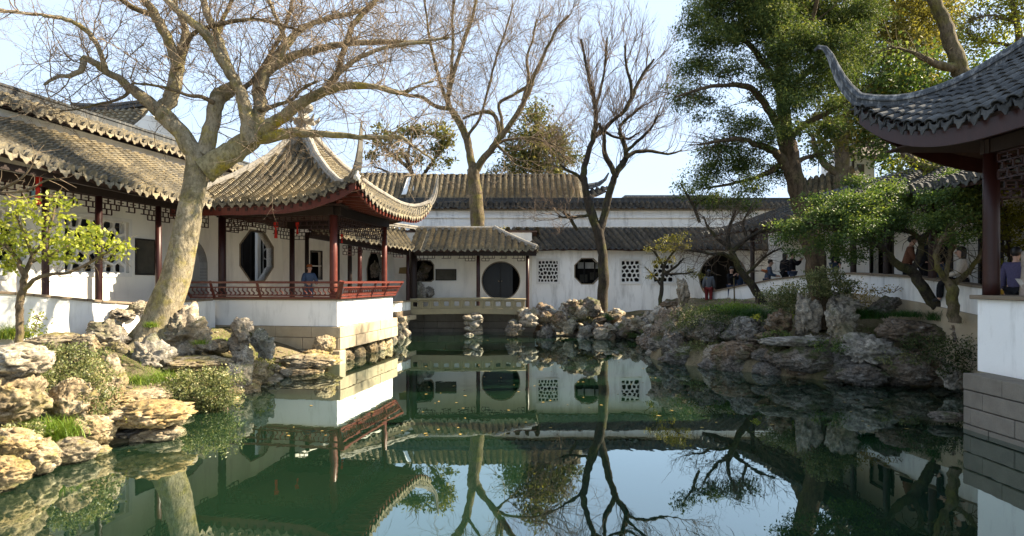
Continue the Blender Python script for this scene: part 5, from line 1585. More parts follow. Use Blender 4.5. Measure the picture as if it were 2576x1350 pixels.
rock_px(1960, 820, 17.4, 75, 90, 'taihu', 'rock_shade', 'arched rock left of the tall standing rock', seed=108)
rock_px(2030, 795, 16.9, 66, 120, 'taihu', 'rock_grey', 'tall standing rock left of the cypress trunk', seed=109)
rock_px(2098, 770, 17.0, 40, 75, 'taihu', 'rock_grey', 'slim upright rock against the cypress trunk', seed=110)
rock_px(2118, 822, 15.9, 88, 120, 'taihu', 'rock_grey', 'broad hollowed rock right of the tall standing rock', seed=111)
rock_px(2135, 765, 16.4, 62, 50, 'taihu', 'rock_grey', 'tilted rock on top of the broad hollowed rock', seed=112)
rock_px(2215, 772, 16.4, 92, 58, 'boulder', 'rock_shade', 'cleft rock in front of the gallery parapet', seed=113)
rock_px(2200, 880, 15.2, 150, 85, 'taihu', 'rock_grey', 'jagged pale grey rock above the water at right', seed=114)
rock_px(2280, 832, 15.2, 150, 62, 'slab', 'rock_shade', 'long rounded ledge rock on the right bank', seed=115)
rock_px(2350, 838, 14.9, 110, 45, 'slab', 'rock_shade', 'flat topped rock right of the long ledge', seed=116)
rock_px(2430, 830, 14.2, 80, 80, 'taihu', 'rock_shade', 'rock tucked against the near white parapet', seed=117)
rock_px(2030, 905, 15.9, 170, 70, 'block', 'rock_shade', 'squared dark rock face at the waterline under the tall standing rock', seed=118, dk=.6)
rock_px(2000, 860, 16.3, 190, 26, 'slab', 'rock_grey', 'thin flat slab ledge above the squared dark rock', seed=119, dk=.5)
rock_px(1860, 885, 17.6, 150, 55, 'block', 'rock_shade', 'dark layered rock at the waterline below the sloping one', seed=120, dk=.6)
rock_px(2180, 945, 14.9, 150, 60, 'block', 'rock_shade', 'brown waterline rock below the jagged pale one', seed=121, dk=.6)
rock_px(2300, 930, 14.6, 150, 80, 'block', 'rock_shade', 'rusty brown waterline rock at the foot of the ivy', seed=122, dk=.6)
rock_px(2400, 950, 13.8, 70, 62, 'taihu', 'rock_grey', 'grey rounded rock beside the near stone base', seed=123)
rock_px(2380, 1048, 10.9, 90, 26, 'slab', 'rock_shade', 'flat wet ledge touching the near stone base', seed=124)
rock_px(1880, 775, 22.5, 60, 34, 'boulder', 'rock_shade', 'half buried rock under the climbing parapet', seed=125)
# small niche rock on the bridge and rock seen through the openings
rock_px(1058, 733, 29.9, 34, 50, 'taihu', 'rock_grey', 'small lake rock standing on the bridge gallery floor', seed=130)
rock_px(1078, 738, 30.3, 30, 36, 'boulder', 'rock_grey', 'round stone behind the small lake rock on the bridge', seed=131)
rock_px(1066, 684, 31.7, 44, 50, 'taihu', 'rock_shade', 'craggy rock seen inside the square niche opening', seed=132)
rock_px(944, 678, 29.6, 30, 46, 'taihu', 'rock_shade', 'dark rock seen inside the narrow niche behind the pavilion', seed=133)

# ------------------------------------------------------------------ plant machinery
def smooth_path(pts, k=4):
    pts = np.asarray(pts, float); out = []
    n = len(pts)
    for i in range(n - 1):
        p0, p1, p2, p3 = pts[max(i - 1, 0)], pts[i], pts[i + 1], pts[min(i + 2, n - 1)]
        for j in range(k):
            t = j / k
            out.append(.5 * ((2 * p1) + (-p0 + p2) * t + (2 * p0 - 5 * p1 + 4 * p2 - p3) * t * t + (-p0 + 3 * p1 - 3 * p2 + p3) * t ** 3))
    out.append(pts[-1])
    return np.array(out)
def limb(spec, Y, dY=0.0, k=4, wob=0.0, seed=0):
    """spec: (px, py, radius px) from the base outwards; dY: how much the tip lies farther away"""
    n = len(spec); pts = []
    for i, (px, py, r) in enumerate(spec):
        y = Y + dY * i / max(1, n - 1)
        p = P(px, py, y); pts.append((p.x, p.y, p.z, r * Y / FPX))
    a = smooth_path(pts, k); a[:, 3] = np.maximum(a[:, 3], .004)
    if wob:
        rg = np.random.default_rng(seed); a[1:-1, :3] += rg.normal(0, wob, (len(a) - 2, 3)) * np.minimum(1, a[1:-1, 3:4] * 12)
    return a
def tubes_np(Pp, Rr, n):
    N, K, _ = Pp.shape
    T = np.gradient(Pp, axis=1); T /= np.linalg.norm(T, axis=2, keepdims=True) + 1e-9
    t0 = T[:, 0]; ref = np.where(np.abs(t0[:, 2:3]) < .9, np.array([[0, 0, 1.0]]), np.array([[1.0, 0, 0]]))
    s0 = np.cross(t0, ref)[:, None, :]
    S = s0 - T * (s0 * T).sum(2, keepdims=True); S /= np.linalg.norm(S, axis=2, keepdims=True) + 1e-9
    U = np.cross(T, S)
    an = np.arange(n) * 2 * np.pi / n
    Vv = Pp[:, :, None, :] + (S[:, :, None, :] * np.cos(an)[None, None, :, None] + U[:, :, None, :] * np.sin(an)[None, None, :, None]) * Rr[:, :, None, None]
    base = (np.arange(N) * K * n)[:, None, None]; ring = (np.arange(K - 1) * n)[None, :, None]; k = np.arange(n)[None, None, :]
    k2 = (k + 1) % n
    F = np.stack(np.broadcast_arrays(base + ring + k, base + ring + k2, base + ring + n + k2, base + ring + n + k), -1).reshape(-1, 4)
    return Vv.reshape(-1, 3), F
def grow(parents, count, length, rad, rg, K=6, spread=(.5, 1.2), up=.15, curl=.28, tmin=.1, rmax=9, tip=.35, flat=0.0):
    """parents: list of (Kp,4) arrays; returns list-like array (N,K,4) of child shoots"""
    P0, T0, R0 = [], [], []
    for a in parents:
        seg = np.diff(a[:, :3], axis=0); L = np.linalg.norm(seg, axis=1)
        m = len(seg); i0 = int(m * tmin)
        for i in range(i0, m):
            if a[i, 3] > rmax: continue
            P0.append(np.concatenate([a[i, :3], a[i + 1, :3]])); T0.append(seg[i] / (L[i] + 1e-9)); R0.append((L[i] * (.6 + 1.0 * i / m), a[i, 3]))
    P0, T0, R0 = np.array(P0), np.array(T0), np.array(R0)
    pr = R0[:, 0] / R0[:, 0].sum()
    ix = rg.choice(len(P0), count, p=pr); u = rg.random((count, 1))
    st = P0[ix, :3] * (1 - u) + P0[ix, 3:] * u; tn = T0[ix]
    perp = rg.normal(size=(count, 3)); perp -= tn * (perp * tn).sum(1, keepdims=True); perp /= np.linalg.norm(perp, axis=1, keepdims=True)
    an = rg.uniform(*spread, (count, 1))
    d = tn * np.cos(an) + perp * np.sin(an); d[:, 2] += up; d[:, 2] *= (1 - flat); d /= np.linalg.norm(d, axis=1, keepdims=True)
    ln = rg.uniform(*length, (count, 1)); pts = [st]
    axis_ = rg.normal(size=(count, 3)) * curl
    for k in range(K - 1):
        d = d + axis_ * .55 + rg.normal(size=(count, 3)) * curl * .6; d[:, 2] += up * .3; d /= np.linalg.norm(d, axis=1, keepdims=True)
        pts.append(pts[-1] + d * ln / (K - 1))
    pts = np.stack(pts, 1)
    r0 = np.minimum(rg.uniform(*rad, count), R0[ix, 1] * .8 + .002)
    rr = r0[:, None] * np.linspace(1, tip, K)[None, :]
    return np.concatenate([pts, rr[:, :, None]], 2)
def limb_mesh(name, a, mat, parent, n=12, knots=0.0, seed=0):
    """one limb as a tube whose section wobbles a little"""
    Vv, F = tubes_np(a[None, :, :3], a[None, :, 3], n)
    if knots:
        rr = np.repeat(a[:, 3], n); c = np.repeat(a[:, :3], n, 0)
        Vv = c + (Vv - c) * (1 + knots * fbm(Vv * np.array([2.2, 2.2, 1.1]), seed, 3)[:, None])
    return raw_mesh(name, Vv, F, mat, parent, Vector(a[0, :3]), smooth=True)
def shoots(name, arrs, mat, parent, loc, n=3):
    vs, fs, off = [], [], 0
    for a in arrs:
        v, f = tubes_np(a[:, :, :3], a[:, :, 3], n); vs.append(v); fs.append(f + off); off += len(v)
    o = raw_mesh(name, np.concatenate(vs), np.concatenate(fs), mat, parent, loc)
    tag(o, kind='stuff'); return o
def leaves_np(c, rg, ln=(.05, .1), wd=.45, dirb=(0, 0, 0), jit=1.0, flat=0.0, tint=None, tv=.18):
    """diamond leaf at every point of c"""
    N = len(c)
    d = rg.normal(size=(N, 3)) * jit + np.array(dirb); d[:, 2] *= (1 - flat); d /= np.linalg.norm(d, axis=1, keepdims=True) + 1e-9
    s = rg.normal(size=(N, 3)); s[:, 2] *= (1 - flat); s -= d * (s * d).sum(1, keepdims=True); s /= np.linalg.norm(s, axis=1, keepdims=True) + 1e-9
    L = rg.uniform(*ln, (N, 1)); W = L * wd
    nn = np.cross(d, s)
    v = np.stack([c, c + d * L * .5 + s * W * .5 + nn * L * .06, c + d * L, c + d * L * .5 - s * W * .5 + nn * L * .06], 1).reshape(-1, 3)
    f = np.arange(N * 4).reshape(N, 4)
    tt = (tint if tint is not None else np.full(N, .45)) + rg.normal(0, tv, N)
    return v, f, np.repeat(np.clip(tt, 0, 1), 4)
def cloud(blobs, per_m3, rg, clump=.22, per=14, shell=.55, squash=1.0):
    """points grouped in clumps inside ellipsoids (cx,cy,cz,rx,ry,rz); returns points, outward dirs, tint"""
    pts, dirs, tn = [], [], []
    for (cx, cy, cz, rx, ry, rz) in blobs:
        vol = 4.19 * rx * ry * rz; n = max(3, int(per_m3 * vol / per))
        u = rg.normal(size=(n, 3)); u /= np.linalg.norm(u, axis=1, keepdims=True)
        rr = (shell + (1 - shell) * rg.random((n, 1))) ** .8 * (1 + .18 * rg.normal(size=(n, 1)))
        cc = np.array([cx, cy, cz]) + u * rr * np.array([rx, ry, rz])
        ct = rg.normal(.42, .16, n) + .18 * u[:, 2]
        q = cc[:, None, :] + rg.normal(size=(n, per, 3)) * clump * np.array([1, 1, .6 * squash])
        pts.append(q.reshape(-1, 3)); dirs.append(np.repeat(u, per, 0)); tn.append(np.repeat(ct, per))
    return np.concatenate(pts), np.concatenate(dirs), np.concatenate(tn)
def satellites(bl, rg, n=3, k=.5):
    out = list(bl)
    for b in bl:
        for _ in range(n):
            u = rg.normal(size=3); u /= np.linalg.norm(u); s = rg.uniform(.3, .6)
            out.append((b[0] + u[0] * b[3] * 1.05, b[1] + u[1] * b[4], b[2] + u[2] * b[5] * 1.1, b[3] * s, b[4] * s, b[5] * s))
    return out
def px_blobs(lst, Y, depth=1.0):
    """(px,py,rx px,rz px[,dY])"""
    out = []
    for b in lst:
        px, py, rx, rz = b[:4]; y = Y + (b[4] if len(b) > 4 else 0); k = y / FPX; p = P(px, py, y)
        out.append((p.x, p.y, p.z, rx * k, max(rx, rz) * k * depth, rz * k))
    return out
def foliage(name, mat, parent, loc, pts, dirs, tint, rg, **kw):
    v, f, t = leaves_np(pts, rg, tint=tint, **kw)
    o = raw_mesh(name, v, f, mat, parent, loc, tint=t)
    tag(o, kind='stuff'); return o

# ------------------------------------------------------------------ the big leaning tree (bare)
rg = np.random.default_rng(7)
YT = 14.8
big = empty('bare_tree', P(395, 850, YT), 'big leaning bare tree with mossy forks in front of the left gallery', 'tree')
tr = limb([(390, 872, 50), (402, 815, 42), (428, 730, 36), (452, 650, 32), (472, 570, 29), (487, 490, 28), (496, 425, 27), (498, 385, 24)], YT)
limb_mesh('trunk', tr, M['bark'], big, 28, .13, 3)
for k, (dx, dy, l) in enumerate(((-.55, -.35, .5), (.5, -.4, .5), (-.2, -.65, .45), (.62, .25, .5), (-.6, .3, .5))):
    b0 = P(393, 850, YT) + V(0, 0, .12); q0 = V(b0.x + dx * .35, b0.y + dy * .35, b0.z + .12); q1 = V(b0.x + dx, b0.y + dy, gz(b0.x + dx, b0.y + dy) + .03); q2 = V(b0.x + dx * 1.7, b0.y + dy * 1.7, gz(b0.x + dx * 1.7, b0.y + dy * 1.7) - .12)
    a = smooth_path([(*q0, .2), (*q1, .12), (*q2, .05)], 4); limb_mesh('root', a, M['bark'], big, 9, .12, k)
L = []
def bl(mat, spec, dY=0.0, Y=YT, n=12, kn=.10):
    a = limb(spec, Y, dY, wob=.012, seed=len(L)); L.append(a); limb_mesh('branch', a, M[mat], big, n, kn * 1.4, len(L)); return a
bl('bark', [(497, 405, 24), (483, 375, 22), (455, 335, 20), (425, 303, 20), (400, 283, 20)], -.2)
bl('bark', [(408, 290, 18), (372, 255, 14), (335, 228, 12), (295, 197, 10), (265, 180, 9), (240, 160, 8), (212, 146, 7), (206, 175, 6), (175, 190, 5), (140, 195, 4), (110, 215, 3)], -1.0)
bl('bark', [(268, 182, 7), (262, 160, 6), (245, 115, 6), (218, 78, 6), (180, 55, 5), (140, 44, 5), (80, 36, 4), (0, 27, 4), (-60, 20, 3)], -1.4, YT - .5)
bl('bark', [(400, 285, 18), (424, 255, 17), (438, 215, 16), (448, 170, 15), (460, 120, 13), (468, 95, 11), (462, 60, 8), (440, 10, 6), (430, -50, 5)], .6)
bl('bark', [(448, 172, 13), (430, 120, 12), (405, 65, 12), (385, 30, 11), (365, 0, 9), (340, -40, 8)], -.8)
bl('bark_mid', [(385, 38, 7), (355, 28, 6), (320, 10, 6), (290, -15, 5)], -.6)
bl('bark', [(512, 395, 22), (527, 340, 20), (541, 290, 18), (547, 252, 18), (562, 238, 18), (585, 222, 15), (600, 200, 12)], .4)
bl('bark_moss', [(512, 432, 34), (545, 410, 30), (580, 385, 28), (612, 362, 27), (645, 343, 25)], .3, n=16)
bl('bark', [(632, 358, 24), (625, 315, 20), (618, 280, 17), (606, 240, 15), (590, 200, 14), (566, 165, 14), (540, 120, 12), (508, 78, 11), (470, 45, 9), (430, 12, 7), (400, -25, 6)], -.9)
bl('bark', [(568, 168, 11), (558, 120, 10), (540, 75, 9), (520, 30, 9), (506, -20, 8)], .8, YT - .4)
bl('bark_mid', [(548, 90, 6), (560, 50, 5), (580, 10, 5), (600, -40, 4)], .5)
bl('bark', [(642, 345, 22), (650, 290, 16), (655, 250, 15), (650, 225, 15), (662, 190, 14), (690, 166, 12), (735, 143, 10), (800, 125, 9), (870, 111, 8), (950, 107, 7), (1010, 107, 5), (1060, 104, 4), (1130, 95, 3)], .9)
bl('bark', [(655, 228, 14), (672, 175, 12), (703, 133, 11), (742, 88, 10), (778, 62, 8), (835, 45, 7), (900, 30, 6), (940, 5, 5), (960, -30, 4)], 2.0)
bl('bark_moss', [(648, 348, 19), (672, 320, 17), (705, 300, 15), (742, 270, 14), (790, 242, 12), (830, 226, 10), (882, 216, 9), (950, 221, 6), (1010, 236, 5), (1052, 216, 3), (1090, 205, 2)], -.8)
bl('bark_mid', [(822, 228, 9), (848, 185, 9), (862, 135, 8), (876, 95, 7), (888, 62, 7), (918, 30, 6), (946, 0, 5), (960, -35, 4)], .8)
bl('bark', [(850, 190, 6), (880, 162, 6), (905, 145, 6), (960, 122, 5), (1020, 112, 4), (1080, 108, 3)], -.5)
bl('bark_moss', [(645, 350, 17), (690, 342, 15), (735, 334, 12), (800, 338, 9), (870, 343, 7), (930, 346, 6), (985, 346, 6), (1012, 348, 5), (1045, 372, 3), (1090, 402, 2)], -.9)
bl('bark_mid', [(610, 225, 7), (640, 200, 6), (690, 120, 5), (720, 60, 5), (735, 0, 4), (740, -40, 3)], .6)
bl('bark_mid', [(540, 260, 6), (505, 245, 5), (470, 240, 4), (430, 225, 4), (385, 215, 3), (330, 210, 2)], -.7)
bl('bark_mid', [(650, 280, 6), (690, 268, 5), (735, 250, 4), (760, 225, 4), (800, 205, 3)], -.5)
bl('bark', [(700, 160, 6), (720, 110, 6), (700, 60, 5), (680, 10, 5), (660, -30, 4)], -.5)
bl('bark_mid', [(460, 120, 6), (495, 80, 5), (560, 60, 5), (620, 50, 4), (680, 55, 4), (760, 80, 3)], -.6)
bl('bark_mid', [(330, 225, 5), (300, 250, 4), (250, 262, 3), (200, 275, 2), (150, 280, 2)], -.4)
s1 = grow(L, 380, (.8, 2.1), (.009, .020), rg, 8, (.5, 1.2), .12, .30, .12, .20)
s2 = grow(list(s1) + L[1:3], 3000, (.45, 1.15), (.0045, .009), rg, 7, (.4, 1.2), .06, .34, .1)
s3 = grow(list(s2), 7500, (.2, .65), (.0028, .0048), rg, 5, (.4, 1.1), .05, .34, .15)
shoots('crown', [s1, s2, s3], M['twig'], big, P(600, 200, YT))
# ------------------------------------------------------------------ middle bare tree
YM = 33.6
mid = empty('bare_tree', P(1200, 590, YM), 'bare tree with forked brown trunk rising behind the bridge gallery roof', 'tree')
M_L = []
def ml(tree, store, mat, spec, Y, dY=0.0, n=10, kn=.1, nm='branch'):
    if tree is mid and nm == 'branch': spec = [(a_, b_, c_ * .85) for a_, b_, c_ in spec]
    a = limb(spec, Y, dY, wob=.015, seed=len(store) + 50); store.append(a); limb_mesh(nm, a, M[mat], tree, n, kn, len(store) + 9); return a
ml(mid, M_L, 'bark_mid', [(1206, 690, 18), (1203, 590, 17), (1200, 540, 18), (1196, 490, 17), (1192, 450, 16), (1189, 425, 15)], YM, 0, 14, .12, 'trunk')
ml(mid, M_L, 'bark_mid', [(1190, 435, 13), (1184, 395, 12), (1174, 350, 12), (1158, 312, 11), (1140, 285, 10), (1128, 262, 9), (1128, 235, 8), (1140, 190, 7), (1155, 140, 6), (1172, 90, 6), (1190, 40, 5), (1200, -20, 4)], YM, 1)
ml(mid, M_L, 'bark_mid', [(1130, 268, 7), (1112, 225, 5), (1100, 180, 4), (1085, 120, 4), (1075, 60, 3), (1068, 0, 3)], YM, -1)
ml(mid, M_L, 'bark_mid', [(1135, 275, 7), (1100, 270, 6), (1060, 245, 5), (1020, 238, 5), (975, 222, 4), (930, 220, 3), (880, 222, 2)], YM, -1.5)
ml(mid, M_L, 'bark_mid', [(1128, 240, 6), (1135, 180, 5), (1140, 110, 4), (1138, 50, 4), (1145, -10, 3)], YM, .5)
ml(mid, M_L, 'bark_mid', [(1192, 440, 12), (1212, 405, 11), (1235, 380, 10), (1253, 352, 10), (1270, 332, 8), (1300, 290, 8), (1328, 235, 7), (1345, 190, 6), (1368, 140, 5), (1400, 75, 4), (1430, 40, 3)], YM, -1)
ml(mid, M_L, 'bark_mid', [(1258, 350, 7), (1255, 325, 7), (1248, 300, 6), (1235, 284, 6), (1210, 284, 5), (1180, 292, 4), (1165, 300, 3)], YM, -.6)
ml(mid, M_L, 'bark_mid', [(1262, 340, 6), (1262, 300, 5), (1255, 262, 5), (1290, 240, 4), (1330, 215, 4)], YM, .6)
ml(mid, M_L, 'bark_mid', [(1315, 255, 6), (1330, 200, 5), (1325, 150, 4), (1340, 100, 3), (1350, 50, 3)], YM, .5)
ml(mid, M_L, 'bark_mid', [(1245, 365, 5), (1280, 352, 4), (1330, 348, 4), (1385, 362, 3), (1420, 380, 2)], YM, -.6)
ml(mid, M_L, 'bark_mid', [(1250, 365, 5), (1270, 385, 4), (1290, 405, 4), (1297, 402, 3)], YM, -.6)
ml(mid, M_L, 'bark_mid', [(1175, 345, 5), (1205, 300, 4), (1230, 220, 4), (1250, 140, 3), (1275, 70, 3), (1290, 10, 2)], YM, .9)
s1 = grow(M_L[1:], 210, (1.6, 4.2), (.014, .028), rg, 8, (.4, 1.0), .22, .22, .15, .4)
s2 = grow(list(s1), 2000, (.8, 2.2), (.007, .013), rg, 7, (.4, 1.0), .16, .24, .1)
s3 = grow(list(s2), 5500, (.4, 1.2), (.0045, .0075), rg, 5, (.3, .9), .12, .24, .1)
shoots('crown', [s1, s2, s3], M['twig'], mid, P(1200, 250, YM))
# ------------------------------------------------------------------ right bare tree
YR = 28.4
rbt = empty('bare_tree', P(1515, 775, YR), 'slim dark bare tree standing on the far bank before the white wall', 'tree')
R_L = []
def rl(spec, dY=0.0, n=10, nm='branch', mat='bark_dark'): return ml(rbt, R_L, mat, spec, YR, dY, n, .12, nm)
rl([(1517, 800, 15), (1516, 760, 13), (1520, 700, 13), (1516, 640, 12), (1510, 600, 13), (1503, 575, 13)], 0, 14, 'trunk', 'bark_dark')
rl([(1506, 588, 12), (1492, 548, 12), (1480, 510, 10), (1472, 470, 8), (1468, 435, 8), (1476, 400, 7), (1490, 355, 7), (1499, 310, 6), (1497, 270, 5), (1488, 225, 5), (1478, 180, 4), (1470, 140, 3), (1462, 100, 3)], -.6)
rl([(1508, 590, 11), (1518, 550, 10), (1533, 490, 9), (1545, 450, 8), (1560, 420, 8), (1574, 400, 7), (1572, 370, 6), (1560, 335, 5), (1566, 310, 4), (1590, 290, 4), (1612, 270, 3)], .5)
rl([(1550, 448, 7), (1535, 415, 7), (1520, 385, 6), (1522, 355, 5), (1515, 330, 4), (1505, 312, 4)], -.6)
rl([(1497, 345, 6), (1520, 325, 6), (1548, 300, 5), (1572, 278, 5), (1588, 250, 5), (1600, 220, 4), (1620, 185, 4), (1645, 150, 3)], .8)
rl([(1588, 250, 4), (1585, 205, 4), (1575, 160, 3), (1572, 115, 3)], -.4)
rl([(1575, 400, 5), (1598, 382, 5), (1640, 382, 4), (1680, 388, 3), (1715, 380, 2)], .5)
rl([(1573, 385, 4), (1610, 350, 4), (1640, 320, 3), (1655, 290, 2)], -.5)
rl([(1497, 275, 4), (1510, 230, 4), (1520, 180, 3), (1525, 130, 3), (1528, 95, 2)], .6)
rl([(1472, 465, 5), (1450, 440, 4), (1425, 428, 3), (1410, 415, 2)], -.5)
rl([(1490, 540, 5), (1465, 545, 4), (1430, 548, 3), (1405, 545, 2)], -.5)
rl([(1452, 580, 4), (1432, 548, 4), (1418, 535, 3), (1425, 525, 2)], -.3)
rl([(1520, 330, 4), (1545, 345, 3), (1580, 350, 3), (1600, 338, 2)], .4)
s1 = grow(R_L[1:], 170, (1.0, 2.6), (.014, .026), rg, 8, (.35, .85), .28, .18, .25, .3)
s2 = grow(list(s1), 1100, (.6, 1.5), (.007, .012), rg, 6, (.3, .8), .25, .18, .15)
s3 = grow(list(s2), 3200, (.3, .8), (.004, .007), rg, 5, (.3, .8), .2, .2, .1)
shoots('crown', [s1, s2, s3], M['twig_dark'], rbt, P(1530, 300, YR))
# ------------------------------------------------------------------ cypress on the right bank
YC = 17.6
cy = empty('cypress_tree', P(2068, 800, YC), 'tall old cypress with fluted trunk and dark drooping foliage on the right bank', 'tree')
C_L = []
def cl(spec, dY=0.0, n=10, nm='branch', mat='bark_cedar'): return ml(cy, C_L, mat, spec, YC, dY, n, .16, nm)
cl([(2078, 825, 34), (2070, 780, 29), (2058, 715, 26), (2048, 650, 24), (2034, 580, 24), (2016, 510, 23), (1998, 440, 22), (1985, 390, 21), (1976, 340, 19), (1972, 285, 16), (1968, 230, 15), (1965, 160, 12), (1960, 80, 10), (1950, -10, 8), (1945, -120, 5)], 0, 18, 'trunk')
cl([(1990, 440, 14), (1968, 400, 12), (1945, 380, 10), (1905, 365, 8), (1860, 350, 6), (1810, 355, 4), (1760, 365, 2)], -.9)
cl([(1976, 330, 12), (1945, 300, 9), (1915, 250, 8), (1880, 220, 7), (1820, 215, 5), (1760, 225, 4), (1700, 245, 2)], -1.2)
cl([(1970, 250, 10), (1935, 180, 8), (1890, 120, 7), (1850, 80, 5), (1800, 50, 3), (1750, 20, 2)], .8)
cl([(1972, 270, 11), (2010, 200, 9), (2060, 160, 8), (2085, 90, 7), (2100, 20, 6), (2110, -60, 4)], .9)
cl([(1980, 350, 10), (2030, 310, 8), (2075, 290, 6), (2120, 262, 4), (2170, 240, 3)], -.8)
cl([(1966, 180, 8), (1990, 110, 7), (2040, 50, 5), (2060, -20, 4)], -1.0)
cl([(1985, 400, 9), (1940, 430, 7), (1890, 450, 5), (1830, 465, 4), (1770, 475, 2)], .6)
cl([(1985, 420, 9), (2020, 400, 6), (2060, 390, 5), (2100, 380, 3)], .8)
cl([(1962, 120, 7), (1915, 40, 6), (1880, -20, 5), (1850, -80, 3)], -.6)
cb = px_blobs([(1800, 20, 68, 60, .4), (1745, 60, 40, 48, -.3), (1880, -30, 90, 80), (1785, 105, 62, 48, -.4), (1862, 85, 68, 52, .5), (1742, 165, 52, 38), (1840, 178, 55, 40, -.6), (1722, 235, 44, 32, -.3), (1775, 252, 42, 30, .3), (1708, 270, 26, 18), (1945, 60, 80, 70, -.4), (2035, 20, 80, 75, .5), (1955, 150, 60, 48, .3), (2045, 120, 62, 55, -.3), (2115, 50, 72, 70, .2), (1868, 315, 56, 36, -.6), (1808, 372, 58, 42, -.2), (1788, 425, 50, 38, .5), (1868, 410, 62, 40, .3), (1935, 345, 48, 38, -.6), (1958, 430, 44, 34, .4), (1890, 468, 48, 28, -.3), (2045, 222, 56, 46, .4), (1990, 265, 38, 34, -.8), (1775, 468, 34, 20), (2088, 318, 44, 32, .3), (2110, 200, 55, 50, .6), (1950, -60, 140, 70), (1830, 282, 30, 20, -.4), (1765, 290, 20, 18, -.2), (2055, 395, 34, 24, .5), (1900, 235, 26, 20, .5), (2010, 330, 30, 30, -.9), (2150, 130, 60, 60, .8), (1990, -150, 150, 80), (1955, 40, 60, 60, -1.2), (1965, 120, 56, 50, -1.3), (1985, 195, 50, 44, -1.2), (1975, 262, 44, 36, -1.2), (1940, 205, 44, 36, -1.0), (2025, 100, 60, 50, -1.1), (2005, 250, 40, 36, -1.1), (1990, 320, 30, 26, -1.3), (2075, 170, 60, 50, -.8), (2110, 100, 50, 50, -1), (2100, 260, 44, 34, -.7), (2170, 30, 60, 50, -.6)], YC, .8)
pts, dr, tn = cloud(satellites(cb, rg, 2), 3600, rg, .13, 26, .12, 1.0)
foliage('crown', M['leaf_cypress'], cy, P(1950, 250, YC), pts, dr, tn, rg, ln=(.05, .125), wd=.3, dirb=(0, 0, -.3))
c1 = grow(C_L[1:], 260, (.5, 1.4), (.006, .016), rg, 6, (.4, 1.1), 0, .25, .2, .3)
shoots('twigs', [c1], M['bark_cedar'], cy, P(1950, 250, YC), 4)
# lower sprig at the wall
sp = empty('young_cypress', P(1745, 520, 24), 'thin dark evergreen spray against the sky above the boundary wall', 'tree')
a = limb([(1760, 560, 4), (1745, 520, 4), (1728, 490, 3), (1712, 462, 2)], 24); limb_mesh('trunk', a, M['bark_dark'], sp, 6)
b2 = limb([(1745, 520, 3), (1775, 500, 2), (1810, 490, 2)], 24); limb_mesh('branch', b2, M['bark_dark'], sp, 6)
pts, dr, tn = cloud(px_blobs([(1718, 468, 22, 15), (1705, 490, 16, 9), (1742, 490, 26, 14), (1770, 505, 26, 14), (1800, 500, 30, 20), (1850, 505, 34, 24), (1790, 520, 20, 12), (1880, 520, 30, 18)], 24), 1800, rg, .14, 16, .3)
foliage('crown', M['leaf_cypress'], sp, P(1745, 500, 24), pts, dr, tn, rg, ln=(.08, .18), wd=.3)
# ------------------------------------------------------------------ trees behind the right bank
def leafy_tree(name, label, mat, bark, Y, trunk, limbs, blobs, dens, seed, ln=(.07, .14), wd=.5, clump=.2, per=20, shell=.4, flat=0.0, group=None, dirb=(0, 0, 0), tw=120, tlen=(.4, 1.0), twr=(.006, .014), base=None, bmat=None):
    g = np.random.default_rng(seed)
    b0 = trunk[0]
    t = empty(name, P(b0[0], b0[1], Y), label, 'tree', group)
    st = []
    ml(t, st, bark, trunk, Y, 0, 12, .12, 'trunk')
    for sp_ in limbs: ml(t, st, bark, sp_[0], Y, sp_[1], 8)
    pts, dr, tn = cloud(satellites(px_blobs(blobs, Y, .8), g, 0 if mat == 'leaf_holly' else 2), dens * 3, g, clump * .85, per, shell * .6)
    foliage('crown', M[mat], t, P(blobs[0][0], blobs[0][1], Y), pts, dr, tn, g, ln=ln, wd=wd, flat=flat, dirb=dirb)
    if tw:
        c = grow(st[1:] if len(st) > 1 else st, tw, tlen, twr, g, 6, (.4, 1.1), .05, .28, .2, .4)
        shoots('twigs', [c], M[bmat or bark], t, P(b0[0], b0[1], Y), 3)
    return t
leafy_tree('conifer', 'sunlit olive conifer with grey trunk behind the right gallery roof', 'leaf_olive', 'bark_mid', 23.5, [(2120, 620, 20), (2122, 480, 19), (2118, 400, 16), (2125, 320, 14), (2150, 220, 10), (2170, 100, 8), (2180, -20, 6)], [([(2120, 440, 12), (2090, 425, 10), (2065, 400, 8), (2050, 370, 6), (2045, 340, 4)], .5), ([(2130, 300, 8), (2200, 240, 6), (2270, 200, 4)], .6), ([(2150, 220, 8), (2110, 150, 6), (2080, 90, 4)], -.6)],
    [(2190, 60, 90, 70), (2270, 30, 90, 70, .6), (2250, 140, 90, 60), (2150, 150, 70, 60, -.4), (2330, 110, 60, 60, .5), (2180, 250, 90, 50), (2300, 200, 60, 40), (2100, 330, 60, 45), (2160, 330, 50, 40, .5), (2060, 300, 50, 40), (2110, 260, 50, 40), (2230, -50, 160, 60), (2380, 30, 50, 60)], 95, 91, (.12, .26), .32, .26, 24, .35, dirb=(0, 0, .1))
leafy_tree('conifer', 'dark conifer behind the leaning grey branch at upper right', 'leaf_cypress', 'bark_dark', 27, [(2290, 560, 14), (2310, 380, 12), (2330, 200, 9), (2340, 40, 6), (2345, -80, 4)], [],
    [(2330, 60, 80, 60), (2370, 120, 60, 50), (2290, 100, 50, 50, .6), (2330, -20, 90, 60), (2400, 60, 40, 50), (2310, 180, 60, 40), (2240, 300, 50, 30), (2270, 260, 50, 40)], 60, 92, (.14, .3), .3, .3, 24, .4, tw=0)
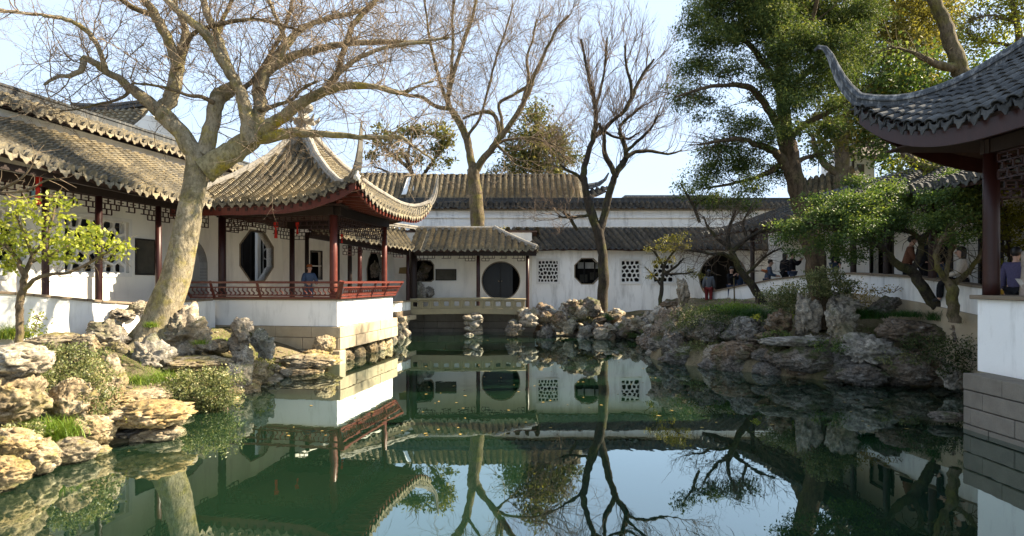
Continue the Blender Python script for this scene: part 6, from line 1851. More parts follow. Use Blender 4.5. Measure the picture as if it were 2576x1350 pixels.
tb = leafy_tree('leaning_tree', 'leaning grey barked tree arching above the near roof at right', 'leaf_gold', 'bark_mid', 16.5, [(2440, 560, 22), (2445, 420, 21), (2450, 300, 20), (2432, 210, 19), (2414, 168, 19), (2392, 110, 17), (2378, 60, 15), (2352, 10, 13), (2320, -40, 10)], [([(2400, 170, 13), (2370, 165, 10), (2330, 150, 7), (2290, 130, 4), (2240, 118, 2)], -.5), ([(2445, 440, 14), (2330, 425, 12), (2290, 400, 11), (2268, 375, 9), (2255, 350, 6)], .3)],
    [(2300, 395, 40, 25), (2350, 420, 40, 25), (2260, 420, 40, 25)], 260, 93, (.06, .12), .55, .14, 18, .3, tw=60)
leafy_tree('golden_tree', 'bright yellow green tree at the top right corner', 'leaf_gold', 'bark_mid', 19, [(2600, 500, 14), (2580, 250, 12), (2560, 80, 8), (2540, -40, 5)], [([(2570, 120, 6), (2520, 110, 4), (2460, 100, 3), (2430, 80, 2)], .4), ([(2560, 60, 5), (2500, 40, 3), (2440, 50, 2)], -.3)],
    [(2540, 20, 60, 40), (2480, 100, 50, 26), (2560, 90, 50, 30), (2510, 60, 40, 26, .4), (2450, 130, 30, 16), (2580, -40, 80, 50), (2480, -5, 30, 20), (2470, 50, 26, 14), (2600, 150, 50, 40)], 230, 94, (.08, .15), .5, .18, 18, .3, tw=120, tlen=(.5, 1.4))
leafy_tree('golden_shrub', 'sunlit yellow green shrub seen beyond the near pavilion column', 'leaf_gold', 'bark_dark', 15.0, [(2560, 760, 8), (2550, 680, 7), (2535, 600, 5), (2530, 520, 3)], [([(2550, 640, 6), (2520, 625, 6), (2490, 600, 5)], -.3)],
    [(2540, 545, 45, 45), (2560, 620, 40, 30), (2520, 600, 26, 26), (2540, 700, 40, 40), (2590, 560, 40, 60), (2550, 480, 40, 30)], 700, 95, (.06, .11), .6, .12, 16, .3, tw=40)
# holly like trees above the right parapet
leafy_tree('holly_tree', 'spreading dark green tree with crooked black trunk before the right gallery', 'leaf_holly', 'bark_dark', 15.0, [(2378, 800, 15), (2352, 765, 14), (2320, 722, 14), (2300, 690, 13), (2280, 672, 12)],
    [([(2290, 680, 11), (2262, 668, 9), (2235, 640, 7), (2215, 620, 6), (2190, 612, 4)], -.4), ([(2295, 685, 9), (2310, 650, 7), (2318, 610, 7), (2290, 585, 6), (2240, 575, 6), (2180, 560, 5), (2120, 545, 4)], .4), ([(2240, 575, 5), (2160, 590, 5), (2090, 570, 4), (2030, 560, 3)], -.4), ([(2318, 610, 6), (2340, 570, 5), (2330, 520, 4)], .4)],
    [(2010, 575, 58, 34), (1970, 600, 34, 20), (2080, 545, 70, 38), (2150, 510, 70, 36), (2160, 575, 66, 38, -.4), (2230, 545, 60, 40), (2225, 480, 60, 28, .4), (2080, 610, 50, 26, .3), (2000, 630, 36, 16), (2135, 640, 50, 26, .4), (2190, 610, 44, 24), (2285, 560, 46, 26), (2060, 505, 50, 22, .5), (2290, 500, 48, 26, .5), (2120, 595, 40, 24, -.5), (1965, 570, 26, 16), (2150, 460, 44, 20, .7)], 1500, 96, (.045, .085), .55, .11, 18, .25, tw=160, tlen=(.3, .8))
leafy_tree('holly_tree', 'forked pale trunked evergreen right beside the near white parapet', 'leaf_holly', 'bark_mid', 13.6, [(2402, 812, 13), (2398, 770, 12), (2395, 730, 12), (2393, 715, 12)],
    [([(2393, 722, 9), (2370, 690, 7), (2355, 655, 6), (2362, 620, 5), (2380, 590, 4)], -.3), ([(2396, 720, 8), (2430, 690, 6), (2455, 660, 5), (2475, 625, 4), (2490, 600, 3)], .3), ([(2380, 700, 5), (2385, 660, 5), (2395, 620, 4), (2400, 570, 3)], .4)],
    [(2400, 545, 62, 34), (2450, 575, 46, 26), (2350, 560, 46, 30), (2440, 500, 56, 34), (2380, 490, 50, 28), (2470, 440, 46, 28, .3), (2330, 505, 40, 24, .5), (2400, 600, 50, 22, -.3), (2410, 440, 40, 22, .4), (2470, 530, 40, 26)], 1700, 97, (.045, .08), .55, .10, 18, .25, tw=120, tlen=(.3, .7))
# evergreens beyond the far wall
leafy_tree('conifer', 'rounded olive brown conifer beyond the long tiled hall', 'leaf_conifer', 'bark_mid', 47, [(1352, 560, 10), (1352, 430, 8), (1350, 330, 6), (1348, 260, 3)], [([(1352, 400, 4), (1310, 380, 3), (1275, 370, 2)], 0), ([(1350, 370, 4), (1390, 360, 3), (1420, 350, 2)], 0)],
    [(1345, 300, 36, 30), (1330, 345, 50, 34), (1390, 340, 40, 36), (1300, 395, 52, 34), (1370, 395, 56, 40), (1420, 390, 32, 40), (1270, 435, 34, 20), (1330, 440, 60, 26), (1400, 440, 50, 26), (1350, 275, 20, 18)], 42, 98, (.22, .42), .35, .42, 22, .35, tw=90, tlen=(1, 2.4), twr=(.012, .03))
leafy_tree('broadleaf_tree', 'loose olive leaved tree behind the pavilion roof horn', 'leaf_conifer', 'bark_dark', 44, [(1050, 560, 8), (1045, 470, 7), (1030, 420, 6), (1022, 390, 5)],
    [([(1045, 470, 5), (1080, 420, 4), (1110, 380, 3), (1130, 350, 2)], 0), ([(1035, 430, 5), (1000, 400, 4), (965, 375, 3)], 0), ([(1025, 400, 4), (1035, 350, 3), (1050, 320, 2)], 0), ([(1050, 500, 4), (985, 440, 3), (940, 420, 2)], 0)],
    [(975, 355, 34, 16), (1020, 335, 30, 18), (1060, 330, 30, 18), (1105, 335, 30, 20), (1130, 365, 24, 18), (1000, 385, 30, 12), (1085, 375, 30, 14), (1055, 400, 24, 10), (960, 330, 20, 10), (1110, 410, 20, 10), (945, 400, 20, 10)], 46, 99, (.22, .4), .45, .32, 16, .3, tw=140, tlen=(1, 2.6), twr=(.012, .028), bmat='twig_dark')
# evergreen added on the right, put in to shade the right bank
for (x, y, lab, sd) in ((16.5, 24.0, 'broad evergreen added behind the right gallery to shade the right bank', 201),):
    g = np.random.default_rng(sd)
    t = empty('added_evergreen', (x, y, 1.0), lab, 'tree')
    mb = MB(); mb.tube([V(x, y, .8), V(x - .1, y + .1, 3.5), V(x + .2, y, 6.5), V(x, y, 9.5)], [.34, .28, .2, .08], 10); mb.build('trunk', M['bark_dark'], t, smooth=True)
    bl_ = [(x + g.normal(0, 1.5), y + g.normal(0, 1.6), g.uniform(6, 10.8), g.uniform(1.1, 1.8), g.uniform(1.1, 1.8), g.uniform(.8, 1.3)) for _ in range(16)]
    pts, dr, tn = cloud(bl_, 160, g, .25, 20, .35)
    foliage('crown', M['leaf_holly'], t, (x, y, 8), pts, dr, tn, g, ln=(.12, .22), wd=.55)
# ------------------------------------------------------------------ small trees
leafy_tree('young_tree', 'small tree with bright yellow green leaves by the left parapet', 'leaf_yellow', 'bark_mid', 11.6, [(46, 880, 10), (50, 820, 9), (52, 770, 9), (55, 730, 9), (62, 690, 8)],
    [([(56, 735, 6), (85, 705, 5), (120, 692, 4), (165, 688, 4), (205, 672, 4), (245, 650, 3), (280, 630, 2)], -.4), ([(60, 700, 6), (80, 650, 5), (110, 610, 4), (130, 560, 3), (140, 510, 2)], .3), ([(60, 690, 6), (40, 650, 5), (15, 620, 4), (-20, 600, 3)], -.3), ([(80, 660, 4), (130, 640, 4), (180, 620, 3), (230, 605, 2)], .4), ([(85, 650, 4), (60, 590, 3), (40, 540, 2)], -.2)],
    [(70, 520, 50, 26), (30, 560, 44, 28), (110, 560, 50, 28), (140, 500, 26, 26), (60, 600, 60, 30), (150, 610, 60, 26), (220, 620, 46, 22), (200, 585, 40, 18), (270, 625, 40, 18), (310, 628, 18, 14), (20, 640, 40, 26), (110, 645, 46, 20), (10, 600, 40, 24), (30, 675, 26, 12), (250, 590, 30, 14), (190, 650, 30, 12)], 330, 301, (.06, .125), .58, .10, 9, .1, tw=90, tlen=(.25, .7), twr=(.004, .009))
ov = empty('overhanging_branch', P(-20, 470, 10.5), 'bare twigs with buds reaching in at the left edge under the eaves', 'branch')
o_l = [limb([(-40, 500, 4), (0, 478, 4), (45, 455, 3), (75, 425, 2), (90, 390, 1.4)], 10.5), limb([(-40, 480, 4), (20, 485, 3), (70, 478, 3), (115, 455, 2), (150, 450, 1.4)], 10.5, -.3), limb([(0, 480, 3), (50, 500, 2.4), (100, 492, 2), (150, 500, 1.2)], 10.5, .3)]
for a in o_l: limb_mesh('branch', a, M['bark_mid'], ov, 6)
s = grow(o_l, 40, (.15, .5), (.004, .007), rg, 5, (.4, 1.0), .1, .25, .1); shoots('twigs', [s], M['twig'], ov, P(50, 470, 10.5))
leafy_tree('young_tree', 'small yellow topped tree in front of the lattice windows on the far wall', 'leaf_dull', 'bark_dark', 26.4, [(1660, 772, 5), (1664, 730, 5), (1668, 690, 4), (1672, 665, 4)],
    [([(1668, 690, 3), (1700, 672, 3), (1720, 650, 2)], -.3), ([(1670, 672, 3), (1650, 640, 3), (1630, 620, 2)], .3), ([(1672, 668, 3), (1690, 640, 3), (1710, 615, 2)], .2), ([(1664, 720, 3), (1640, 690, 2), (1622, 672, 1)], .2), ([(1668, 690, 3), (1715, 690, 2), (1745, 685, 2)], -.3)],
    [(1690, 605, 50, 14), (1650, 622, 36, 10), (1725, 622, 34, 9), (1690, 625, 40, 10), (1655, 660, 26, 10), (1740, 690, 34, 10), (1690, 655, 20, 9), (1640, 690, 18, 7), (1765, 690, 16, 8), (1710, 592, 22, 8)], 150, 302, (.06, .11), .55, .10, 10, .2, tw=130, tlen=(.3, .9), twr=(.004, .010))
pm = empty('plum_tree', P(1915, 750, 22.0), 'leafless crooked plum tree leaning in front of the right moon gate', 'tree')
Pm = []
def pl_(spec, dY=0, nm='branch', n=8): return ml(pm, Pm, 'bark_dark', spec, 22.0, dY, n, .15, nm)
pl_([(1918, 768, 14), (1908, 742, 11), (1892, 718, 10), (1872, 695, 9), (1858, 672, 8), (1848, 650, 8), (1838, 628, 7)], 0, 'trunk', 12)
pl_([(1848, 655, 6), (1822, 640, 5), (1790, 640, 4), (1750, 632, 3), (1725, 630, 2)], -.4)
pl_([(1840, 632, 6), (1830, 600, 5), (1838, 565, 4), (1850, 530, 3)], .3)
pl_([(1842, 636, 6), (1880, 600, 5), (1920, 580, 4), (1950, 570, 3)], -.3)
pl_([(1838, 630, 5), (1805, 600, 4), (1780, 570, 3), (1770, 545, 2)], .4)
pl_([(1872, 695, 5), (1905, 665, 4), (1935, 640, 3), (1965, 625, 2)], -.3)
pl_([(1880, 605, 4), (1870, 560, 3), (1890, 520, 2)], .4)
s1 = grow(Pm[1:], 150, (.5, 1.3), (.008, .016), rg, 7, (.4, 1.2), .1, .3, .1, .3)
s2 = grow(list(s1), 700, (.25, .7), (.005, .009), rg, 5, (.4, 1.1), .08, .3, .1)
shoots('crown', [s1, s2], M['twig_dark'], pm, P(1850, 600, 22))
for k, (px, top, Y) in enumerate(((1848, 700, 23.2), (1903, 735, 21.6), (1960, 720, 21.9))):
    mb = MB(); mb.tube([P(px, 765, Y), P(px + (8 if k else -2), top, Y)], [.03, .025], 7)
    o = mb.build('support_stake', M['bark_mid']); tag(o, ['thin wooden stake before the moon gate', 'wooden prop stake under the leaning plum tree', 'short wooden stake right of the plum trunk'][k], 'stake')
# ------------------------------------------------------------------ shrubs, ivy, grass
def shrub(name, label, mat, Y, blobs, dens, seed, ln=(.03, .06), wd=.6, clump=.07, per=16, shell=.5, cat='shrub', group=None, twigs=True):
    g = np.random.default_rng(seed)
    b = px_blobs(blobs, Y, .8); cx = sum(q[0] for q in b) / len(b); cy_ = sum(q[1] for q in b) / len(b); cz = min(q[2] - q[5] for q in b)
    t = empty(name, (cx, cy_, cz), label, cat, group)
    pts, dr, tn = cloud(b, dens * 4, g, clump, per, shell)
    foliage('foliage', M[mat], t, (cx, cy_, cz), pts, dr, tn, g, ln=ln, wd=wd)
    if twigs:
        st = []
        for q in b:
            for _ in range(3):
                e = np.array(q[:3]) + g.normal(size=3) * np.array(q[3:]) * .55; s_ = np.array([q[0], q[1], q[2] - q[5]])
                m = (s_ + e) / 2 + g.normal(size=3) * .05; st.append(np.stack([np.append(s_, .010), np.append(m, .008), np.append(e, .003)]))
        shoots('stems', [np.array(st)], M['twig_dark'], t, (cx, cy_, cz), 4)
    return t
shrub('ivy', 'ivy mound overhanging the water beside the speckled rock', 'leaf_ivy', 12.0, [(500, 980, 80, 42), (445, 985, 50, 30), (560, 975, 55, 42), (530, 1005, 60, 34), (575, 1010, 34, 34), (470, 955, 44, 22), (530, 950, 50, 24), (540, 1030, 50, 24, .3)], 1500, 401, clump=.06)
shrub('ivy', 'ivy draped over the rocks at left between two pale boulders', 'leaf_ivy', 10.0, [(170, 915, 62, 40), (215, 945, 60, 46, -.2), (255, 995, 34, 60, -.4), (190, 890, 60, 22), (140, 945, 44, 40), (245, 1060, 30, 40, -.5), (130, 885, 34, 24), (110, 960, 22, 50, -.6)], 1700, 402, clump=.055)
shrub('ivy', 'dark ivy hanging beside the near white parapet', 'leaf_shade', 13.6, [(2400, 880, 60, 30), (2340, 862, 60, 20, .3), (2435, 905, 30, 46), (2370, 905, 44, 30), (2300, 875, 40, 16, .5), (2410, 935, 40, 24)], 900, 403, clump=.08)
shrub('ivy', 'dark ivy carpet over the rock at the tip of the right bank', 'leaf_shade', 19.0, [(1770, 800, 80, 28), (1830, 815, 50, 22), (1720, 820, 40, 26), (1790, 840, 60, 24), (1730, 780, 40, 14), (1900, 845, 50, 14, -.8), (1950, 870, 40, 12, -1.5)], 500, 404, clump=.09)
shrub('leafy_shrub', 'leafy shrub wrapped round the cypress trunk', 'leaf_ivy', 16.9, [(2060, 715, 34, 34), (2100, 725, 40, 26), (2080, 690, 40, 18), (2130, 720, 30, 20)], 1300, 405, (.05, .09), .5, .09)
shrub('leafy_shrub', 'yellow flecked shrub left of the cypress trunk', 'leaf_ivy', 18.2, [(1960, 745, 46, 22), (2000, 735, 36, 24), (2020, 765, 30, 22), (1990, 770, 40, 18)], 1100, 406, (.05, .09), .5, .1)
shrub('leafy_shrub', 'thin straggling shrub in front of the climbing parapet', 'leaf_rust', 16.6, [(2170, 745, 36, 26), (2210, 728, 30, 12), (2250, 725, 26, 10), (2160, 775, 26, 24), (2190, 770, 30, 20)], 500, 407, (.04, .08), .5, .1)
shrub('leafy_shrub', 'small sunlit weeds at the foot of the left parapet', 'leaf_yellow', 12.4, [(85, 815, 22, 20), (100, 795, 12, 12), (75, 840, 30, 14)], 1200, 408, (.05, .09), .4, .07)
shrub('moss_cushion', 'bright moss and weeds on top of the bank in front of the climbing gallery', 'grass', 20.5, [(1850, 775, 60, 10), (1900, 780, 40, 10), (1800, 780, 40, 9)], 2200, 409, (.04, .08), .4, .06, twigs=False, cat='moss')
shrub('weed', 'weeds rooted on top of the bridge gallery roof ridge', 'leaf_olive', 31.4, [(1262, 585, 12, 9), (1275, 575, 7, 10), (1245, 592, 10, 5)], 700, 410, (.08, .16), .4, .1, cat='plant')
shrub('fern', 'yellow leaves on the ledge at the middle of the right bank', 'leaf_gold', 17.6, [(1905, 802, 14, 8), (1985, 800, 10, 8)], 900, 411, (.05, .1), .5, .06, cat='plant')
for k, (px, py, Y, w, h, lab, mt) in enumerate(((1765, 868, 18.6, 50, 12, 'moss and small weeds on the shaded ledge below the ivy carpet', 'leaf_ivy'), (2085, 868, 15.4, 46, 20, 'small weeds in the cleft left of the jagged pale rock', 'leaf_holly'), (2262, 905, 14.5, 60, 14, 'creeping weeds above the rusty brown waterline rock', 'leaf_ivy'), (1950, 845, 16.9, 40, 14, 'dark weeds between the arched rock and the thin slab', 'leaf_holly'), (652, 915, 14.8, 36, 14, 'yellow moss on the waterline rocks beside the speckled rock', 'leaf_dull'), (330, 1062, 9.6, 60, 10, 'yellow moss under the front edge of the orange slab', 'leaf_dull'), (60, 1085, 8.3, 60, 20, 'brownish creeping weeds between the big block and the lower rocks', 'leaf_ivy'), (1620, 838, 26.6, 50, 12, 'dark weeds on the low rocks of the far waterline', 'leaf_holly'), (1450, 800, 27.6, 40, 10, 'moss streak on the arched lake rockery', 'leaf_dull'))):
    shrub('weed', lab, mt, Y, [(px, py, w, h), (px + w * .7, py + h * .5, w * .5, h * .7), (px - w * .8, py + h * .3, w * .4, h * .6)], 1000 if Y > 12 else 2200, 430 + k, (.03, .06), .55, .05, twigs=False, cat='plant')
def blades(base, rg, ln, lean, width, K=4):
    N = len(base)
    an = rg.uniform(0, 2 * np.pi, N); out = np.stack([np.cos(an), np.sin(an), np.zeros(N)], 1)
    L = rg.uniform(*ln, (N, 1)); le = rg.uniform(*lean, (N, 1)); rows_ = []
    sd = np.stack([-np.sin(an), np.cos(an), np.zeros(N)], 1)
    for k in range(K):
        t = k / (K - 1); w = width * (1 - t * .9)
        c = base + out * L * le * (t ** 1.6) + np.array([0, 0, 1.0]) * L * (t - .55 * le * t * t)
        rows_ += [c + sd * w, c - sd * w]
    v = np.stack(rows_, 1).reshape(-1, 3)
    b = (np.arange(N) * 2 * K)[:, None]; f = []
    for k in range(K - 1): f.append(np.concatenate([b + 2 * k, b + 2 * k + 1, b + 2 * k + 3, b + 2 * k + 2], 1))
    return v, np.concatenate(f), np.repeat(np.clip(rg.normal(.5, .22, N), 0, 1), 2 * K)
def tuft(px, py, Y, wpx, n, ln, mat, label, seed, lean=(.4, 1.1), width=.006, cat='grass', group=None, name='grass_tuft'):
    g = np.random.default_rng(seed); c = P(px, py, Y); r = wpx * Y / FPX / 2
    u = g.normal(size=(n, 2)) * r * .42
    bz_ = np.full(n, c.z)
    base = np.stack([c.x + u[:, 0], c.y + u[:, 1] * .8, bz_ + g.uniform(-.03, .01, n)], 1)
    v, f, t = blades(base, g, ln, lean, width)
    o = raw_mesh(name, v, f, M[mat], None, c, tint=t)
    tag(o, label, cat, group); return o
tuft(130, 1100, 8.9, 130, 900, (.22, .5), 'grass', 'bright green grass tuft hanging over the lower left rocks', 501)
tuft(410, 965, 12.7, 110, 700, (.2, .45), 'grass', 'green grass tuft behind the ivy mound on the path', 502)
tuft(345, 965, 12.3, 90, 500, (.15, .35), 'grass', 'short green grass beside the path left of the taller tuft', 503)
tuft(25, 850, 12.6, 110, 700, (.25, .5), 'grass', 'grass at the foot of the young yellow tree at the left edge', 504)
tuft(555, 865, 16.6, 60, 420, (.15, .32), 'grass', 'grass tuft between the pitted rock and the pavilion base', 505)
tuft(380, 822, 14.3, 40, 200, (.12, .25), 'grass', 'small grass tuft at the foot of the leaning trunk', 506)
tuft(505, 865, 14.2, 40, 160, (.1, .2), 'grass', 'tiny grass tuft on the side of the large pitted rock', 507)
tuft(1530, 805, 27.6, 34, 300, (.25, .5), 'grass_dark', 'dark sedge tuft at the foot of the right bare tree', 508)
tuft(1905, 800, 19.6, 130, 1100, (.35, .75), 'grass_dark', 'wide drooping sedge tuft on the right bank left of the shrubs', 509, (.6, 1.3))
tuft(1850, 792, 20.4, 90, 600, (.25, .5), 'grass_dark', 'sedge tuft beside the bright moss on the right bank', 510, (.6, 1.3))
tuft(2175, 800, 16.2, 100, 800, (.3, .62), 'grass_dark', 'drooping sedge tuft under the cleft rock', 511, (.6, 1.3))
tuft(2370, 805, 14.9, 80, 600, (.25, .55), 'grass_dark', 'sedge tuft at the foot of the crooked black trunk', 512, (.6, 1.3))
tuft(2280, 795, 15.6, 110, 700, (.12, .28), 'grass_dark', 'low grass between the two tufts below the parapet', 513)
tuft(2440, 815, 13.9, 50, 300, (.15, .3), 'grass_dark', 'grass tuft against the near parapet corner', 514)
# thin grass and litter over the banks
g = np.random.default_rng(77)
cand = np.stack([g.uniform(-10.6, 12, 160000), g.uniform(7, 29.5, 160000)], 1)
dd = pond_dist(cand[:, 0], cand[:, 1]); keep = (dd > .5) & (fbm(np.stack([cand[:, 0] * .9, cand[:, 1] * .9, np.zeros(len(cand))], 1), 5, 3) > .12)
keep &= (cand[:, 0] > 3) | (cand[:, 0] < -5.9) | (cand[:, 1] > 28)
keep &= ~((cand[:, 0] > -9.9) & (cand[:, 0] < -5) & (cand[:, 1] > 18.3))
keep &= cand[:, 0] > LX(cand[:, 1], .3)
cand = cand[keep][:24000]
base = np.stack([cand[:, 0], cand[:, 1], ground_z(cand[:, 0], cand[:, 1]) - .01], 1)
v, f, t = blades(base, g, (.04, .14), (.2, .9), .006, 3)
go = raw_mesh('grass', v, f, M['grass'], tint=t); tag(go, 'thin short grass scattered over the garden banks', 'grass', kind='stuff')
# pebbles and chips on the bare ground
g = np.random.default_rng(78)
cand = np.stack([g.uniform(-10.4, 12, 9000), g.uniform(7, 29.5, 9000)], 1)
dd = pond_dist(cand[:, 0], cand[:, 1]); keep = (dd > .05) & (dd < 4)
keep &= (cand[:, 0] > 3) | (cand[:, 0] < -5.9) | (cand[:, 1] > 28)
keep &= ~((cand[:, 0] > -9.9) & (cand[:, 0] < -5) & (cand[:, 1] > 18.3)) & (cand[:, 0] > LX(cand[:, 1], .3))
cand = cand[keep][:1400]
iv, if_ = ico(1); vs_, fs_ = [], []
for k, (x, y) in enumerate(cand):
    s_ = g.uniform(.02, .09); q = iv * (s_ * g.uniform(.6, 1.2, (1, 3))) * np.array([1, 1, .6]) * g.uniform(.75, 1.15, (len(iv), 1))
    vs_.append(q + np.array([x, y, gz(x, y) + s_ * .15])); fs_.append(if_ + k * len(iv))
go = raw_mesh('pebbles', np.concatenate(vs_), np.concatenate(fs_), M['rock_warm']); tag(go, 'loose stones and chips lying on the garden banks', 'gravel', kind='stuff')
# fallen leaves on the water
lm = MB(); g2 = random.Random(5)
lv = [V(0, 0, 0), V(.03, .02, .004), V(.07, 0, .002), V(.03, -.02, .004)]
pts = [(X_(g2.uniform(700, 2300), y_), y_) for y_ in [g2.uniform(10, 27) for _ in range(260)]]
vv = []; ff = []
for (x, y) in pts:
    if float(pond_dist(np.array([x]), np.array([y]))[0]) > -.3: continue
    a = g2.uniform(0, 6.28); k = g2.uniform(.7, 1.6); n0 = len(vv)
    for q in lv: vv.append(V(x + (q.x * math.cos(a) - q.y * math.sin(a)) * k, y + (q.x * math.sin(a) + q.y * math.cos(a)) * k, .005 + q.z))
    ff.append((n0, n0 + 1, n0 + 2, n0 + 3))
lm.add(vv, ff); lo = lm.build('fallen_leaves', mat_plain('yellow_leaf_litter', (.27, .19, .06), .8, .1)); tag(lo, 'scattered fallen leaves floating on the pond', 'leaves', kind='stuff')
# ------------------------------------------------------------------ people
def skin_mesh(name, nodes, edges, sub=1, root=0):
    """nodes: (x,y,z,rx,ry)"""
    me = bpy.data.meshes.new(name)
    me.from_pydata([n[:3] for n in nodes], edges, [])
    o = bpy.data.objects.new('tmp', me); COL.objects.link(o)
    sk = o.modifiers.new('skin', 'SKIN'); sk.use_smooth_shade = True
    lay = me.skin_vertices[0].data if me.skin_vertices else None
    if lay is None:
        o.modifiers.remove(sk); bpy.context.view_layer.objects.active = o; sk = o.modifiers.new('skin', 'SKIN')
        lay = me.skin_vertices[0].data
    for i, n in enumerate(nodes):
        lay[i].radius = (n[3], n[4] if len(n) > 4 else n[3]); lay[i].use_root = (i == root)
    sb = o.modifiers.new('sub', 'SUBSURF'); sb.levels = sub; sb.render_levels = sub
    dg = bpy.context.evaluated_depsgraph_get(); dg.update()
    ev = o.evaluated_get(dg)
    out = bpy.data.meshes.new_from_object(ev)
    bpy.data.objects.remove(o)
    out.shade_smooth()
    return out
def body_nodes(pose):
    lean = pose.get('lean', 0); arm = pose.get('arm', 'down'); step = pose.get('step', .06); sit = pose.get('sit', False)
    N = []; E = []
    def nd(x, y, z, r, r2=None): N.append((x, y, z, r, r2 or r)); return len(N) - 1
    def up(h): return (0, -lean * (h - .95), h)   # the figure faces -Y
    pel = nd(0, 0, .95, .135, .10)
    sp = nd(*up(1.1), .125, .095); ch = nd(*up(1.3), .145, .10); nk0 = nd(*up(1.43), .07, .065); nk = nd(*up(1.49), .05)
    y_ = -lean * .6
    hd0 = nd(0, y_ - .02, 1.55, .072, .085); hd1 = nd(0, y_ - .015, 1.63, .082, .098); hd2 = nd(0, y_ - .01, 1.70, .06, .07)
    E += [(pel, sp), (sp, ch), (ch, nk0), (nk0, nk), (nk, hd0), (hd0, hd1), (hd1, hd2)]
    parts = {'torso': [pel, sp, ch, nk0], 'arms': [], 'legs': [], 'head': [nk, hd0, hd1, hd2]}
    for s in (-1, 1):
        a = up(1.38); sh = nd(s * .175, a[1], 1.38, .06)
        if arm == 'up': el = nd(s * .22, a[1] - .14, 1.18, .047); wr = nd(s * .10, a[1] - .30, 1.36, .033); dv = Vector((-s * .3, -.5, .6))
        elif arm == 'rest': el = nd(s * .26, a[1] - .05, 1.12, .047); wr = nd(s * .16, a[1] - .28, 1.05, .033); dv = Vector((-s * .3, -1, -.1))
        else: el = nd(s * .23, a[1] + .03, 1.12, .047); wr = nd(s * .24, a[1] - .06, .88, .033); dv = Vector((0, -.15, -1))
        dv.normalize(); E += [(ch, sh), (sh, el), (el, wr)]
        w = Vector(N[wr][:3]); pm_ = w + dv * .07; palm = nd(*pm_, .036, .02); E.append((wr, palm))
        sd = dv.cross(Vector((0, 1, 0.2))).normalized()
        for k, (o_, l) in enumerate(((-.03, .06), (-.01, .075), (.01, .07), (.03, .055))):
            p1 = pm_ + sd * o_ + dv * .04; p2 = p1 + dv * l * .6 + Vector((0, -.012, 0)); i1 = nd(*p1, .010); i2 = nd(*p2, .008); E += [(palm, i1), (i1, i2)]
        p1 = w + dv * .03 + sd * (.045 * -1) ; i1 = nd(*(p1), .011); i2 = nd(*(p1 + dv * .045 - sd * .012), .009); E += [(palm, i1), (i1, i2)]
        parts['arms'].append((sh, el, wr))
        if sit:
            hp = nd(s * .10, -.02, .90, .09); kn = nd(s * .12, -.44, .88, .068); an = nd(s * .12, -.46, .48, .045); to = nd(s * .13, -.60, .43, .035)
        else:
            f = s * step; hp = nd(s * .095, 0, .86, .088); kn = nd(s * .10, -f * .6 - .02, .49, .062); an = nd(s * .10, -f, .09, .042); to = nd(s * .115, -f - .15, .035, .034)
        E += [(pel, hp), (hp, kn), (kn, an), (an, to)]; parts['legs'].append((hp, kn, an, to))
    return N, E, parts
_pm = {}
def person_meshes(key, pose):
    if key in _pm: return _pm[key]
    N, E, pt = body_nodes(pose)
    body = skin_mesh('body', N, E, 1)
    def sub_(ids, grow_, extra=()):
        mp = {i: k for k, i in enumerate(ids)}
        nn = [(N[i][0], N[i][1], N[i][2], N[i][3] + grow_, N[i][4] + grow_) for i in ids]
        ee = [(mp[a], mp[b]) for a, b in E if a in mp and b in mp]
        return nn, ee
    ids = list(pt['torso']); [ids.extend(a) for a in pt['arms']]
    nn, ee = sub_(ids, .030)
    nn[0] = (nn[0][0], nn[0][1], nn[0][2] - .12, nn[0][3] + .03, nn[0][4] + .045)
    coat = skin_mesh('coat', nn, ee, 1)
    ids = [pt['torso'][0]]; [ids.extend(a[:3]) for a in pt['legs']]
    nn, ee = sub_(ids, .022); trousers = skin_mesh('trousers', nn, ee, 1)
    shoes = []
    for a in pt['legs']:
        nn, ee = sub_(list(a[2:]), .014); shoes.append(skin_mesh('shoe', nn, ee, 1))
    h = N[pt['head'][2]]
    _pm[key] = (body, coat, trousers, shoes, Vector(h[:3]))
    return _pm[key]
def recol(me, mat):
    m = me.copy(); m.materials.clear(); m.materials.append(mat); return m
def cloth(name, c): 
    if name not in M: M[name] = mat_plain(name, c, .85, .15, .3, 30)
    return M[name]
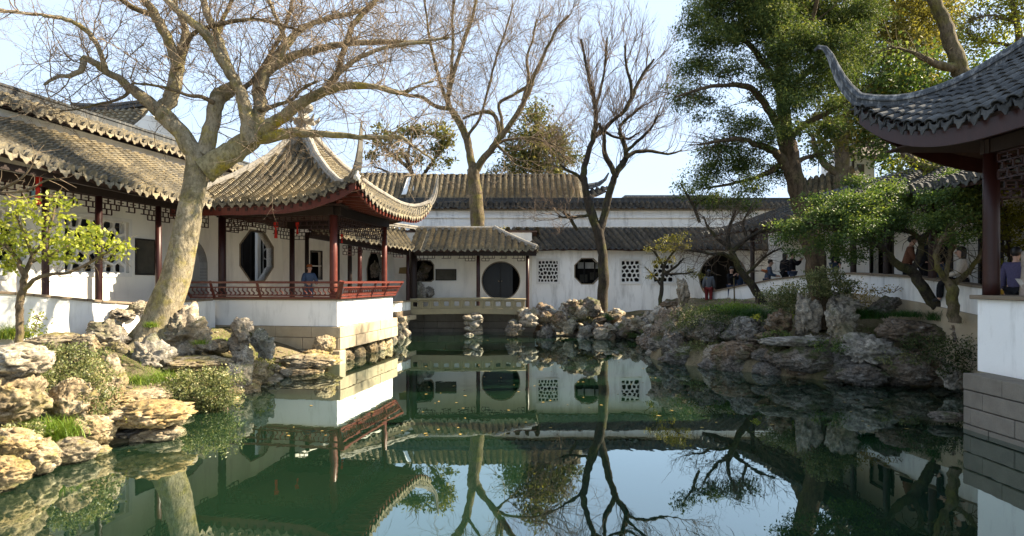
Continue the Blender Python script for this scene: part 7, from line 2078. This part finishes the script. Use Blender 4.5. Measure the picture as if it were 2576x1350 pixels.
def person(x, y, z, face, label, coat, trousers, key='stand', pose={}, hair='short', scale=1.0, hat=None, long_coat=False, bag=None):
    """face: heading in degrees, 0 looks towards the camera (-Y)"""
    t = empty('person', (x, y, z), label, 'person')
    t.rotation_euler = (0, 0, R(face)); t.scale = (scale,) * 3
    body, ct, tr_, shoes, hc = person_meshes(key, pose)
    def ch(name, me, par=t, loc=(0, 0, 0)):
        o = bpy.data.objects.new(name, me); COL.objects.link(o); o.parent = par; o.location = loc; return o
    b = ch('body', recol(body, M['skin']))
    ch('coat', recol(ct, coat)); ch('trousers', recol(tr_, trousers))
    for s in shoes: ch('shoe', recol(s, cloth('dark_shoe', (.03, .028, .028))))
    mb = MB()   # hair as a cap with a fringe at the neck
    c = hc + Vector((0, .012, .03)); rr = (.098, .112, .105)
    v, f = ico(3); p = v * np.array(rr)
    low = -.02 if hair == 'short' else -.02
    keep = p.copy(); msk = (p[:, 1] < -.03) & (p[:, 2] < .045); keep[msk] *= .82
    back = (p[:, 1] > .0) & (p[:, 2] < .0)
    if hair == 'long': keep[back, 2] *= 4.2; keep[back, 0] *= 1.05
    else: keep[back, 2] *= 1.1
    front = (p[:, 2] < low) & (p[:, 1] <= 0); keep[front] *= .7
    me = bpy.data.meshes.new('hair'); me.from_pydata([tuple(Vector(q) + c) for q in keep], [], [tuple(int(i) for i in q) for q in f]); me.shade_smooth(); me.materials.append(M['hair']); ch('hair', me)
    # nose, eyes, mouth, ears
    def bit(name, pos, r, mat):
        vv, ff = ico(2); me = bpy.data.meshes.new(name); me.from_pydata([tuple(Vector(q * np.array(r)) + Vector(pos)) for q in vv], [], [tuple(int(i) for i in q) for q in ff]); me.shade_smooth(); me.materials.append(mat); ch(name, me, b)
    fy = hc.y - .095
    bit('nose', (0, fy - .008, hc.z - .03), (.014, .02, .024), M['skin'])
    for s in (-1, 1):
        bit('eye', (s * .032, fy + .006, hc.z - .005), (.012, .008, .007), M['hair']); bit('ear', (s * .085, hc.y + .01, hc.z - .025), (.012, .022, .032), M['skin'])
    bit('mouth', (0, fy + .004, hc.z - .072), (.024, .008, .006), M['tassel_red'])
    if hat:
        vv, ff = ico(3); q = vv * np.array((.108, .12, .11)); q[:, 2] = np.maximum(q[:, 2], .0); me = bpy.data.meshes.new('hat')
        me.from_pydata([tuple(Vector(a) + hc + Vector((0, .01, .04))) for a in q], [], [tuple(int(i) for i in a) for a in ff]); me.shade_smooth(); me.materials.append(hat); ch('hat', me)
    if long_coat:
        m2 = MB(); m2.lathe((0, 0, 0), [(.22, .48), (.215, .6), (.20, .8), (.185, .98), (.17, 1.15)], 18)
        me = bpy.data.meshes.new('coat_skirt'); me.from_pydata([(v.x, v.y * .75, v.z) for v in m2.v], [], m2.f); me.shade_smooth(); me.materials.append(coat); ch('coat_skirt', me)
    if bag:
        m2 = MB(); m2.box((.0, .21, 1.2), (.28, .14, .38)); me = bpy.data.meshes.new('backpack'); me.from_pydata([tuple(v) for v in m2.v], [], m2.f); me.materials.append(bag); ch('backpack', me)
    return t
navy = cloth('navy_coat', (.035, .055, .10)); blue = cloth('denim_blue', (.07, .11, .19)); black = cloth('black_coat', (.012, .012, .015))
cream = cloth('cream_puffer', (.56, .50, .43)); brown = cloth('rust_brown_coat', (.17, .075, .045)); grey = cloth('grey_coat', (.13, .14, .16)); red = cloth('dark_red_trousers', (.19, .03, .03))
beige = cloth('beige_coat', (.47, .38, .31)); orange = cloth('orange_scarf', (.62, .17, .05)); purple = cloth('dusky_purple_coat', (.085, .075, .14)); jeans = cloth('blue_jeans', (.06, .08, .14)); orange_hair = cloth('ginger_cap', (.30, .09, .03))
lean = dict(lean=.22, arm='rest'); stand = dict(arm='down'); up_ = dict(arm='up'); sit = dict(sit=True, arm='rest', lean=.05)
q = P(775, 700, 21.6); person(q.x, q.y, 1.48, 40, 'person in dark blue jacket with ginger cap leaning by the pavilion railing', blue, jeans, 'lean', lean, hat=orange_hair, scale=.98)
q = P(1783, 700, 28.4); person(q.x, q.y, 1.38, 160, 'person in grey coat and dark red trousers standing before the moon gate', grey, red, 'stand', stand, scale=1.0, hair='long')
q = P(1840, 700, 27.6); person(q.x, q.y, 1.5, 20, 'person in black coat partly behind the plum tree at the moon gate', black, jeans, 'up', up_)
q = P(1862, 700, 28.0); person(q.x, q.y, 1.5, -30, 'person in navy coat at the right edge of the moon gate', navy, jeans, 'stand', stand)
q = P(1925, 690, 25.3); person(rgx(25.8, .35), 25.8, rgz(25.8) - .75, 60, 'person in denim blue coat with orange scarf bending over the climbing parapet', blue, jeans, 'lean', lean, hat=None)
m = MB(); s_ = Vector((rgx(25.8, .22), 25.68, rgz(25.8) + .52)); m.tube([s_ + V(-.16, 0, .03), s_ + V(0, -.08, -.03), s_ + V(.16, 0, .03)], [.05, .07, .05], 8); o = m.build('scarf', orange, smooth=True); tag(o, 'bright orange scarf worn by the person bending over the climbing parapet', 'scarf')
person(rgx(25.0, .45), 25.0, rgz(25.0) - .6, 100, 'person in black coat walking up the gallery beside the one with an orange scarf', black, black, 'stand', stand, hair='long')
person(rgx(24.5, .5), 24.5, rgz(24.5) - .6, 80, 'person in black jacket following up the gallery, arm raised', black, jeans, 'up', up_)
person(rgx(20.9, .2), 20.9, rgz(20.9) - .5, 80, 'person in black cap and dark jacket behind the cypress shrub', black, navy, 'stand', stand, hat=black)
person(rgx(16.9, .3), 16.9, rgz(16.9) - .6, 60, 'person in rust brown coat leaning on the gallery parapet', brown, black, 'lean', lean)
person(rgx(16.2, .4), 16.2, rgz(16.2) - .55, 90, 'person in black coat between the crooked trunk and the fork', black, black, 'stand', stand, hair='long')
person(rgx(15.6, .4), 15.6, rgz(15.6) - .58, 70, 'tall person in black jacket behind the forked pale trunk', black, jeans, 'up', up_, scale=1.04)
person(rgx(14.4, .25), 14.4, rgz(14.4) - .85, 230, 'person in cream puffer jacket seated on the gallery parapet', cream, black, 'sit', sit, hair='long', hat=None)
person(10.4, 12.3, 1.55, 120, 'person in dusky purple coat behind the near pavilion column', purple, black, 'stand', stand, hair='short')
person(8.95, 10.25, 1.72, 90, 'person in beige coat with long dark hair at the right edge of the near pavilion', beige, cream, 'stand2', dict(arm='rest', lean=.1), hair='long', long_coat=True, scale=.98)
m = MB(); m.lathe(P(2516, 742, 10.62), [(.05, 0), (.055, .05), (.03, .09)], 10); o = m.build('snack_bag', cloth('yellow_paper', (.60, .33, .05)), smooth=True); tag(o, 'small yellow paper bag on the parapet beside the near column', 'bag')
